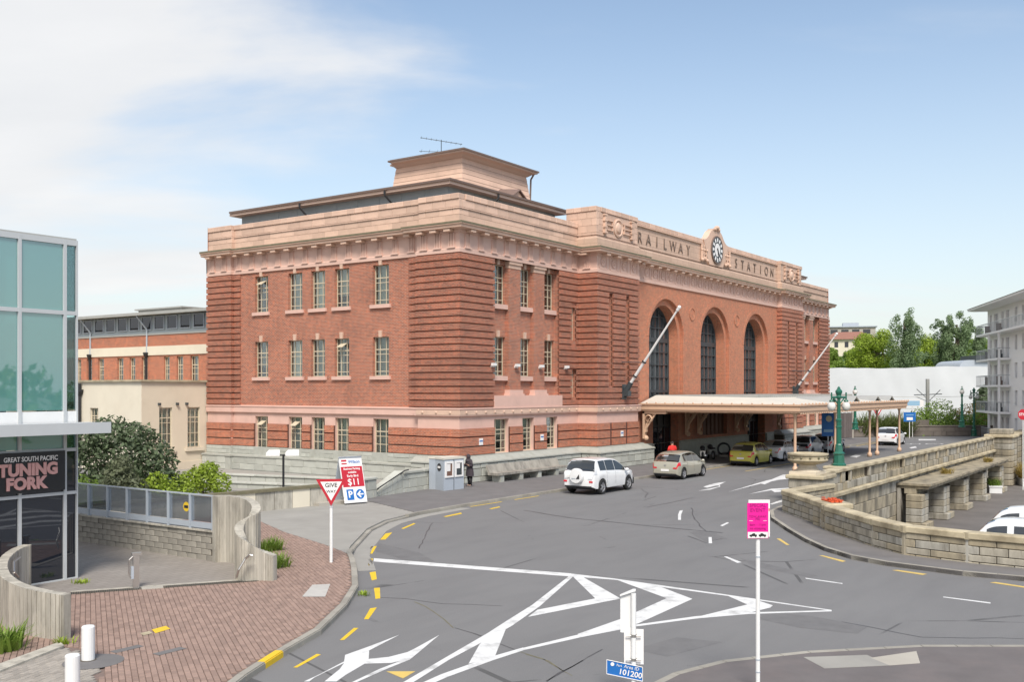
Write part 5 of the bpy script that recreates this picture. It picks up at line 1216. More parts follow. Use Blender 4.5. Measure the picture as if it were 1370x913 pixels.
for k in range(5):
    za, zb_ = .30 + k * .17, .30 + (k + 1) * .17
    for r in range(3):
        x0, x1 = k * .42 + .012, (k + 1) * .42 - .012; mb = MB(); mb.prism([(x0, -.25), (x1, -.25), (x1, .25), (x0, .25)], [za * r / 3 + .012, zb_ * r / 3 + .012, zb_ * r / 3 + .012, za * r / 3 + .012], [za * (r + 1) / 3, zb_ * (r + 1) / 3, zb_ * (r + 1) / 3, za * (r + 1) / 3]); mb.build('stone', M['granite'], o)
mb = MB(); mb.pipe([(-.1, -.42, .5), (2.0, -.42, 1.18), (2.3, -.42, 1.2)], .03); mb.tube((0, -.42, .5), (0, -.25, .4), .02); mb.tube((1.9, -.42, 1.14), (1.9, -.25, 1.0), .02); mb.build('handrail', M['black'], o)
stone_run('stone_pier', 'square stone gate pier between the a-board and the stair wall', (-8.75, -1.0), (-7.75, -.9), .92, [0, .45, .92], th=.7, cap=.12, bl=.5)
stone_run('terrace_wall', 'long low granite terrace wall in front of the station side', (-4.4, 3.0), (-6.9, 13.5), .42, [0, .42], th=.4, cap=.1, bl=.8)
stone_run('terrace_wall', 'second lower granite terrace wall nearer the driveway', (-6.2, 1.2), (-8.8, 11.5), .26, [0, .26], th=.4, cap=.1, bl=.8)
# ------------------------------------------------------------ right side: low wall, balustrade, lower level
def wall_chain(name, label, pts, h, zs, th, z0, cap, bl, group=None, mat='sand', cmat='sandcap'):
    o = empty(name, (pts[0][0], pts[0][1], 0), 0, label, 'wall', group); b0 = Vector(pts[0])
    for p in pts[1:-1]:
        mb = MB(); mb.lathe([(th / 2 - .004, z0), (th / 2 - .004, h)], n=16); mb.build('corner_stone', M[mat], o, loc=(p[0] - b0.x, p[1] - b0.y, 0))
        mb = MB(); mb.lathe([(th / 2 + cap[1] - .004, h + .001), (th / 2 + cap[1] - .004, h + cap[0] - .003), (.001, h + cap[0] - .003)], n=16); mb.build('corner_cap', M[cmat], o, loc=(p[0] - b0.x, p[1] - b0.y, 0))
    for i, (p, q) in enumerate(zip(pts[:-1], pts[1:])):
        p, q = Vector(p) - b0, Vector(q) - b0; d = (q - p).normalized(); L = (q - p).length; ang = math.atan2(d.y, d.x)
        def place(ob, u, z): ob.location = (p.x + d.x * u, p.y + d.y * u, z); ob.rotation_euler = (0, 0, ang)
        mb = MB(); mb.box(0, L, -th / 2 + .03, th / 2 - .03, z0, h); place(mb.build('core', M['joint'], o), 0, 0)
        for r in range(len(zs) - 1):
            u = 0; first = (.3 + .45 * (r % 2)) * bl
            while u < L - .01:
                e = min(L, u + (first or bl * random.choice((.75, .9, 1, 1.2)))); first = 0
                if L - e < .3: e = L
                ob = block('stone', 0, e - u - .02, -th / 2, th / 2, 0, zs[r + 1] - zs[r] - .018, M[mat], o, .015)
                n = random.uniform(-.008, .012); place(ob, (u + e) / 2, (zs[r] + zs[r + 1]) / 2); ob.location.x += d.y * n; ob.location.y -= d.x * n; u = e
        m = max(1, round(L / 1.7))
        for k in range(m):
            ob = block('coping_stone', 0, L / m - .01, -th / 2 - cap[1], th / 2 + cap[1], 0, cap[0], M[cmat], o, .03); place(ob, L * (k + .5) / m, h + cap[0] / 2)
    return o
lowz = [.02, .16, .36, .60, .78]
LWp = [(1.6, -18.95), (-2.2, -18.42)]
wall_chain('stone_wall', 'short weathered stone wall from the urn pier to the footpath corner', LWp, .78, lowz, .42, -3.2, (.20, .05), .9)
wall_chain('stone_wall', 'long weathered low stone wall curving along the right footpath', [(-2.2, -18.42), (-5.3, -20.85), (-6.6, -21.55), (-9.4, -23.9), (-10.45, -25.05), (-10.85, -26.8), (-10.95, -28.5), (-11.0, -34)], .78, lowz, .42, -3.2, (.20, .05), 1.0)
p = at(1119, 700, .12); pr = empty('wall_pier', (-5.75, -21.3, 0), math.atan2(-2.4, -3.1), 'square stone pier in the low wall with orange mesh lying on top', 'pier')
for r in range(4):
    for k in range(2): block('stone', -.72 + k * .72 + .006, k * .72 - .006, -.42, .42, .02 + r * .2 + .006, .02 + (r + 1) * .2 - .006, M['sand'], pr, .02)
block('coping_stone', -.8, .8, -.5, .5, .82, 1.02, M['sandcap'], pr, .03)
mb = MB(); 
for k in range(26):
    a = random.uniform(-.5, .35); b = random.uniform(-.16, .16); c = random.uniform(0, R(40)); l = random.uniform(.15, .4)
    mb.tube((a, b, .03 + random.random() * .06), (a + l * math.cos(c), b + l * math.sin(c) * .4, .03 + random.random() * .08), .02, n=5)
mb.box(-.45, .5, -.2, .2, .0, .04)
o = mb.build('barrier_mesh', M['orange'], loc=(-5.75, -21.3, 1.03), rot=(0, 0, R(-141))); tag(o, 'crumpled orange barrier mesh lying on the stone pier', 'barrier mesh')
BY = -17.2
bal = empty('balustrade', (5, BY, 0), label='long weathered stone balustrade above the lower car park', cat='balustrade')
def bblock(n, x0, x1, y0, y1, z0, z1, mat, b=.02): return block(n, x0 - 5, x1 - 5, y0 - BY, y1 - BY, z0, z1, mat, bal, b)
mb = MB(); mb.box(-1.5, 47.5, -.14, .14, 0, .9)
x = 3.8; bays = []
u = 3.8
pat = [('pan', 3.0), ('pan', 1.8), ('pan', 1.4), ('bal', 3.2), ('pan', 3.4), ('bal', 3.9), ('pan', 2.6), ('pan', 3.2), ('pan', 3.2), ('pan', 3.0), ('pan', 3.6), ('pan', 3.4), ('pan', 3.4), ('pan', 3.8), ('pan', 3.6)]
core = MB(); bl_ = MB(); bl_.box(-.10, .10, -.10, .10, 0, .05); bl_.box(-.08, .08, -.08, .08, .05, .48); bl_.box(-.10, .10, -.10, .10, .48, .53); blm = bl_.mesh('baluster', M['sandcap'])
for kind, l in pat:
    if kind == 'bal':
        for k in range(int(l / .36)): put('baluster', blm, bal, (u + .16 + k * .36 - 5, 0, .40))
        bblock('stone', u, u + l, BY - .2, BY + .2, .02, .39, M['sand'])
    else:
        core.box(u - 5, u + l - 5, -.12, .12, 0, .93)
        bblock('stone', u + .008, u + .28, BY - .24, BY + .2, .40, .92, M['sand']); bblock('stone', u + .29, u + l - .30, BY - .15, BY + .19, .40, .92, M['sand']); bblock('stone', u + l - .28, u + l - .008, BY - .24, BY + .2, .40, .92, M['sand'])
        for a, b in ((u, u + l / 2), (u + l / 2, u + l)): bblock('stone', a + .006, b - .006, BY - .22, BY + .2, .02, .39, M['sand'])
    u += l
UE = u
core.build('core', M['joint'], bal)
k = 0; u = 3.7
while u < UE: bblock('coping_stone', u + .005, min(UE, u + 1.9) - .005, BY - .30, BY + .28, .93, 1.12, M['sandcap'], .04); u += 1.9
u = 3.7
while u < UE: bblock('string_stone', u + .005, min(UE, u + 2.3) - .005, BY - .42, BY - .1, -.20, .02, M['sandcap'], .04); u += 2.3
# retaining wall below: blockwork courses and piers
rt = empty('retaining_wall', (5, BY, -3), label='tall stone retaining wall with porch openings below the balustrade', cat='wall')
mb = MB(); mb.box(-6.5, UE - 5, .0, .3, 0, 2.98); mb.build('core', M['joint'], rt)
for r in range(4):
    u = -1.0 + (.9 if r % 2 else 0)
    while u < UE:
        e = min(UE, u + 2.2); block('stone', u - 5 + .01, e - 5 - .01, -.16, .1, .02 + r * .68 + .01, .02 + (r + 1) * .68 - .01, M['sand'], rt, .025); u = e
# projecting porch: flat slab roof on banded piers
po = empty('stone_porch', (30, -18.4, -3), label='flat roofed stone porch with square piers against the retaining wall', cat='porch')
PX0, PX1 = 19.0, 46.0
mb = MB(); mb.box(PX0 - 30, PX1 - 30, -.75, 1.0, 2.30, 2.48); mb.box(PX0 - 30 - .12, PX1 - 30 + .12, -.87, 1.0, 2.48, 2.60); mb.build('roof_slab', M['sand'], po)
mb = MB(); mb.box(PX0 - 30, PX1 - 30, -.05, .6, 2.0, 2.3); mb.build('lintel', M['sand'], po)
xs = [19.3, 25.0, 31.0, 37.6, 44.8]
for i, x in enumerate(xs):
    for r in range(5):
        z0, z1 = r * .40, (r + 1) * .40; q = .8 if r else .95
        block('stone', x - q - 30, x - .02 - 30, -.5 - (.25 if r == 0 else 0), .4, z0 + .01, z1 - .01, M['sand'], po, .03); block('stone', x + .02 - 30, x + q - 30, -.5 - (.25 if r == 0 else 0), .4, z0 + .01, z1 - .01, M['sand'], po, .03)
    if i < len(xs) - 1 and i % 2 == 0:
        mb = MB(); mb.box(x + .55 - 30, x + 1.4 - 30, .1, .2, .6, 2.0); mb.build('shutter', M['wood'], po)
mb = MB(); mb.box(PX0 - 30, PX1 - 30, .80, 1.0, 0, 2.3); mb.build('back_wall', M['greystone'], po)
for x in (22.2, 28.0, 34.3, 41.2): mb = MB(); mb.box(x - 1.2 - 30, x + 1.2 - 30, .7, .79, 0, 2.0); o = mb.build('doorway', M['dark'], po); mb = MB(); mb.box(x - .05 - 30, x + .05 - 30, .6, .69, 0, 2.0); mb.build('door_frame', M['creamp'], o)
# urn on its pier at the head of the balustrade, banded pier at the far end
ub = empty('urn_pier', (2.75, -17.75, 0), label='stone pier at the near end of the balustrade under the urn', cat='pier')
for r in range(3):
    for k in range(2): block('stone', -.85 + k * .85 + .006, k * .85 - .006, -.75, .75, -.2 + r * .42 + .006, -.2 + (r + 1) * .42 - .006, M['sand'], ub, .03)
block('coping_stone', -.95, .95, -.85, .85, 1.06, 1.24, M['sandcap'], ub, .04)
ur = empty('stone_urn', (2.75, -17.6, 1.24), label='wide shallow stone urn on the near pier of the balustrade', cat='urn')
mb = MB(); mb.prism([(-.72, -.6), (.72, -.6), (.72, .6), (-.72, .6)], 0, .14); mb.lathe([(.62, .14), (.50, .20), (.38, .34), (.36, .42), (.42, .46)], n=20); mb.build('foot', M['beige'], ur, smooth=False)
mb = MB(); mb.lathe([(.36, .42), (.6, .48), (.80, .56), (.88, .62), (.88, .66), (.84, .68), (.84, .82), (.90, .86), (.90, .92), (.78, .94), (.70, .86), (.001, .84)], n=28); bowl = mb.build('bowl', M['sandcap'], ur)
for k in range(28):
    a = 2 * math.pi * k / 28; q = MB(); q.sphere((.85 * math.cos(a), .85 * math.sin(a), .75), .055, 6, 4)
    if k % 2 == 0: q.build('bead', M['lichen'], bowl)
ep = empty('end_pier', (UE + 1.3, BY - .6, -3), label='massive banded stone pier at the far end of the balustrade', cat='pier')
for r in range(8):
    for k in range(2): block('stone', -1.3 + k * 1.3 + .01, k * 1.3 - .01, -1.0, 1.0, r * .5 + .012, (r + 1) * .5 - .012, M['sand'], ep, .05)
block('coping_stone', -1.45, 1.45, -1.15, 1.15, 4.0, 4.25, M['sandcap'], ep, .05); block('coping_stone', -1.1, 1.1, -.8, .8, 4.26, 4.7, M['sand'], ep, .05)
bw_ = empty('boundary_wall', (UE + 2.7, BY - .6, -3), label='banded stone wall continuing right of the massive end pier', cat='wall')
for r in range(8):
    for k in range(5): block('stone', k * 2.4 + .01, (k + 1) * 2.4 - .01, -.6, .4, r * .5 + .012, (r + 1) * .5 - .012, M['sand'], bw_, .04)
for k in range(5): block('coping_stone', k * 2.4 + .01, (k + 1) * 2.4 - .01, -.75, .55, 4.0, 4.2, M['sandcap'], bw_, .04)
# far stone parapet across the end of the road
fp = [(64.6, -.6), (68, -2.7), (71.7, -5.1), (74, -8.2), (76.2, -11.2), (78, -14.2), (79.6, -17.2)]
wall_chain('stone_parapet', 'brown stone parapet across the far end of the road', fp, 1.0, [.02, .5, 1.0], .5, -3.2, (.15, .06), 2.0, mat='brownwall', cmat='brownwall')
mb = MB(); q = [Vector(p) for p in ((67.6, -1.9), (71.0, -4.2), (73.2, -7.2))]
for a, b in zip(q[:-1], q[1:]): d = (b - a).normalized(); mb.obox((a + b) / 2, d, (d.y, -d.x), (b - a).length / 2, .12, -3, 1.75)
o = mb.build('concrete_wall', M['brownwall']); tag(o, 'plain brown concrete wall rising behind the far parapet', 'wall')
p = at(1131, 586, 0); o = empty('board_gate', (63.2, -1.2, 0), R(-20), 'tall weathered board screen at the end of the station', 'screen')
for k in range(7): mb = MB(); mb.box(-1.2 + k * .34, -1.2 + (k + 1) * .34 - .03, -.05, .05, .05, 2.6 + .04 * (k % 2)); mb.build('board', M['timber'], o)
mb = MB(); mb.box(-1.25, 1.25, .05, .12, 2.3, 2.42); mb.box(1.15, 1.35, -.08, .12, 0, 2.7); mb.build('frame', M['concflat'], o)

# ------------------------------------------------------------ far background
# hill
nx, ny = 40, 26; mb = MB(); vs = []
org = far(1230, 522, 175); e1 = RT; e2 = FW
for j in range(ny):
    for i in range(nx):
        a = -160 + 320 * i / (nx - 1); b = -14 + 330 * (j / (ny - 1)) ** 1.5
        h = -3.4 + 12.6 * (1 / (1 + math.exp(-(b + 2) / 4.0))) + 3.5 * math.sin(a * .03 + 1) * max(0, b) / 120 + .03 * max(0, b)
        p = org + e1 * a + e2 * b; vs.append((p.x, p.y, h))
mb.add(vs, [(j * nx + i, j * nx + i + 1, (j + 1) * nx + i + 1, (j + 1) * nx + i) for j in range(ny - 1) for i in range(nx - 1)])
mb.build('hill', M['grass'], smooth=True)['kind'] = 'structure'
# long building wrapped in white sheeting
wb = empty('wrapped_building', far(1215, 522, 150), label='long low building wrapped in white sheeting', cat='building'); wb.location.z = -3.3
o0 = far(1080, 522, 146); o1 = far(1335, 522, 142); dd = (o1 - o0); Lw = dd.length; dd.normalize(); ww = Vector((-dd.y, dd.x, 0)); ww = ww if ww.dot(FW) > 0 else -ww
n = 90; vs = []; fs = []; zs_ = np.linspace(0, 1, 12)
base = Vector(wb.location)
for i in range(n):
    t = i / (n - 1); s = t * Lw
    tp = 11.45 + (.18 / (1 + math.exp(-(s - Lw * .58) * .9))) + .03 * math.sin(s * 1.7) + .04 * math.sin(s * .43)
    for z in zs_:
        bulge = .07 * math.sin(s * .5 + z * 5) * math.sin(z * math.pi) + .02 * math.sin(s * 2.3 + z * 11) + .03 * math.sin(s * .9 - z * 6)
        p = o0 + dd * s - ww * bulge; vs.append((p.x - base.x, p.y - base.y, tp * z))
k = len(zs_)
for i in range(n - 1):
    for j in range(k - 1): fs.append((i * k + j, (i + 1) * k + j, (i + 1) * k + j + 1, i * k + j + 1))
mb = MB(); mb.add(vs, fs); mb.build('sheeting', M['wrap'], wb, smooth=True)
mb = MB(); P = [o0 + ww * .5, o1 + ww * .5, o1 + ww * 14, o0 + ww * 14]; mb.prism([(p.x - base.x, p.y - base.y) for p in P], 0, 11.2); mb.build('roof', M['zinc'], wb)
# white apartment block on the right
P0 = far(1323, 522, 110); ed = -(FW + RT * .235).normalized(); nd_ = Vector((ed.y, -ed.x, 0)); nd_ = nd_ if nd_.dot(-RT) > 0 else -nd_
ap = empty('apartment_block', (P0.x, P0.y, -3.2), label='white five storey apartment block with corner balconies', cat='building')
Ma = Matrix(((ed.x, nd_.x, 0, 0), (ed.y, nd_.y, 0, 0), (0, 0, 1, 0), (0, 0, 0, 1)))   # local x along the face towards the camera, y outward
def appart(mb, name, mat, parent=ap): 
    mb.v = [tuple(Ma @ Vector(p)) for p in mb.v]; return mb.build(name, mat, parent)
fAP = FR('F', 0)
class FA:
    def __call__(s, u, z, n=0.0): return (u, n, z)
fa = FA(); FLH = 2.8; z00 = 3.2 - 2.4
zb = [ (546 - 0, ), ]
slabs = [3.2 + k * 2.75 for k in range(5)]          # local heights of the balcony slabs
ops = [(u, u + 1.0, z + .75, z + 2.2) for z in slabs for u in (10.9, 13.6, 17.0, 20.0, 23.0)]
dops = [(u, v, z + .02, z + 2.15) for z in slabs for u, v in ((.4, 1.3), (2.4, 4.2), (5.6, 6.5), (7.4, 8.8))]
mb = MB(); wall(mb, fa, -.6, 26, 0, 16.9, ops + dops, depth=.25); mb.poly([(-.6, 0, 0), (-.6, -14, 0), (-.6, -14, 16.9), (-.6, 0, 16.9)]); mb.poly([(26, 0, 0), (26, -14, 0), (26, -14, 16.9), (26, 0, 16.9)])
appart(mb, 'wall', M['render_white'])
for q in ops + dops:
    mb = MB(); mb.box(q[0], q[1], -.22, -.18, q[2], q[3]); o = appart(mb, 'window' if q in ops else 'glass_door', M['darkglass']); c = (q[0] + q[1]) / 2
    mb = MB(); mb.box(c - .04, c + .04, -.18, -.14, q[2], q[3]); mb.box(q[0], q[1], -.18, .05, q[2] - .06, q[2]); appart(mb, 'frame', M['render_white'], o)
for k, z in enumerate(slabs):
    E_ = 9.4 if k < 4 else 26
    mb = MB(); mb.prism([(-.9, .003), (E_, .003), (E_, 1.25), (-.3, 1.25), (-.9, .7)], z - .2, z); appart(mb, 'balcony_slab', M['render_white'])
    P = [(-.85, .05), (-.85, .68), (-.28, 1.2), (E_ - .05, 1.2), (E_ - .05, .05)]; mb = MB()
    for a, b in zip(P[:-1], P[1:]):
        l = math.hypot(b[0] - a[0], b[1] - a[1]); d = Vector((b[0] - a[0], b[1] - a[1])) / l
        for j in range(int(l / .5)): x, y = a[0] + d.x * j * .5, a[1] + d.y * j * .5; mb.box(x - .018, x + .018, y - .018, y + .018, z, z + .95)
        mb.obox(((a[0] + b[0]) / 2, (a[1] + b[1]) / 2), d, (d.y, -d.x), l / 2, .03, z + .95, z + 1.02)
    appart(mb, 'balcony_rail', M['greymull'])
    for x0 in (1.6, 6.7): mb = MB(); mb.box(x0, x0 + .5, .25, .75, z + .42, z + .47); mb.box(x0, x0 + .05, .25, .75, z, z + .9); mb.box(x0 + .45, x0 + .5, .25, .75, z, z + .42); appart(mb, 'balcony_chair', M['iron'] if k % 2 else M['gutter'])
for x in (4.9, 9.2): mb = MB(); mb.box(x - .12, x + .12, .95, 1.15, 0, slabs[4] - .2); appart(mb, 'balcony_post', M['render_white'])
mb = MB(); mb.prism([(-1.5, -15), (27, -15), (27, 2.0), (-.9, 2.0), (-1.5, 1.2)], 16.9, 17.1); appart(mb, 'eave', M['render_white'])
mb = MB(); c = [(-1.6, -15.1, 17.11), (27.1, -15.1, 17.11), (27.1, 2.1, 17.11), (-1.0, 2.1, 17.11), (-1.6, 1.3, 17.11)]; t = [(3, -9, 18.5), (22, -9, 18.5), (22, -5, 18.5), (4, -5, 18.5), (3, -6, 18.5)]
mb.add(c + t, [(i, (i + 1) % 5, 5 + (i + 1) % 5, 5 + i) for i in range(5)] + [(5, 6, 7, 8, 9)]); appart(mb, 'roof', M['zinc'])
# cream apartment house far off among the trees
fh = empty('hill_house', far(1134, 522, 245), label='cream apartment house with red roof among trees on the hill', cat='building'); fh.location.z = 9.2; fh.rotation_euler.z = YAW - R(90) - R(22)
mb = MB(); ops = [(-5.5 + k * 2.4, -4.6 + k * 2.4, 1 + r * 2.6, 2.4 + r * 2.6) for k in range(5) for r in range(3)]
fa2 = FR('F', 0); wall(mb, fa2, -6.5, 6.5, 0, 8.2, ops, depth=.3); mb.box(-6.5, 6.5, .31, 9, 0, 8.2); mb.build('wall', M['cream'], fh)
for q in ops: mb = MB(); mb.box(q[0], q[1], .2, .25, q[2], q[3]); mb.build('window', M['darkglass'], fh)
mb = MB(); mb.add([(-7, -.6, 8.2), (7, -.6, 8.2), (7, 9.6, 8.2), (-7, 9.6, 8.2), (-3, 4, 10.2), (3, 4, 10.2)], [(0, 1, 5, 4), (1, 2, 5), (2, 3, 4, 5), (3, 0, 4), (0, 1, 2, 3)]); mb.build('roof', M['roof_tile'], fh)
fh2 = empty('tower_block', far(1139, 522, 262), label='grey flat roofed block showing above the red roofed house', cat='building'); fh2.location.z = 9.5; fh2.rotation_euler.z = YAW - R(90) - R(15)
mb = MB(); mb.box(-6, 6, 0, 8, 0, 11.9); mb.build('wall', M['concflat'], fh2)
for k in range(4): mb = MB(); mb.box(-5.2 + k * 2.7, -3.4 + k * 2.7, -.06, 0, 10.2, 11.3); mb.build('window', M['darkglass'], fh2)
mb = MB(); mb.box(-6.4, 6.4, -.4, 8.4, 11.9, 12.2); mb.box(-2, 2, 2, 6, 12.2, 13.2); mb.build('roof', M['grey'], fh2)
# low dark roofed shed at the right end of the sheeting
o = empty('arched_shed', far(1313, 522, 154), label='grey arched roof structure above the right end of the white sheeting', cat='shed'); o.location.z = 5.3; o.rotation_euler.z = YAW - R(90)
mb = MB(); pts = [(-3.4 + 1.4 * (1 - math.cos(a)), 0, 3.0 + 1.3 * math.sin(a)) for a in np.linspace(0, math.pi / 2, 8)] + [(3, 0, 4.3), (3, 0, 0), (-3.4, 0, 0)]
mb.extrude(pts, (0, 9, 0)); mb.build('shell', M['grey'], o); mb = MB(); mb.box(-1, 3.5, -.6, 5, 4.3, 5.0); mb.build('roof', M['iron'], o)
# catenary pole with wires
c = far(1241, 522, 119); o = empty('overhead_pole', (c.x, c.y, -3.2), YAW - R(90), 'grey steel overhead line pole in front of the white sheeting', 'pole')
mb = MB(); mb.box(-.17, .17, -.15, .15, 0, 9.5); mb.build('mast', M['zinc'], o)
mb = MB(); mb.tube((-1.6, 0, 7.6), (1.7, 0, 7.7), .05); mb.tube((-.2, 0, 7.3), (-1.3, 0, 8.3), .04); mb.tube((.2, 0, 6.9), (1.5, 0, 8.2), .04); mb.tube((-.2, 0, 6.9), (-1.4, 0, 7.4), .03); mb.build('arm', M['iron'], o)
mb = MB(); mb.box(1.0, 3.8, -.05, .05, 5.1, 5.22); mb.box(.98, 1.1, -.06, .06, 4.9, 5.4); mb.box(3.7, 3.82, -.06, .06, 4.9, 5.4); mb.build('bracket_bar', M['concflat'], o)
for z, s in ((7.6, 1), (6.2, -1)):
    mb = MB(); pts = [far(px, 522, 118) for px in (1090, 1160, 1241, 1290, 1330)]; mb.pipe([(p.x - c.x, p.y - c.y, z - .25 * math.sin(i / 4 * math.pi)) for i, p in enumerate(pts)], .02, 5); w_ = mb.build('overhead_wire', M['concflat'], None, loc=(c.x, c.y, -3.2)); tag(w_, ('upper' if s > 0 else 'lower') + ' overhead railway wire crossing the white sheeting', 'wire')
# ------------------------------------------------------------ street furniture
# give way sign: triangle on a white post
g = at(443, 753, .12); face = math.atan2(CAM.y - g.y, CAM.x - g.x) + R(90)          # turned to face the road junction
gw = empty('give_way_sign', g, face, 'red and white triangular give way sign on a white post', 'road sign')
mb = MB(); mb.tube((0, 0, 0), (0, 0, 2.05), .045, n=12); mb.build('post', M['white'], gw)
mb = MB()
for z in (1.55, 1.72, 1.9): mb.tube((0, 0, z), (0, 0, z + .015), .05, n=10)
mb.build('band', M['grey'], gw)
def tri(s, y, d, dz=0): return [(-s, y, 2.36 + dz), (s, y, 2.36 + dz), (0, y, 2.36 + dz - d)]
mb = MB(); mb.extrude(tri(.42, -.075, .76), (0, .02, 0)); b = mb.build('plate', M['red'], gw)
mb = MB(); mb.extrude([(-.30, -.079, 2.29), (.30, -.079, 2.29), (0, -.079, 1.75)], (0, .003, 0)); mb.build('plate_face', M['signwhite'], b)
text('lettering', 'GIVE', .165, M['black'], b, (0, -.083, 2.185), (R(90), 0, 0), .002, bold=.002); text('lettering', 'WAY', .115, M['black'], b, (0, -.083, 2.01), (R(90), 0, 0), .002, bold=.001)
# parking a-board
a0 = at(468, 673, .12); ab = empty('a_board', a0, R(-16), 'large parking a-board sign with a red panel reading $11', 'a-board')
for s in (1, -1):
    mb = MB(); lean = .55
    mb.add([(-.55, s * -lean, .05), (.55, s * -lean, .05), (.55, 0, 2.0), (-.55, 0, 2.0), (-.55, s * (-lean + .05), .05), (.55, s * (-lean + .05), .05), (.55, s * .05, 2.0), (-.55, s * .05, 2.0)], [(0, 1, 2, 3), (4, 5, 6, 7), (0, 1, 5, 4), (1, 2, 6, 5), (2, 3, 7, 6), (3, 0, 4, 7)])
    pn = mb.build('panel', M['signwhite'] if s > 0 else M['grey'], ab)
    if s > 0:
        sl = math.hypot(lean, 1.95); tl = math.atan2(lean, 1.95)
        def onp(u, v, d=.004): return (u, -lean * (1 - v) - d * math.cos(tl), .05 + 1.95 * v + d * math.sin(tl))
        def patch(name, u0, u1, v0, v1, mat, d=.004):
            mb = MB(); mb.poly([onp(u0, v0, d), onp(u1, v0, d), onp(u1, v1, d), onp(u0, v1, d)]); return mb.build(name, mat, pn)
        patch('red_panel', -.52, .52, .34, .78, M['red'])
        for u, v, t, z, m in ((.16, .88, 'Wilson', .2, M['blue']), (0, .73, 'Business Parking', .12, M['signwhite']), (0, .655, 'available', .12, M['signwhite']), (0, .575, 'Early Bird', .14, M['signwhite']), (.02, .44, '$11', .40, M['signwhite'])):
            text('lettering', t, z, m, pn, onp(u, v, .009), (R(90) - tl, 0, 0), .002, bold=.003)
        patch('red_bar', -.46, -.2, .89, .93, M['red']); patch('red_bar', -.46, -.2, .83, .86, M['red'])
        patch('parking_square', -.40, -.06, .06, .29, M['blue']); text('lettering', 'P', .4, M['signwhite'], pn, onp(-.23, .175, .009), (R(90) - tl, 0, 0), .002, bold=.012)
        mb = MB(); mb.poly([onp(.25 + .21 * math.cos(q), .175 + .108 * math.sin(q), .005) for q in np.linspace(0, 2 * math.pi, 24, endpoint=False)]); mb.build('arrow_disc', M['blue'], pn)
        mb = MB(); mb.poly([onp(u, v, .009) for u, v in ((.09, .175), (.26, .255), (.30, .23), (.21, .19), (.41, .19), (.41, .16), (.21, .16), (.30, .12), (.26, .095))]); mb.build('arrow', M['signwhite'], pn)
mb = MB(); mb.tube((-.56, -.5, .3), (-.56, .5, .3), .015); mb.tube((.56, -.5, .3), (.56, .5, .3), .015); mb.build('strut', M['steel'], ab)
# twin floodlight
f0 = at(431, 668, .1); f0 = Vector((-10.9, 1.4, 0)); fl = empty('floodlight', f0, R(-50), 'pair of small white floodlights on a dark pole behind the give way sign', 'floodlight')
mb = MB(); mb.tube((0, 0, 0), (0, 0, 2.12), .05); mb.tube((-.4, 0, 2.1), (.4, 0, 2.1), .035); mb.build('pole', M['black'], fl)
for s in (-1, 1):
    mb = MB(); mb.prism([(s * .42 - .3, -.28), (s * .42 + .3, -.28), (s * .42 + .24, .2), (s * .42 - .24, .2)], [2.08, 2.08, 2.2, 2.2], [2.22, 2.22, 2.32, 2.32]); mb.build('lamp', M['signwhite'], fl)
# ticket booth
tb = empty('ticket_booth', (-1.35, -1.0, .12), label='grey ticket booth with two framed notices and a round black badge', cat='booth')
def wpt(px, py): p = at(px, py, .12); return (p.x + 1.35, p.y + 1.0)
A, B, C = wpt(582.5, 655.5), wpt(593.5, 657.3), wpt(620.5, 654.2); D = (C[0], C[1] + .75); E = (A[0], A[1] + .4)
foot = [A, B, C, D, E]
mb = MB(); mb.prism(foot, 0, 1.50); mb.build('body', M['grey'], tb)
cx_, cy_ = sum(p[0] for p in foot) / 5, sum(p[1] for p in foot) / 5
mb = MB(); mb.prism([(cx_ + (p[0] - cx_) * 1.06, cy_ + (p[1] - cy_) * 1.06) for p in foot], 1.50, 1.60); mb.build('roof', M['zinclight'], tb)
bc = Vector(C) - Vector(B); bl2 = bc.length; bd = bc.normalized(); bn = Vector((bd.y, -bd.x)); ang = math.atan2(bd.y, bd.x)
def fpt(t, o=0.0): p = Vector(B) + bc * t + bn * o; return p
for t0, t1, m in ((.06, .46, M['wood']), (.54, .94, M['iron'])):
    c = fpt((t0 + t1) / 2, .02); hw = (t1 - t0) * bl2 / 2
    o = empty('notice_frame', (c.x, c.y, 1.0), ang); bpy.data.objects.remove(o)
    mb = MB()
    for a, b, z0, z1 in ((-hw, hw, -.36, -.28), (-hw, hw, .32, .42), (-hw, -hw + .09, -.28, .32), (hw - .09, hw, -.28, .32)): mb.box(a, b, -.03, .02, z0, z1)
    o = mb.build('notice_frame', M['signwhite'], tb, loc=(c.x, c.y, .98), rot=(0, 0, ang))
    mb = MB(); mb.box(-hw + .09, hw - .09, -.008, .01, -.28, .32); mb.build('notice_board', m, o)
    mb = MB(); mb.box(-hw + .1, -hw + .1 + hw * .9, -.014, -.009, -.05 if t0 < .3 else .05, .30); mb.build('sheet', M['signwhite'], o)
c = fpt(.5, .006); mb = MB(); mb.box(-.012, .012, -.006, .004, 0, 1.48); mb.build('door_joint', M['black'], tb, loc=(c.x, c.y, 0), rot=(0, 0, ang))
ab_ = Vector(B) - Vector(A); adn = Vector((ab_.y, -ab_.x)).normalized(); c = Vector(A) + ab_ * .48 + adn * .004; an_ = math.atan2(ab_.y, ab_.x)
mb = MB(); mb.lathe([(.001, -.012), (.19, -.012), (.19, 0)], (0, 0, 0), 24, axis='y'); o = mb.build('badge', M['black'], tb, loc=(c.x, c.y, 1.12), rot=(0, 0, an_))
mb = MB(); mb.box(-.13, .13, -.018, -.012, -.05, .05); mb.build('badge_mark', M['signwhite'], o)
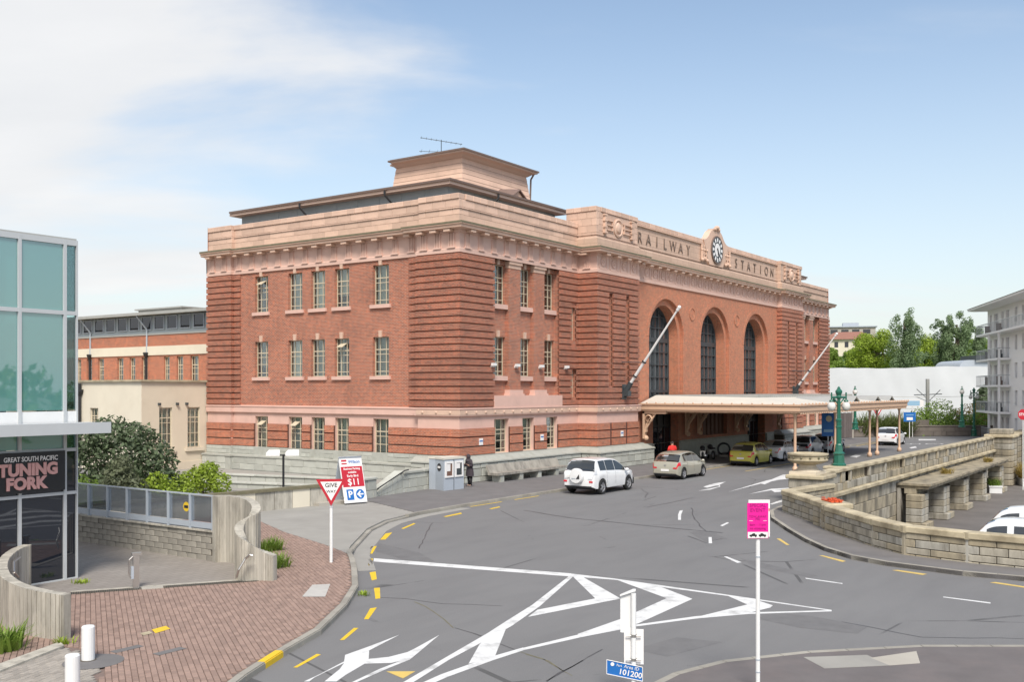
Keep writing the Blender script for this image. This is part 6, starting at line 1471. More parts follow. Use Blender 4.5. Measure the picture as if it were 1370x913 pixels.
mb = MB(); mb.box(-.10, .10, -.01, .02, -.14, .14); mb.build('side_panel', M['signwhite'], tb, loc=(C[0] + .012, C[1] + .25, 1.12), rot=(0, 0, R(90)))
# long stone bench
be = empty('stone_bench', (4.6, -1.28, .12), label='long lichened stone bench against the station plinth', cat='bench')
mb = MB(); mb.prism([(-3.45, -.42), (3.45, -.42), (3.45, .28), (-3.45, .28)], .36, .48); mb.build('seat', M['greystone'], be)
mb = MB(); mb.extrude([(-3.45, .14, .48), (-3.45, .28, .48), (-3.45, .44, .88), (-3.45, .34, .90)], (6.9, 0, 0)); mb.build('backrest', M['greystone'], be)
for x in (-3.0, -1.2, .6, 2.4): mb = MB(); mb.box(x - .16, x + .16, -.36, .2, 0, .36); mb.build('leg', M['granite'], be)
# pole with the magenta notice, pole with the area plate
p = at(1014, 925, .1); d = 17.3; base = Vector((p.x, p.y, .097)); az = math.atan2(CAM.y - p.y, CAM.x - p.x) + R(90)
pk = empty('event_sign', base, az + R(16), 'magenta tow away event notice on a slim white pole', 'sign')
HT = 5 - (672 - 522) / FPX * ((Vector((p.x, p.y, 0)) - CAM).dot(FW)) - .1
mb = MB(); mb.tube((0, 0, 0), (0, 0, HT - .05), .035, n=12); mb.build('pole', M['white'], pk)
mb = MB(); mb.box(-.165, .185, -.04, -.03, HT - .56, HT + .04); mb.build('backing_plate', M['signwhite'], pk)
mb = MB(); mb.box(-.19, .155, -.055, -.045, HT - .585, HT - .01); o = mb.build('notice', M['magenta'], pk)
for t, z, s in (('SPECIAL', -.05, .075), ('EVENT', -.125, .085), ('TOW AWAY', -.23, .05), ('FRI', -.27, .06), ('6am - 11pm', -.36, .055), ('no stopping', -.42, .055)): text('lettering', t, s, M['purple'], o, (-.018, -.059, HT + z), (R(90), 0, 0), .001)
for x in (-.13, .1): mb = MB(); mb.box(x - .03, x + .03, -.058, -.0555, HT - .30, HT - .295); mb.build('print_line', M['signwhite'], o)
mb = MB(); mb.box(-.182, .147, -.058, -.0555, HT - .578, HT - .48); q = mb.build('white_strip', M['signwhite'], o)
for s in (-1, 1):
    mb = MB(); x0 = -.018 + s * .075; mb.poly([(x0 + s * a, -.0595, HT - .55 + b) for a, b in ((-.06, 0), (.06, 0), (.065, .025), (.03, .03), (.005, .05), (-.03, .05), (-.035, .03), (-.06, .03))]); mb.lathe([(.001, 0), (.014, 0)], (x0 - .035, -.0597, HT - .55), 8, axis='y'); mb.lathe([(.001, 0), (.014, 0)], (x0 + .04, -.0597, HT - .55), 8, axis='y'); mb.build('tow_symbol', M['black'], q)
mb = MB(); mb.box(.165, .18, -.0445, -.0405, HT - .14, HT - .10); mb.build('orange_dot', M['orange'], pk)
mb = MB()
for z in (HT - .9, .5, .3): mb.tube((0, 0, z), (0, 0, z + .02), .04, n=10)
mb.build('band', M['grey'], pk)
p = at(846, 935, .1); base = Vector((p.x, p.y, .097)); az = math.atan2(CAM.y - p.y, CAM.x - p.x) + R(90); dd_ = (Vector((p.x, p.y, 0)) - CAM).dot(FW)
def hz_(py): return 5 - (py - 522) / FPX * dd_ - .097
ar = empty('parking_sign', base, az, 'back of a two plate parking sign with blue area number plate', 'sign')
mb = MB(); mb.tube((.02, 0, 0), (.02, 0, hz_(795)), .04, n=12); mb.build('pole', M['white'], ar)
def plate(name, x0, x1, py0, py1, y, mat, tilt=0.0, rz=0):
    mb = MB(); k = dd_ / FPX; a, b = (x0 - 846) * k, (x1 - 846) * k; z0, z1 = hz_(py1), hz_(py0); t = tilt
    mb.extrude([(a, y, z0), (b, y, z0 - t * .3), (b, y, z1 + t), (a, y, z1)], (0, .012, 0)); o = mb.build(name, mat, ar); return o
plate('sign_plate', 830, 850, 799, 848, .045, M['white'], .09)
mb = MB(); k = dd_ / FPX; mb.extrude([(-16.5 * k, .0, hz_(799)), (4.5 * k, .0, hz_(791.5)), (4.5 * k, .0, hz_(789.5)), (1 * k, 0, hz_(789.5)), (-16.5 * k, 0, hz_(797.5))], (0, .065, 0)); mb.build('rain_cap', M['white'], ar)
plate('sign_plate', 835, 861, 843, 890, .03, M['signwhite'])
for y_ in (851, 883):
    mb = MB(); z = hz_(y_); mb.tube((-.10, -.02, z), (.14, -.02, z), .012); mb.lathe([(.05, -.02), (.05, .02)], (.02, 0, z), 10); mb.build('clamp', M['steel'], ar)
mb = MB(); z0, z1 = hz_(909), hz_(886); a, b = -34 * k, 13.5 * k
mb.extrude([(a, -.05, z0 + .08), (b, -.05, z0 - .02), (b, -.05, z1 - .07), (a, -.05, z1 + .03)], (0, .008, 0)); bp = mb.build('area_plate', M['blue'], ar)
tl = -math.atan2(.1, b - a); cxm, czm = (a + b) / 2, (z0 + z1) / 2
text('lettering', 'Area ID', .075, M['signwhite'], bp, (cxm + .11, -.056, czm + .05), (R(90), -tl, 0), .001); text('lettering', '101200', .125, M['signwhite'], bp, (cxm + .09, -.056, czm - .045), (R(90), -tl, 0), .001, bold=.002)
mb = MB(); mb.lathe([(.001, 0), (.03, 0)], (a + .09, -.056, czm + .10), 14, axis='y'); mb.build('emblem', M['signwhite'], bp); text('lettering', 'Park', .05, M['signwhite'], bp, (a + .2, -.056, czm + .08), (R(90), -tl, 0), .001)
mb = MB(); bd_ = [(a, z0 + .08), (b, z0 - .02), (b, z1 - .07), (a, z1 + .03)]
for (p0, p1) in zip(bd_, bd_[1:] + bd_[:1]): mb.tube((p0[0], -.054, p0[1]), (p1[0], -.054, p1[1]), .006, n=5)
mb.build('border', M['signwhite'], bp)
# bollards
for (px, py), l in (((118, 884), 'short white round bollard standing on the grey patch near the curved wall'), ((97, 928), 'short white round bollard cut off by the lower edge of the picture')):
    p = at(px, py, .12); o = empty('bollard', p, 0, l, 'bollard', 'white bollards by the brick pavement')
    mb = MB(); mb.lathe([(.115, 0), (.115, .60), (.10, .62), (.001, .625)], n=18); mb.build('tube', M['white'], o, smooth=False)
    mb = MB(); mb.lathe([(.14, .001), (.14, .012), (.115, .014)], n=18); mb.build('collar', M['joint'], o)
mb = MB(); mb.lathe([(.001, .125), (.52, .125)], (*at(125, 886, .12)[:2], 0), 24); mb.build('surround', M['path'], pave)
p = at(182, 788, .12); o = empty('door_opener', p, YAW - R(60), 'stainless door opener post with a curved pull bar on the plaza edge', 'post')
mb = MB(); mb.box(-.07, .07, -.05, .05, 0, .86); mb.box(-.1, .12, -.06, .06, .82, .88); mb.build('post', M['steel'], o)
mb = MB(); mb.pipe([(-.05, -.02, .82), (-.16, -.02, .72), (-.17, -.02, .45), (-.15, -.02, .32), (-.06, -.02, .3)], .022); mb.build('pull_bar', M['steel'], o)
mb = MB(); mb.box(-.12, -.06, -.06, .03, .25, .55); mb.build('button_box', M['grey'], o)
# handrails on the curved walls
for pts, l in (([(318, 772, .15), (321, 762, .35), (330, 747, .62), (336, 742, .72), (340, 743, .70)], 'bent steel handrail on the tall curved concrete wall'), ([(30, 745, 1.0), (22, 751, .95), (22, 765, .75), (28, 771, .6)], 'bent steel handrail on the low curved wall')):
    P = [at(a, b, .12 + z) - FW * .12 for a, b, z in pts]; b0 = P[0].copy(); mb = MB(); mb.pipe([p - b0 for p in P], .028); o = mb.build('handrail', M['steel'], loc=b0); tag(o, l, 'handrail')
# green lamp posts
def lamp(loc, label, twin=True, h=4.2, rz=R(-35)):
    o = empty('lamp_post', loc, rz, label, 'lamp post', 'green street lamps along the station road'); o.scale = (.86, .86, 1)
    mb = MB(); mb.lathe([(.42, 0), (.42, .08), (.33, .14), (.30, .55), (.36, .62), (.24, .72), (.20, 1.0), (.20, 1.05), (.16, 1.12)], n=8); mb.build('base', M['teal_metal'], o)
    mb = MB(); mb.lathe([(.155, 1.1), (.15, 1.9), (.18, 1.93), (.18, 2.0), (.15, 2.03), (.15, 2.25), (.18, 2.28), (.18, 2.35), (.115, 2.4), (.09, h - .55), (.14, h - .5), (.17, h - .42), (.13, h - .35)], n=12); mb.build('shaft', M['teal_metal'], o, smooth=False)
    if twin:
        mb = MB(); mb.lathe([(.13, h - .35), (.2, h - .2), (.2, h - .12), (.1, h - .02), (.08, h + .05), (.001, h + .12)], n=12); mb.build('finial', M['teal_metal'], o)
        for s in (-1, 1):
            mb = MB(); mb.tube((0, 0, h - .45), (s * .52, 0, h - .45), .05); mb.tube((s * .52, 0, h - .62), (s * .52, 0, h - .2), .045); mb.tube((s * .1, 0, h - .75), (s * .42, 0, h - .47), .035); mb.lathe([(.05, h - .72), (.14, h - .66), (.10, h - .58)], (s * .52, 0, 0), 10); a_ = mb.build('arm', M['teal_metal'], o)
            mb = MB(); mb.sphere((s * .52, 0, h - .91), .24, 16, 10); mb.build('globe', M['globe'], a_, smooth=True)
    else:
        mb = MB(); mb.lathe([(.12, h - .35), (.16, h - .28), (.1, h - .22)], n=10); mb.build('collar', M['teal_metal'], o)
        mb = MB(); mb.sphere((0, 0, h - .03), .27, 16, 10); g_ = mb.build('globe', M['globe'], o, smooth=True)
        mb = MB(); mb.lathe([(.2, h + .2), (.12, h + .3), (.06, h + .42), (.09, h + .48), (.001, h + .6)], n=10); mb.build('finial', M['teal_metal'], g_)
    return o
pd = MB(); c = at(1122, 619, 1.12); c = Vector((c.x, BY + .35, 0))
d_ = (Vector((13.6, BY + .2, 0)) - CAM).dot(FW)
for x in np.arange(8, 22, .05):
    q = Vector((x, BY + .35, 0)) - CAM
    if 685 + FPX * q.dot(RT) / q.dot(FW) > 1122: break
lx = float(x); dl = (Vector((lx, BY + .35, 0)) - CAM).dot(FW)
ped = empty('lamp_pedestal', (lx, BY + .35, 0), 0, 'stone pedestal in the balustrade under the near green lamp post', 'pedestal')
block('stone', -.6, .6, -.5, .5, .0, .98, M['sand'], ped, .03); block('coping_stone', -.72, .72, -.6, .6, .985, 1.14, M['sandcap'], ped, .04)
lamp((lx, BY + .35, 1.14), 'tall green twin globe lamp post on the near balustrade pedestal', True, 5 + (522 - 517) / FPX * dl - 1.14 - .12)
p = at(1303, 584, 0); q = far(1303, 522, (p - CAM).dot(FW)); lamp((q.x, q.y, 0.0), 'tall green twin globe lamp post by the far parapet near the white apartment block', True, 5.15)
for px, l, dist in ((1287, 'green single globe lamp post on the far parapet left of the twin globe one', 104), (1144, 'green single globe lamp post seen through the canopy posts', 98)):
    q = far(px, 522, dist); lamp((q.x, q.y, 1.12), l, False, 3.7)
# distant signs
def post_sign(px, dist, z0, z1, w, h0, label, mat, name='parking_sign', build=None, rz=0, post=True):
    q = far(px, 522, dist); o = empty(name, (q.x, q.y, z0), YAW - R(90) + rz, label, 'sign')
    if post: mb = MB(); mb.tube((0, .04, 0), (0, .04, z1 - z0 - .05), .04); mb.build('post', M['white'], o)
    mb = MB(); mb.box(-w / 2, w / 2, -.02, .02, h0 - z0, z1 - z0); p_ = mb.build('panel', mat, o); return o, p_
d1 = 77.0; o, p_ = post_sign(1108, d1, 0, 5 - (553 - 522) / FPX * d1, 1.0, 5 - (584 - 522) / FPX * d1, 'blue parking sign with a pale emblem beside the canopy post', M['blue'])
mb = MB(); mb.lathe([(.001, 0), (.24, 0)], (.05, -.025, 2.78), 14, axis='y'); mb.build('emblem', M['creamp'], p_); mb = MB(); mb.box(-.35, .35, -.026, -.021, 1.75, 1.95); mb.build('print_line', M['ltblue'], p_)
d2 = 104.0; o, p_ = post_sign(1217, d2, 0, 5 - (552 - 522) / FPX * d2, 1.25, 5 - (564.5 - 522) / FPX * d2, 'blue parking sign with a white panel standing on the far parapet', M['blue'], post=True)
mb = MB(); mb.box(-.32, .32, -.03, -.021, 1.85, 2.15); mb.build('white_panel', M['signwhite'], p_); mb = MB(); mb.box(-.4, .4, -.03, -.021, 2.35, 2.42); mb.build('print_line', M['ltblue'], p_)
o, p_ = post_sign(1221, d2 + 2, 0, 5 - (535.5 - 522) / FPX * 106, 2.3, 5 - (544.5 - 522) / FPX * 106, 'wide pale blue direction sign above the blue parking sign', M['signwhite'], 'direction_sign'); mb = MB(); mb.box(-1.0, .75, -.03, -.021, 3.32, 3.85); mb.build('blue_panel', M['ltblue'], p_)
q = far(1174, 522, 88); o = empty('give_way_sign', (q.x, q.y, 0), YAW - R(90), 'far give way triangle on a white pole seen through the canopy', 'road sign')
zt = 5 - (547 - 522) / FPX * 88; mb = MB(); mb.tube((0, .04, 0), (0, .04, zt - .1), .04); mb.build('post', M['white'], o); mb = MB(); mb.extrude([(-.42, -.02, zt), (.42, -.02, zt), (0, -.02, zt - .75)], (0, .03, 0)); b = mb.build('plate', M['red'], o); mb = MB(); mb.extrude([(-.27, -.026, zt - .08), (.27, -.026, zt - .08), (0, -.026, zt - .55)], (0, .003, 0)); mb.build('plate_face', M['signwhite'], b)
q = far(1369, 522, 80); o = empty('stop_sign', (q.x, q.y, 0), YAW - R(90), 'red octagonal stop sign at the right edge of the picture', 'road sign')
zc2 = 5 - (555 - 522) / FPX * 80; mb = MB(); mb.tube((0, .04, -3), (0, .04, zc2 + .3), .04); mb.build('post', M['white'], o); mb = MB(); mb.extrude([(.45 * math.cos(R(22.5 + 45 * k)), -.02, zc2 + .45 * math.sin(R(22.5 + 45 * k))) for k in range(8)], (0, .03, 0)); b = mb.build('plate', M['red'], o); text('lettering', 'STOP', .3, M['signwhite'], b, (0, -.026, zc2), (R(90), 0, 0), .002, bold=.006)
# planters in the lower car park
def tuft(mb, c, n, h, spread, wdt=.03, lean=.5):
    for k in range(n):
        a = random.uniform(0, 2 * math.pi); r = spread * math.sqrt(random.random()); l = h * random.uniform(.6, 1.1); q = random.uniform(.2, 1) * lean
        b = Vector((c[0] + r * math.cos(a), c[1] + r * math.sin(a), c[2])); dv = Vector((math.cos(a) * q, math.sin(a) * q, 1)).normalized(); s = Vector((-math.sin(a), math.cos(a), 0)) * wdt
        m_ = b + dv * l * .6; t_ = m_ + (dv + Vector((math.cos(a) * q * .9, math.sin(a) * q * .9, -.5 * q))).normalized() * l * .45
        mb.add([b - s, b + s, m_ + s * .8, m_ - s * .8, t_], [(0, 1, 2, 3), (3, 2, 4)])
def planter(px, py, z, l, w, h, leaf, label, ph, n=160):
    p = at(px, py, z); o = empty('planter', p, R(20), label, 'planter')
    mb = MB(); mb.prism([(-l / 2, -w / 2), (l / 2, -w / 2), (l / 2, w / 2), (-l / 2, w / 2)], 0, h); mb.box(-l / 2 - .04, l / 2 + .04, -w / 2 - .04, w / 2 + .04, h - .1, h + .02); mb.build('trough', M['white'], o)
    mb = MB()
    for k in range(n // 8): tuft(mb, (random.uniform(-l / 2.3, l / 2.3), random.uniform(-w / 2.5, w / 2.5), h), 8, ph, .2, .025, .9)
    mb.build('leaves', leaf, o)
planter(1329, 659, -3, 1.9, .9, .55, M['leaf_mid'], 'white planter with bright green plants beside the parked vans', .7, 420)
planter(1373, 650, -3, 2.2, 1.0, .6, M['leaf_straw'], 'white planter with tall straw coloured grass at the right edge', 1.5, 500)
p = at(1293, 659, -3); o = empty('tub', p, 0, 'small white tub left on the lower car park ground', 'tub'); mb = MB(); mb.lathe([(.001, .02), (.28, .02), (.38, .5), (.42, .52), (.36, .5), (.28, .1)], n=14); mb.build('shell', M['white'], o); mb = MB(); mb.lathe([(.001, .42), (.33, .42)], n=14); mb.build('soil', M['soil'], o)
# litter of self sown plants on the porch roof and wall
for (x, y, z, l, mt) in ((27.5, -18.4, -.4, 'yellow weed growing on the near half of the porch roof', 'leaf_straw'), (40.3, -18.6, -.4, 'yellow weed growing on the far half of the porch roof', 'leaf_straw')):
    o = MB(); 
    for k in range(14): tuft(o, (random.uniform(-.5, .5), random.uniform(-.25, .25), 0), 10, .45, .2, .02, .8)
    q = o.build('weed', M[mt], loc=(x, y, z)); tag(q, l, 'weed', kind='stuff')
# ------------------------------------------------------------ vehicles
def curve(keys, x):
    ks = np.array([k[0] for k in keys]); vs = np.array([k[1] for k in keys], float); h = np.diff(ks); dl = np.diff(vs) / h; m = np.zeros(len(ks))
    m[0], m[-1] = dl[0], dl[-1]
    for i in range(1, len(ks) - 1): m[i] = 0 if dl[i - 1] * dl[i] <= 0 else 2 * dl[i - 1] * dl[i] / (dl[i - 1] + dl[i])
    i = np.clip(np.searchsorted(ks, x) - 1, 0, len(ks) - 2); t = np.clip((x - ks[i]) / h[i], 0, 1)
    return (2 * t ** 3 - 3 * t ** 2 + 1) * vs[i] + (t ** 3 - 2 * t ** 2 + t) * h[i] * m[i] + (-2 * t ** 3 + 3 * t ** 2) * vs[i + 1] + (t ** 3 - t ** 2) * h[i] * m[i + 1]
SHAPES = {
 # x runs forward from the rear bumper; top line, belt line, half width
 'hatch': dict(L=4.2, top=[(0, .50), (.03, .86), (.10, .98), (.22, 1.06), (.44, 1.30), (.66, 1.43), (1.0, 1.50), (1.75, 1.54), (2.2, 1.50), (2.6, 1.36), (3.15, 1.05), (3.35, .99), (3.8, .88), (4.08, .72), (4.17, .55), (4.2, .36)], belt=[(0, .95), (.6, .98), (1.7, .92), (3.2, .87), (4.2, .7)],
   hw=[(0, .70), (.10, .79), (.5, .845), (2, .86), (3.3, .845), (3.8, .76), (4.1, .58), (4.2, .42)], wb=(.72, 3.32), r=.315, rear=(.13, .56), front=(2.52, 3.12), side=(.74, 3.02), pill=(1.14, 2.02), lo=.22),
 'suv': dict(L=4.45, top=[(0, .55), (.03, .98), (.08, 1.08), (.16, 1.14), (.30, 1.46), (.42, 1.62), (.62, 1.69), (1.7, 1.70), (2.3, 1.64), (2.65, 1.5), (3.2, 1.16), (3.4, 1.09), (3.95, 1.0), (4.28, .86), (4.4, .66), (4.45, .42)], belt=[(0, 1.06), (.6, 1.10), (1.8, 1.05), (3.2, .99), (4.45, .8)],
   hw=[(0, .76), (.10, .85), (.5, .90), (2, .91), (3.4, .90), (3.95, .82), (4.3, .66), (4.45, .48)], wb=(.80, 3.46), r=.355, rear=(.14, .44), front=(2.6, 3.16), side=(.62, 3.08), pill=(1.22, 2.08), lo=.30),
 'sedan': dict(L=4.7, top=[(0, .50), (.03, .88), (.12, 1.0), (.5, 1.05), (.78, 1.08), (1.15, 1.29), (1.5, 1.42), (1.9, 1.45), (2.5, 1.43), (2.9, 1.32), (3.5, 1.02), (3.75, .95), (4.3, .85), (4.58, .70), (4.67, .54), (4.7, .36)], belt=[(0, .97), (.8, .98), (1.7, .93), (3.5, .88), (4.7, .7)],
   hw=[(0, .72), (.12, .81), (.6, .87), (2.2, .89), (3.7, .87), (4.25, .78), (4.6, .6), (4.7, .42)], wb=(1.0, 3.68), r=.32, rear=(.82, 1.42), front=(2.85, 3.45), side=(1.05, 3.36), pill=(1.7, 2.45), lo=.22),
 'mini': dict(L=3.85, top=[(0, .50), (.03, .92), (.08, 1.0), (.18, 1.06), (.34, 1.34), (.5, 1.46), (.75, 1.52), (1.5, 1.53), (2.0, 1.49), (2.4, 1.34), (2.95, 1.03), (3.2, .95), (3.55, .84), (3.76, .68), (3.83, .5), (3.85, .34)], belt=[(0, .95), (.6, .98), (1.6, .93), (3, .88), (3.85, .7)],
   hw=[(0, .68), (.10, .77), (.5, .825), (1.9, .84), (3.05, .82), (3.5, .73), (3.78, .55), (3.85, .4)], wb=(.62, 3.05), r=.295, rear=(.12, .46), front=(2.28, 2.9), side=(.44, 2.82), pill=(.98, 1.86), lo=.22),
 'van': dict(L=4.9, top=[(0, .6), (.02, 1.5), (.06, 1.85), (.2, 2.0), (.6, 2.06), (3.0, 2.06), (3.6, 1.99), (4.0, 1.82), (4.45, 1.35), (4.65, 1.12), (4.82, .8), (4.9, .42)], belt=[(0, 1.32), (3.6, 1.28), (4.2, 1.15), (4.9, .9)],
   hw=[(0, .80), (.08, .84), (.6, .86), (3.6, .86), (4.4, .83), (4.75, .7), (4.9, .52)], wb=(.95, 3.75), r=.32, rear=(.03, .07), front=(3.72, 4.42), side=(.6, 4.05), pill=(2.0, 3.05), lo=.26)}
_wheel = {}
def wheel_mesh(r):
    if r not in _wheel:
        t = MB(); t.lathe([(r * .66, -.10), (r * .93, -.105), (r, -.07), (r, .07), (r * .93, .105), (r * .66, .10)], n=22, axis='y')
        g = MB(); g.lathe([(r * .68, -.085), (r * .64, -.095), (r * .60, -.04), (r * .58, .06)], n=22, axis='y'); g.lathe([(r * .17, -.085), (r * .05, -.095), (.001, -.095)], n=12, axis='y')
        for k in range(5):
            a = 2 * math.pi * k / 5; c, s = math.cos(a), math.sin(a); q = r * .10
            g.extrude([(x * c - o * s, -.082, x * s + o * c) for x, o in ((r * .1, -q), (r * .63, -q * 1.3), (r * .63, q * 1.3), (r * .1, q))], (0, .03, 0))
        h = MB(); h.lathe([(r * .62, .0), (.001, .0)], n=18, axis='y')
        _wheel[r] = t.mesh('tyre', M['tyre']), g.mesh('rim', M['rim']), h.mesh('brake_disc', M['under'])
    return _wheel[r]
def car(shape, name, label, cat, loc, rz, mat, dark_back=False, spare=False, group=None, rearmat=None):
    S = SHAPES[shape]; L = S['L']; r = S['r']; lo = S['lo']
    root = empty(name, loc, rz, label, cat, group)
    arch = r + .065
    xs = sorted(set([round(x, 4) for x in np.concatenate([np.linspace(0, .1, 5), np.linspace(.1, L - .15, 62), np.linspace(L - .15, L, 6)] + [c + arch * np.cos(np.linspace(0, math.pi, 17)) for c in S['wb']])]))
    top = lambda x: float(curve(S['top'], x)); belt = lambda x: min(float(curve(S['belt'], x)), top(x) - .02); hw = lambda x: float(curve(S['hw'], x))
    def zlo(x):
        z = lo + .10 * max(0, 1 - x / .25) + .04 * max(0, 1 - (L - x) / .3)
        for c in S['wb']:
            if abs(x - c) < arch: z = max(z, r + math.sqrt(arch ** 2 - (x - c) ** 2))
        return z
    def section(x):
        zt, zb, w_, zl = top(x), belt(x), hw(x), zlo(x); cab = max(0, zt - zb - .05)
        zb = max(zb, zl + .06); zm = zl + (zb - zl) * .45
        wr = w_ - .035 - cab * .34; zr = zt - min(.06, (zt - zb) * .35 + .01)
        flare = .018 if any(abs(x - c) < arch + .05 for c in S['wb']) else 0
        return [(w_ * .80, zl), (w_ * .965 + flare, zl + .0), (w_ * .985 + flare, zl + min(.10, (zb - zl) * .3)), (w_ + flare * .6, zm + .03), (w_ * .985, zb - (zb - zl) * .14), (w_ * .955, zb), (wr, zr), (wr - .07, zr + (zt - zr) * .62), (wr * .55, zt - .006), (0, zt)]
    secs = [section(x) for x in xs]; n = len(secs[0])
    mb = MB(); vs = []; fs = []
    for x, s in zip(xs, secs):
        vs += [(x - L / 2, y, z) for y, z in s]; vs += [(x - L / 2, -y, z) for y, z in s]
    for i in range(len(xs) - 1):
        for k in range(n - 1):
            a, b = i * 2 * n + k, (i + 1) * 2 * n + k
            fs.append((a, a + 1, b + 1, b)); fs.append((a + n, b + n, b + n + 1, a + n + 1))
    e = (len(xs) - 1) * 2 * n
    fs.append(tuple(range(n)) + tuple(range(2 * n - 1, n - 1, -1))); fs.append(tuple(range(e, e + n)) + tuple(range(e + 2 * n - 1, e + n - 1, -1)))
    mb.add(vs, fs); body = mb.build('body', mat, root, smooth=True)
    md = body.modifiers.new('edge', 'EDGE_SPLIT'); md.split_angle = R(38)
    mb = MB(); mb.prism([(-L / 2 + .12, -hw(L / 2) * .8), (L / 2 - .15, -hw(L / 2) * .8), (L / 2 - .15, hw(L / 2) * .8), (-L / 2 + .12, hw(L / 2) * .8)], lo - .04, lo + .28)
    for c in S['wb']: mb.box(c - arch * .98 - L / 2, c + arch * .98 - L / 2, -hw(c) * .80, hw(c) * .80, lo, r + arch * .95)
    mb.build('underbody', M['under'], root)
    def surf(x, v):
        s = section(x); i = min(int(v), n - 2); t = v - i; return Vector((x - L / 2, s[i][0] * (1 - t) + s[i + 1][0] * t, s[i][1] * (1 - t) + s[i + 1][1] * t))
    def patch(name, us, v0, v1, mat, off=.008, side=1, nv=6, parent=root, mirror=False):
        mb = MB(); G = []
        for u in us:
            a, b = (v0(u) if callable(v0) else v0), (v1(u) if callable(v1) else v1); row = []
            for j in range(nv + 1):
                v = a + (b - a) * j / nv; p = surf(u, v); du = surf(min(L, u + .02), v) - surf(max(0, u - .02), v); dv = surf(u, min(n - 1.001, v + .05)) - surf(u, max(0, v - .05)); nn = dv.cross(du)
                if nn.length < 1e-6: nn = Vector((0, 1, 0))
                nn.normalize()
                if nn.y < -.02 or (abs(nn.y) <= .02 and nn.z < 0): nn = -nn
                p = p + nn * off; row.append((p.x, p.y * side, p.z))
            G.append(row)
        for i in range(len(us) - 1):
            for j in range(nv): mb.poly([G[i][j], G[i + 1][j], G[i + 1][j + 1], G[i][j + 1]])
        return mb, G
    def glasspatch(name, us, mat):
        A, G = patch(name, us, 6.15, n - 1.0, mat, nv=6); B, G2 = patch(name, us, 6.15, n - 1.0, mat, side=-1, nv=6)
        A.add(B.v, B.f); return A.build(name, mat, root, smooth=True)
    ru = np.linspace(*S['rear'], 10); fu = np.linspace(*S['front'], 10)
    if shape != 'van': glasspatch('rear_window', ru, M['carglass'])
    glasspatch('windscreen', fu, M['carglass'])
    a, b = S['side']; p0, p1 = S['pill']; pg = .02 if shape != 'van' else .14
    for s in (1, -1):
        segs = ((a, p0 - pg), (p0 + pg, p1 - pg), (p1 + pg, b))
        for (q0, q1) in segs:
            us = np.linspace(q0, q1, 9)
            A, G = patch('side_window', us, 5.09 if shape != 'van' else 5.12, 5.93 if shape != 'van' else 5.62, M['carglass'], side=s, nv=3); A.build('side_window', M['carglass'], root, smooth=True)
        for q in ((p0, p1) if shape != 'van' else (p1,)):      # door seams and handles
            us = np.linspace(q - .007, q + .007, 2); A, G = patch('door_seam', us, 2.2, 5.0, M['under'], off=.003, side=s, nv=5); A.build('door_seam', M['under'], root)
            A, G = patch('door_handle', np.linspace(q + .06, q + .22, 3), 4.35, 4.6, mat, off=.025, side=s, nv=2); A.build('door_handle', mat, root)
        # lamps
        us = np.linspace(.015, .30, 6); v0 = (3.7, 5.1) if shape != 'suv' else (4.0, 5.5)
        if shape == 'sedan': v0 = (3.9, 4.9)
        A, G = patch('tail_light', us, v0[0], v0[1], M['red_lens'], off=.012, side=s, nv=4)
        if shape not in ('van',):
            z0, z1 = G[0][0][2], G[0][-1][2]; y0 = abs(G[0][0][1]); A.add([(-L / 2 - .012, s * (y0 - .24), z0 + .02), (-L / 2 - .012, s * y0, z0), (-L / 2 - .012, s * abs(G[0][-1][1]), z1), (-L / 2 - .012, s * (y0 - .20), z1)], [(0, 1, 2, 3)])
        A.build('tail_light', M['red_lens'] if shape != 'suv' else M['clear_lens'], root)
        A, G = patch('headlight', np.linspace(L - .5, L - .14, 6), 4.0, 5.0, M['clear_lens'], off=.01, side=s, nv=3); A.build('headlight', M['clear_lens'], root)
        mx_ = S['front'][1] - .12; mb = MB(); mb.sphere((mx_ - L / 2, s * (hw(mx_) + .10), belt(mx_) + .06), .11, 8, 6, sz=.75); mb.build('wing_mirror', mat if not dark_back else M['under'], root, smooth=True)
        tm_, rm_, bm2 = wheel_mesh(r)
        for c in S['wb']:
            wo2 = put('wheel', tm_, root, (c - L / 2, s * (hw(c) - .10), r), (0, 0, 0 if s < 0 else R(180))); put('rim', rm_, wo2); put('brake_disc', bm2, wo2)
    # rear details
    zr = .52 + (lo - .24); pz = .78 + (lo - .24) * 1.5
    mb = MB(); mb.box(-L / 2 - .022, -L / 2 - .006, -.24, .24, pz - .28 if shape in ('hatch', 'mini') else pz - .06, pz - .16 if shape in ('hatch', 'mini') else pz + .06); mb.build('number_plate', M['signwhite'], root, loc=(0, .38 if spare else 0, 0))
    mb = MB(); mb.box(-L / 2 - .02, -L / 2 + .1, -hw(.1) * .86, hw(.1) * .86, lo + .06, lo + .13); mb.build('bumper_trim', M['under'], root)
    if dark_back:
        mb = MB(); mb.add([(-L / 2 - .008, -.62, .72), (-L / 2 - .008, .62, .72), (-L / 2 - .008, .60, .93), (-L / 2 - .008, -.60, .93)], [(0, 1, 2, 3)]); mb.build('tailgate_panel', M['under'], root)
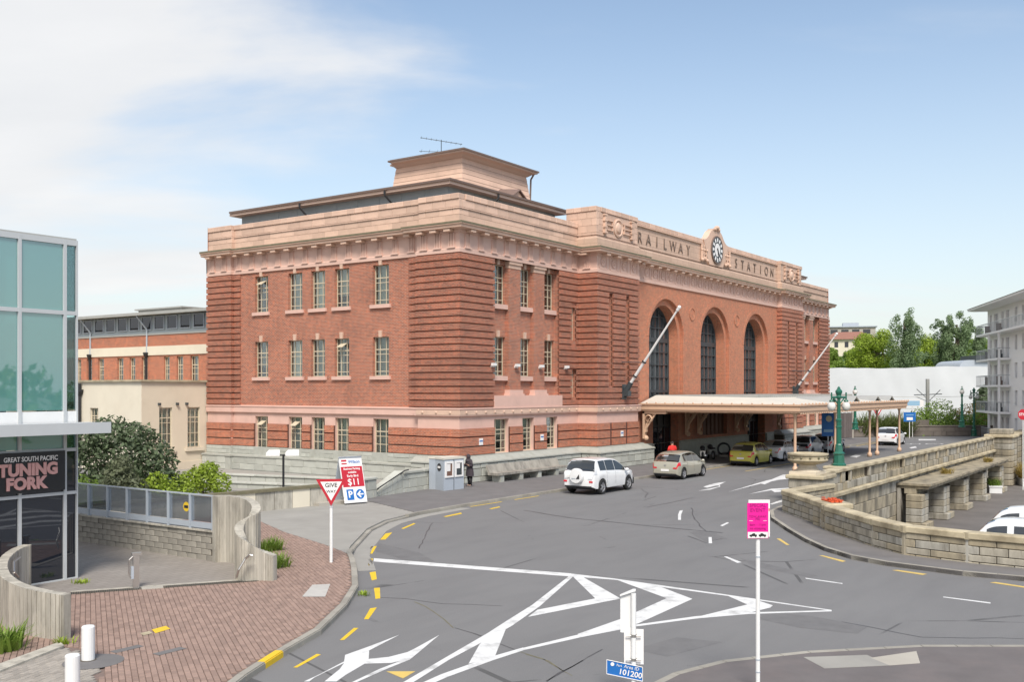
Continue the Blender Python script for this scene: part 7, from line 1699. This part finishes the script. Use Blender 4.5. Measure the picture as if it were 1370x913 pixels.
    if spare:
        mb = MB(); mb.lathe([(.36, .0), (.37, -.17), (.33, -.22), (.001, -.24)], (-L / 2 + .02, .02, .90), 28, axis='x'); c_ = mb.build('spare_wheel_cover', mat, root, smooth=True); e_ = c_.modifiers.new('edge', 'EDGE_SPLIT'); e_.split_angle = R(40)
        mb = MB(); mb.poly([(-L / 2 - .225, y + .02, .90 + z) for y, z in ((-.02, -.14), (-.22, -.13), (-.20, .10))]); mb.build('cover_mark', M['under'], c_)
        mb = MB(); mb.poly([(-L / 2 - .222, y + .02, .90 + z) for y, z in ((.22, -.14), (.02, -.14), (.02, -.10), (.22, -.10))]); mb.build('cover_print', M['grey'], c_)
        for s in (1, -1): mb = MB(); mb.box(-L / 2 - .02, -L / 2 + .02, s * .70 - .09, s * .70 + .09, .60, .68); mb.build('reflector', M['red_lens'], root)
    else:
        mb = MB(); mb.box(-L / 2 - .012, -L / 2 - .004, -.05, .05, pz + .02, pz + .09); mb.build('badge', M['rim'], root)
    mb = MB(); mb.tube((S['pill'][1] - L / 2 - 1.1, 0, top(1.0) - .01), (S['pill'][1] - L / 2 - 1.3, 0, top(1.0) + .14), .008, n=5); mb.build('aerial', M['under'], root)
    return root
GC = 'cars parked along the station kerb'
wc = lambda shape, xr: xr - SHAPES[shape]['wb'][0] + SHAPES[shape]['L'] / 2
car('suv', 'parked_suv', 'white suv with a round spare wheel cover parked nearest the bench', 'car', (wc('suv', .12), -7.67, 0), R(.5), paint('white_car_paint', (.74, .74, .74)), spare=True, group=GC)
car('hatch', 'parked_hatchback', 'pale champagne hatchback parked in front of the man in red', 'car', (wc('hatch', 9.7), -7.45, 0), R(.5), paint('champagne_paint', (.44, .42, .34), .35), group=GC)
car('hatch', 'parked_hatchback', 'lime gold hatchback parked under the canopy', 'car', (wc('hatch', 21.3), -7.15, 0), R(.5), paint('lime_gold_paint', (.50, .46, .07), .1), group=GC)
car('sedan', 'parked_sedan', 'white sedan parked under the canopy ahead of the lime gold car', 'car', (wc('sedan', 26.6), -7.1, 0), R(.5), paint('white_sedan_paint', (.70, .70, .71)), group=GC)
car('mini', 'parked_hatchback', 'silver hatchback with a black tailgate parked beyond the white sedan', 'car', (wc('mini', 33.2), -6.95, 0), R(.5), paint('silver_paint', (.50, .53, .56), .4), dark_back=True, group=GC)
car('hatch', 'parked_hatchback', 'silver hatchback parked farthest along behind the green lamp post', 'car', (wc('hatch', 37.7), -7.1, 0), R(.5), paint('silver_paint', (.52, .54, .56), .4), group=GC)
p = at(1186, 596.5, 0); car('mini', 'moving_car', 'white hatchback driving away beyond the canopy posts', 'car', (p.x + 1.9, p.y + .1, 0), R(2), paint('white_hatch_paint', (.74, .74, .74))).scale = (1.1, 1.12, 1.06)
vp = paint('white_van_paint', (.72, .74, .75))
car('van', 'parked_van', 'white van in the lower car park nearer the low stone wall', 'van', (10.0, -25.4, -3), R(93), vp, group='white vans in the lower car park')
car('van', 'parked_van', 'white van in the lower car park behind the nearer van', 'van', (15.6, -25.1, -3), R(93), vp, group='white vans in the lower car park')
dc = paint('dark_car_paint', (.03, .035, .05)); lc = paint('pale_car_paint', (.5, .54, .6), .3)
p = far(1133, 489, 250); car('hatch', 'distant_car', 'silver car parked on the hill above the white sheeting', 'car', (p.x, p.y, p.z), YAW - R(70), lc, group='tiny cars on the hill')
p = far(1121, 487, 262); car('mini', 'distant_car', 'dark car on the hill beside the red roofed house', 'car', (p.x, p.y, p.z), YAW + R(60), dc, group='tiny cars on the hill')
# motorcycle in the shade under the canopy
def motorbike(loc, rz, label):
    o = empty('motorcycle', loc, rz, label, 'motorcycle', 'motorcycles under the canopy')
    for x in (-.7, .72):
        mb = MB(); mb.lathe([(.22, -.05), (.30, -.06), (.32, 0), (.30, .06), (.22, .05)], (x, 0, .32), 18, axis='y'); w_ = mb.build('wheel', M['tyre'], o)
        mb = MB(); mb.lathe([(.23, -.03), (.20, -.03), (.20, .03), (.23, .03)], (x, 0, .32), 16, axis='y')
        for k in range(6): a = k * math.pi / 3; mb.tube((x, 0, .32), (x + .22 * math.cos(a), 0, .32 + .22 * math.sin(a)), .015, n=5)
        mb.build('rim', M['rim'], w_)
    mb = MB(); mb.lathe([(.001, -.28), (.15, -.22), (.18, 0), (.14, .22), (.001, .3)], (.15, 0, .86), 12, axis='x'); mb.build('fuel_tank', M['black'], o, smooth=True)
    mb = MB(); mb.prism([(-.75, -.12), (-.05, -.15), (-.05, .15), (-.75, .12)], .74, .84); mb.build('seat', M['under'], o)
    mb = MB(); mb.box(-.25, .3, -.17, .17, .32, .68); mb.lathe([(.12, -.2), (.12, .2)], (.1, 0, .6), 10, axis='y'); mb.build('engine', M['steel'], o)
    mb = MB(); mb.tube((.72, .06, .32), (.48, .06, .95), .03); mb.tube((.72, -.06, .32), (.48, -.06, .95), .03); mb.tube((.46, -.36, 1.05), (.46, .36, 1.05), .018); mb.build('fork', M['steel'], o)
    mb = MB(); mb.tube((-.1, -.18, .35), (-.9, -.2, .4), .05); mb.build('exhaust', M['rim'], o)
    mb = MB(); mb.sphere((.68, 0, .95), .1, 10, 6); mb.build('headlight', M['clear_lens'], o)
    return o
b1 = motorbike((22.6, -3.6, .12), R(25), 'black motorcycle parked under the canopy nearer the doorway')
b2 = copy_tree(b1); b2.location = (24.4, -3.4, .12); b2.rotation_euler.z = R(40); b2['label'] = 'second black motorcycle further along under the canopy'
# thick dark hoop on a block foot
o = empty('dark_hoop', (27.2, -3.2, .12), R(20), 'dark round hoop under the canopy', 'stand')
mb = MB(); P = [(.0, .42 * math.cos(a), .56 + .42 * math.sin(a)) for a in np.linspace(0, 2 * math.pi, 25)]; mb.pipe(P, .075, 8); mb.build('hoop', M['black'], o); mb = MB(); mb.box(-.2, .2, -.3, .3, 0, .14); mb.build('foot', M['concflat'], o)
# ------------------------------------------------------------ people
def skin_mesh(name, verts, edges, radii, root, mat, parent, sub=1):
    me = bpy.data.meshes.new(name); me.from_pydata(verts, edges, []); o = put(name, me, parent); me.materials.append(mat)
    md = o.modifiers.new('skin', 'SKIN'); md.use_smooth_shade = True; md.use_x_symmetry = False
    me.update()
    for i, r_ in enumerate(radii):
        s = me.skin_vertices[0].data[i]; s.radius = (r_, r_) if not isinstance(r_, tuple) else r_; s.use_root = (i == root)
    sb = o.modifiers.new('sub', 'SUBSURF'); sb.levels = sub; sb.render_levels = sub
    return o
def fingers(V, E, Rr, hand, wrist, side):
    d = (Vector(V[hand]) - Vector(V[wrist])).normalized(); s = Vector((0, 1, 0)) if abs(d.y) < .8 else Vector((1, 0, 0)); s = (s - d * s.dot(d)).normalized()
    for k, (o, l) in enumerate(((-.032, .07), (-.011, .085), (.011, .08), (.032, .06))):
        b = Vector(V[hand]) + s * o + d * .02; i = len(V); V += [tuple(b), tuple(b + d * l * .55), tuple(b + d * l + Vector((.012, 0, .004)))]; Rr += [.011, .009, .007]; E += [(hand, i), (i, i + 1), (i + 1, i + 2)]
    b = Vector(V[hand]) - s * .04 * side - d * .03; i = len(V); V += [tuple(b), tuple(b + d * .05 - s * .012 * side)]; Rr += [.012, .009]; E += [(hand, i), (i, i + 1)]
def figure(name, loc, rz, label, lower, arms, H=1.68, bodymat=None, bend=0.0, head_fwd=0.0):
    "x forward. one continuous body; clothing and hair are its children"
    k = H / 1.70; o = empty(name, loc, rz, label, 'person')
    V = [(0, 0, .93), (0 + bend * .4, 0, 1.12), (bend, 0, 1.36), (bend + head_fwd * .5, 0, 1.47), (bend + head_fwd, 0, 1.56), (bend + head_fwd + .015, 0, 1.64)]
    Rr = [(.15, .12), (.135, .105), (.165, .11), .055, (.078, .088), (.07, .078)]
    E = [(0, 1), (1, 2), (2, 3), (3, 4), (4, 5)]
    for s, (kx, ax, tx) in zip((-1, 1), lower):
        i = len(V); V += [(0, s * .09, .86), (kx, s * .095, .48), (ax, s * .09, .09), (tx, s * .10, .035)]; Rr += [.10, .062, .045, .04]; E += [(0, i), (i, i + 1), (i + 1, i + 2), (i + 2, i + 3)]
    for s, (el, wr, hd) in zip((-1, 1), arms):
        i = len(V); V += [(bend - .005, s * .18, 1.38), el, wr, hd]; Rr += [.062, .045, .032, (.036, .026)]; E += [(2, i), (i, i + 1), (i + 1, i + 2), (i + 2, i + 3)]; fingers(V, E, Rr, i + 3, i + 2, s)
    V = [tuple(c * k for c in v) for v in V]
    b = skin_mesh('body', V, E, Rr, 0, bodymat or M['skin'], o)
    hx, hz = (bend + head_fwd) * k, 1.59 * k
    mb = MB(); mb.sphere((hx + .10, 0, hz + .0), .018, 6, 4, sz=1.4); mb.build('nose', M['skin'], b)
    for s in (-1, 1):
        mb = MB(); mb.sphere((hx + .082, s * .032, hz + .03), .011, 6, 4); mb.build('eye', M['black'], b)
        mb = MB(); mb.sphere((hx - .005, s * .085, hz + .005), .022, 6, 4, sz=1.4); mb.build('ear', M['skin'], b)
    mb = MB(); mb.box(hx + .078, hx + .09, -.025, .025, hz - .05, hz - .042); mb.build('mouth', M['red'], b)
    return o, b, k, V
def loft(rings, n=14):
    "rings of (x, y half width, x half depth, z)"
    mb = MB(); vs = []; m = len(rings)
    for (cx, hy, hx, z) in rings: vs += [(cx + hx * math.cos(t), hy * math.sin(t), z) for t in np.linspace(0, 2 * math.pi, n, endpoint=False)]
    mb.add(vs, [(i * n + j, i * n + (j + 1) % n, (i + 1) * n + (j + 1) % n, (i + 1) * n + j) for i in range(m - 1) for j in range(n)] + [tuple(range((m - 1) * n, m * n))]); return mb
# woman in a long dark hooded coat, leaning in towards the booth
p = at(628.5, 651.5, .12); q = Vector((-.9, -.75, 0)); rz = R(165)
o, b, k, V = figure('person', p, rz, 'person in a long dark hooded coat and black trousers standing at the booth', ((.02, -.02, .10), (-.03, .0, .12)), (((.06, -.25, 1.12), (.22, -.20, 1.18), (.30, -.16, 1.24)), ((.04, .26, 1.10), (.20, .22, 1.12), (.28, .18, 1.17))), 1.62, M['skin'], .07, .07)
mb = loft([(.0, .24, .19, .56 * k), (.0, .235, .185, .72 * k), (.0, .20, .155, .95 * k), (.04, .18, .14, 1.12 * k), (.06, .215, .15, 1.30 * k), (.065, .205, .13, 1.39 * k), (.09, .10, .095, 1.47 * k)]); mb.build('coat', M['coat'], b, smooth=True)
for s in (-1, 1):
    mb = MB(); e = Vector((.05, s * .255, 1.11)) * k; mb.tube(Vector((.06, s * .17, 1.38)) * k, e, .078, .062, 10); mb.tube(e, Vector((.21, s * .21, 1.15)) * k, .062, .048, 10); mb.sphere(e, .064, 8, 6); mb.sphere(Vector((.06, s * .165, 1.375)) * k, .08, 8, 6); mb.build('sleeve', M['coat'], b, smooth=True)
    mb = MB(); kn = (.02, -.03)[s > 0]; an2 = (-.02, .0)[s > 0]; mb.tube((0, s * .085, .66 * k), (kn * .9, s * .088, .44 * k), .085, .068, 10); mb.tube((kn * .9, s * .088, .44 * k), (an2, s * .088, .09 * k), .068, .056, 10); mb.build('trouser_leg', M['trouser'], b, smooth=True)
    mb = MB(); mb.prism([(an2 - .08, s * .088 - .045), (an2 + .16, s * .088 - .04), (an2 + .16, s * .088 + .04), (an2 - .08, s * .088 + .045)], 0, [.10, .05, .05, .10]); mb.build('shoe', M['shoe'], b)
mb = MB(); c = Vector((.125, 0, 1.585)) * k; mb.sphere(c, .118, 14, 10, sz=1.22); mb.v = [v for v in mb.v]; mb.lathe([(.12, -.1), (.15, -.17), (.17, -.22)], tuple(c), 14); h_ = mb.build('hood', M['coat'], b, smooth=True); h_.location.x = -.03
# man in a red jumper behind the champagne car
p = at(899.5, 629, .12); p = Vector((13.6, -4.9, .12)); 
q = far(899.5, 522, (p - CAM).dot(FW)); p.x, p.y = q.x, q.y
o, b, k, V = figure('person', p, R(-120), 'person with dark hair in a bright red jumper standing behind the champagne car', ((.02, .0, .12), (-.02, -.02, .10)), (((-.02, -.29, 1.13), (.06, -.27, .92), (.09, -.26, .83)), ((-.02, .29, 1.13), (.06, .27, .92), (.09, .26, .83))), 1.74)
mb = loft([(.0, .20, .14, .88 * k), (.0, .19, .135, 1.05 * k), (.0, .225, .145, 1.25 * k), (.0, .225, .13, 1.36 * k), (0, .15, .1, 1.44 * k), (0, .075, .075, 1.475 * k)]); mb.build('jumper', M['redcloth'], b, smooth=True)
for s in (-1, 1):
    mb = MB(); e = Vector((-.02, s * .29, 1.13)) * k; mb.tube(Vector((0, s * .19, 1.38)) * k, e, .072, .062, 10); mb.tube(e, Vector((.055, s * .27, .94)) * k, .062, .046, 10); mb.sphere(e, .063, 8, 6); mb.sphere(Vector((0, s * .185, 1.375)) * k, .076, 8, 6); mb.build('sleeve', M['redcloth'], b, smooth=True)
    kn, an2 = ((.02, .0), (-.02, -.02))[s > 0]; mb = MB(); mb.tube((0, s * .09, .92 * k), (kn, s * .095, .48 * k), .115, .078, 10); mb.tube((kn, s * .095, .48 * k), (an2, s * .09, .07 * k), .078, .06, 10); mb.build('trouser_leg', M['trouser'], b, smooth=True)
    mb = MB(); mb.prism([(an2 - .09, s * .09 - .05), (an2 + .18, s * .09 - .045), (an2 + .18, s * .09 + .045), (an2 - .09, s * .09 + .05)], 0, [.10, .05, .05, .10]); mb.build('shoe', M['shoe'], b)
mb = MB(); mb.sphere((-.015, 0, 1.615 * k), .098, 14, 8, sz=.95); mb.build('hair', M['hair'], b, smooth=True)

# ------------------------------------------------------------ trees and shrubs
def crown_mesh(name, blobs, n, size, mats, flat=.6, seed=0, shell=.55):
    g = np.random.default_rng(seed); w_ = np.array([b[3] * b[4] for b in blobs]) ; w_ = w_ / w_.sum(); idx = g.choice(len(blobs), n, p=w_); B = np.array(blobs)
    d = g.normal(size=(n, 3)); d /= np.linalg.norm(d, axis=1)[:, None]; r_ = shell + (1 - shell) * g.random(n) ** .6; r_ *= 1 + .12 * np.sin(d[:, 0] * 7 + idx) * np.sin(d[:, 2] * 6 + idx * 2)
    P = B[idx, :3] + d * r_[:, None] * B[idx][:, [3, 3, 4]]
    nrm = d + g.normal(size=(n, 3)) * flat; nrm /= np.linalg.norm(nrm, axis=1)[:, None]
    t = np.cross(nrm, g.normal(size=(n, 3))); t /= np.linalg.norm(t, axis=1)[:, None]; u = np.cross(nrm, t); s = size * g.uniform(.55, 1.2, n)[:, None]
    V = np.stack([P - t * s, P - u * s * .55, P + t * s, P + u * s * .55], 1).reshape(-1, 3)
    me = bpy.data.meshes.new(name); me.from_pydata(V, [], np.arange(n * 4).reshape(-1, 4).tolist()); me.materials.append(mats); return me
def tree(name, label, cat, loc, blobs, n, size, mat, trunk_h, trunk_r, seed, group=None, limbs=5, shell=.5):
    o = empty(name, loc, 0, label, cat, group); rr = random.Random(seed)
    mb = MB(); mb.lathe([(trunk_r * 1.5, 0), (trunk_r, trunk_h * .12), (trunk_r * .8, trunk_h * .6), (trunk_r * .5, trunk_h)], n=9); mb.build('trunk', M['bark'], o, smooth=True)
    bs = sorted(blobs, key=lambda b: -b[3])[:limbs]
    for b in bs:
        mb = MB(); a = Vector((0, 0, trunk_h * rr.uniform(.45, .85))); c = Vector(b[:3]); m_ = a.lerp(c, .5) + Vector((rr.uniform(-.2, .2), rr.uniform(-.2, .2), .2)); mb.tube(a, m_, trunk_r * .45, trunk_r * .3, 7); mb.tube(m_, c, trunk_r * .3, trunk_r * .1, 7); mb.build('limb', M['bark'], o)
    put('crown', crown_mesh('crown', blobs, n, size, mat, seed=seed, shell=shell), o); return o
def dome(rx, h0, h1, k, seed, br=.45, el=1.0):
    "uneven cluster of leafy masses filling a rounded crown"
    rr = random.Random(seed); out = []
    for i in range(k):
        t = rr.random(); z = h0 + (h1 - h0) * t; w_ = rx * (math.sin(math.pi * min(.97, (t * .8 + .2))) ** .7) * .8; a = rr.uniform(0, 6.28); q = w_ * math.sqrt(rr.random()); s = rx * br * rr.uniform(.6, 1.1)
        out.append((q * math.cos(a), q * math.sin(a), z, s, s * rr.uniform(.7, .95) * el))
    return out
def column(rx, h0, h1, k, seed):
    "ragged upright crown: many small tufts on rising plumes"
    rr = random.Random(seed); out = []; k = k * 3; plumes = [(rr.uniform(-.6, .6) * rx, rr.uniform(-.6, .6) * rx, rr.uniform(.72, 1.0)) for _ in range(6)]
    for i in range(k):
        t = (i + rr.random()) / k; p = plumes[rr.randrange(6)]
        if t > p[2]: t *= p[2]
        z = h0 + (h1 - h0) * t; q = rx * (1 - t) ** .6 * .75; a = rr.uniform(0, 6.28); s = rx * rr.uniform(.20, .36) * (1 - .45 * t)
        out.append((p[0] * (.55 + .45 * t) + q * math.cos(a) * rr.random(), p[1] * (.55 + .45 * t) + q * math.sin(a) * rr.random(), z, s, s * rr.uniform(1.1, 1.9)))
    return out
# big olive coloured shrub by the annex, silvery bush and small lime bushes in front
p = at(155, 682, 0); q = far(155, 522, 43)
sh = [(-1.5, 0, 1.6, 1.3, 1.4), (.4, .2, 2.1, 1.6, 1.5), (1.5, .2, 1.7, 1.1, 1.2), (-.3, .1, 3.1, 1.0, .8), (1.0, 0, 3.0, .8, .6), (-1.2, 0, 2.8, .8, .7), (2.0, 0, .9, .9, .9), (-1.9, 0, .6, 1.0, .9), (.2, -.4, .8, 1.2, 1.0)]
def rotb(bl): return [(b[0] * RT.x + b[1] * FW.x, b[0] * RT.y + b[1] * FW.y, *b[2:]) for b in bl]
o = tree('large_shrub', 'large dark olive shrub with pale blossom in front of the cream annex', 'shrub', (q.x, q.y, 0), rotb(sh), 9000, .115, M['leaf_dark'], 2.2, .13, 3, shell=.45)
put('blossom', crown_mesh('blossom', rotb([(b[0], b[1], b[2], b[3] * 1.04, b[4] * 1.04) for b in sh]), 900, .045, M['blossom'], seed=9, shell=.9), o)
q = far(160, 522, 40.5); tree('silver_bush', 'grey green bush in front of the large dark shrub', 'shrub', (q.x, q.y, 0), rotb([(0, 0, 1.3, .75, .8), (.5, 0, .8, .7, .8), (-.4, 0, .7, .7, .7), (.1, 0, 1.9, .45, .45)]), 3200, .09, M['leaf_silver'], 1.0, .06, 4)
for px, d_, s, l, n in ((206, 42, 1.0, 'lime green bush left of the row behind the parapet wall', 1100), (232, 43, .9, 'lime green bush in the middle of the row behind the parapet wall', 1100), (272, 44.5, 1.15, 'bright lime bush at the right end of the row below the beige annex', 2200)):
    q = far(px, 522, d_); tree('lime_bush', l, 'shrub', (q.x, q.y, 0), [(x * s, y * s, z * s, r_ * s, h_ * s) for x, y, z, r_, h_ in rotb([(0, 0, .9, .6, .6), (.6, 0, .7, .5, .5), (-.5, 0, .8, .45, .5), (.2, 0, 1.25, .4, .35)])], n, .085, M['leaf_lime'], .7, .05, px)
q = far(112, 522, 38); tree('lime_bush', 'low green bush at the foot of the shrub behind the glass building', 'shrub', (q.x, q.y, 0), rotb([(0, 0, .9, .6, .9), (.2, 0, .5, .6, .5)]), 900, .09, M['leaf_mid'], .6, .05, 21)
def grassy(px, py, z, label, n, h, mat, spread=.35, wdt=.03, name='grass_clump', cat='plant', loc=None):
    p = loc or at(px, py, z); mb = MB()
    for k in range(n): tuft(mb, (random.uniform(-spread, spread), random.uniform(-spread, spread), 0), 9, h, .12, wdt, .9)
    o = mb.build(name, mat, loc=p); tag(o, label, cat, kind='stuff' if cat == 'weed' else None); return o
for px, py, l in ((360, 720, 'grassy clump growing at the back of the tall curved wall'), (368, 742, 'second grassy clump growing at the end of the tall curved wall')):
    grassy(px, py + 18, .1, l, 30, .5, M['leaf_mid'], .26, .014)
grassy(4, 872, .1, 'dark strappy plant at the foot of the low curved wall', 16, .6, M['leaf_mid'], .22, .022)
grassy(88, 862, .12, 'small weed at the end of the low curved wall', 5, .16, M['leaf_lime'], .1, .015, 'weed', 'weed')
grassy(487, 797, .02, 'small weed growing in the gutter by the kerb', 5, .14, M['leaf_lime'], .08, .015, 'weed', 'weed')
grassy(107, 782, .12, 'low weed at the corner of the glass building', 6, .12, M['leaf_lime'], .18, .015, 'weed', 'weed')
# planting beyond the far parapet
k_ = 0
for px in (1150, 1158, 1166, 1180, 1190, 1200, 1207):
    d_ = 107 + (k_ % 3); q = far(px, 522, d_); k_ += 1
    grassy(0, 0, 0, 'clump %s of tall flax leaves behind the far parapet' % ('left of the far lamp post', 'beside the far lamp post', 'under the canopy edge', 'behind the moving white car', 'right of the moving white car', 'left of the blue parking sign', 'against the blue parking sign')[k_ - 1], 26, 2.9, M['leaf_flax'], .7, .07, 'flax_clump', 'plant', Vector((q.x, q.y, -.2)))
for px, d_, s, mt, l, n in ((1250, 112, 1.28, 'leaf_mid', 'rounded green bush behind the far parapet below the overhead pole', 4200), (1229, 110, .95, 'leaf_mid', 'smaller green bush beside the blue parking sign', 1500), (1275, 114, 1.05, 'leaf_silver', 'dull grey brown bush behind the far single globe lamp', 2000), (1295, 116, 1.22, 'leaf_straw', 'yellow green bush behind the far twin globe lamp', 2600), (1314, 112, 1.15, 'leaf_mid', 'green bush at the foot of the white apartment block', 2400)):
    q = far(px, 522, d_); tree('far_bush', l, 'shrub', (q.x, q.y, -3.2), [(x * s, y * s, z * s, r_ * s, h_ * s) for x, y, z, r_, h_ in rotb([(0, 0, 2.6, 2.4, 2.0), (1.8, 0, 2.2, 1.8, 1.8), (-1.6, 0, 2.4, 1.7, 1.7), (.4, 0, 4.3, 1.5, 1.3), (-1.2, 0, 3.8, 1.1, 1.1)])], n * 2, .14, M[mt], 2.2, .15, px)
q = far(1317, 522, 126); tree('dark_tree', 'dark evergreen tree rising beside the apartment balconies', 'tree', (q.x, q.y, -3.2), [(0, 0, 3, 1.5, 2), (.3, 0, 4.8, 1.4, 1.6), (-.3, .2, 6.4, 1.1, 1.4), (.2, 0, 7.8, .8, 1.0)], 4200, .24, M['leaf_dark'], 6, .25, 77)
# trees on the hill
GT = 'trees on the hill beyond the white sheeting'
for i, (px, d_, kind, w_, py, l) in enumerate((
    (1158, 186, 'd', 4.4, 446, 'broad lime green tree nearest the red roofed house'), (1181, 182, 'd', 4.4, 444, 'broad lime green tree left of the tall dark gum'),
    (1210, 176, 'c', 3.5, 415, 'tall dark gum tree with a ragged top, left of the pair'), (1236, 190, 'd', 4.0, 449, 'lime green tree between the two tall gums'),
    (1262, 180, 'c', 2.9, 425, 'tall dark gum with a narrow top left of centre of the right group'), (1280, 178, 'c', 3.2, 420, 'tall dark gum with two bare tufts at its top'),
    (1296, 190, 'd', 3.6, 452, 'lower green tree right of the bare topped gum'), (1309, 182, 'c', 2.6, 437, 'dark gum nearest the white apartment block'), (1113, 186, 'd', 2.6, 466, 'small green tree beside the corner of the station'), (1322, 196, 'd', 3.4, 456, 'green tree half hidden by the apartment block'), (1226, 200, 'd', 3.6, 455, 'mid green tree just right of the first tall gum'), (1252, 204, 'd', 3.6, 454, 'mid green tree left of the narrow topped gum'), (1288, 206, 'd', 4.0, 457, 'mid green tree behind the bare topped gum'), (1141, 192, 'd', 2.6, 466, 'small tree at the foot of the red roofed house'))):
    q = far(px, 522, d_); top_ = 5 + (522 - py) / FPX * d_; z0 = 8.8 if kind == 'c' else 9.0; H_ = top_ - z0
    if kind == 'd': tree('green_tree', l, 'tree', (q.x, q.y, z0), dome(w_, -.6, H_ * .88, 30, i + 30, .36), 9000, .19, M['leaf_lime'] if i in (0, 1, 3) else M['leaf_mid'], H_ * .6, .3, i + 50, GT)
    else:
        bl = column(w_, -.4, H_ * .94, 20, i + 40); rr = random.Random(i)
        for t in range(4): a = rr.uniform(-1, 1) * w_ * .4; bl.append((a * RT.x, a * RT.y, H_ * rr.uniform(.86, 1.0), .55, .7))
        tree('gum_tree', l, 'tree', (q.x, q.y, z0), bl, 9000, .19, M['leaf_far'], H_ * .8, .35, i + 60, GT, limbs=8)
# wood behind the viewer, seen mirrored in the glass front
bl = []; rr = random.Random(5)
for k in range(60): x = rr.uniform(-25, 55); z = rr.uniform(3, 15) * (1 - .25 * math.sin(x * .35) ** 2); bl.append((x, -82 + rr.uniform(-3, 3), z - 3, rr.uniform(2.2, 3.6), rr.uniform(2.0, 3.2)))
put('woodland', crown_mesh('woodland', bl, 9000, .7, M['leaf_mid'], seed=91, shell=.3))['kind'] = 'stuff'
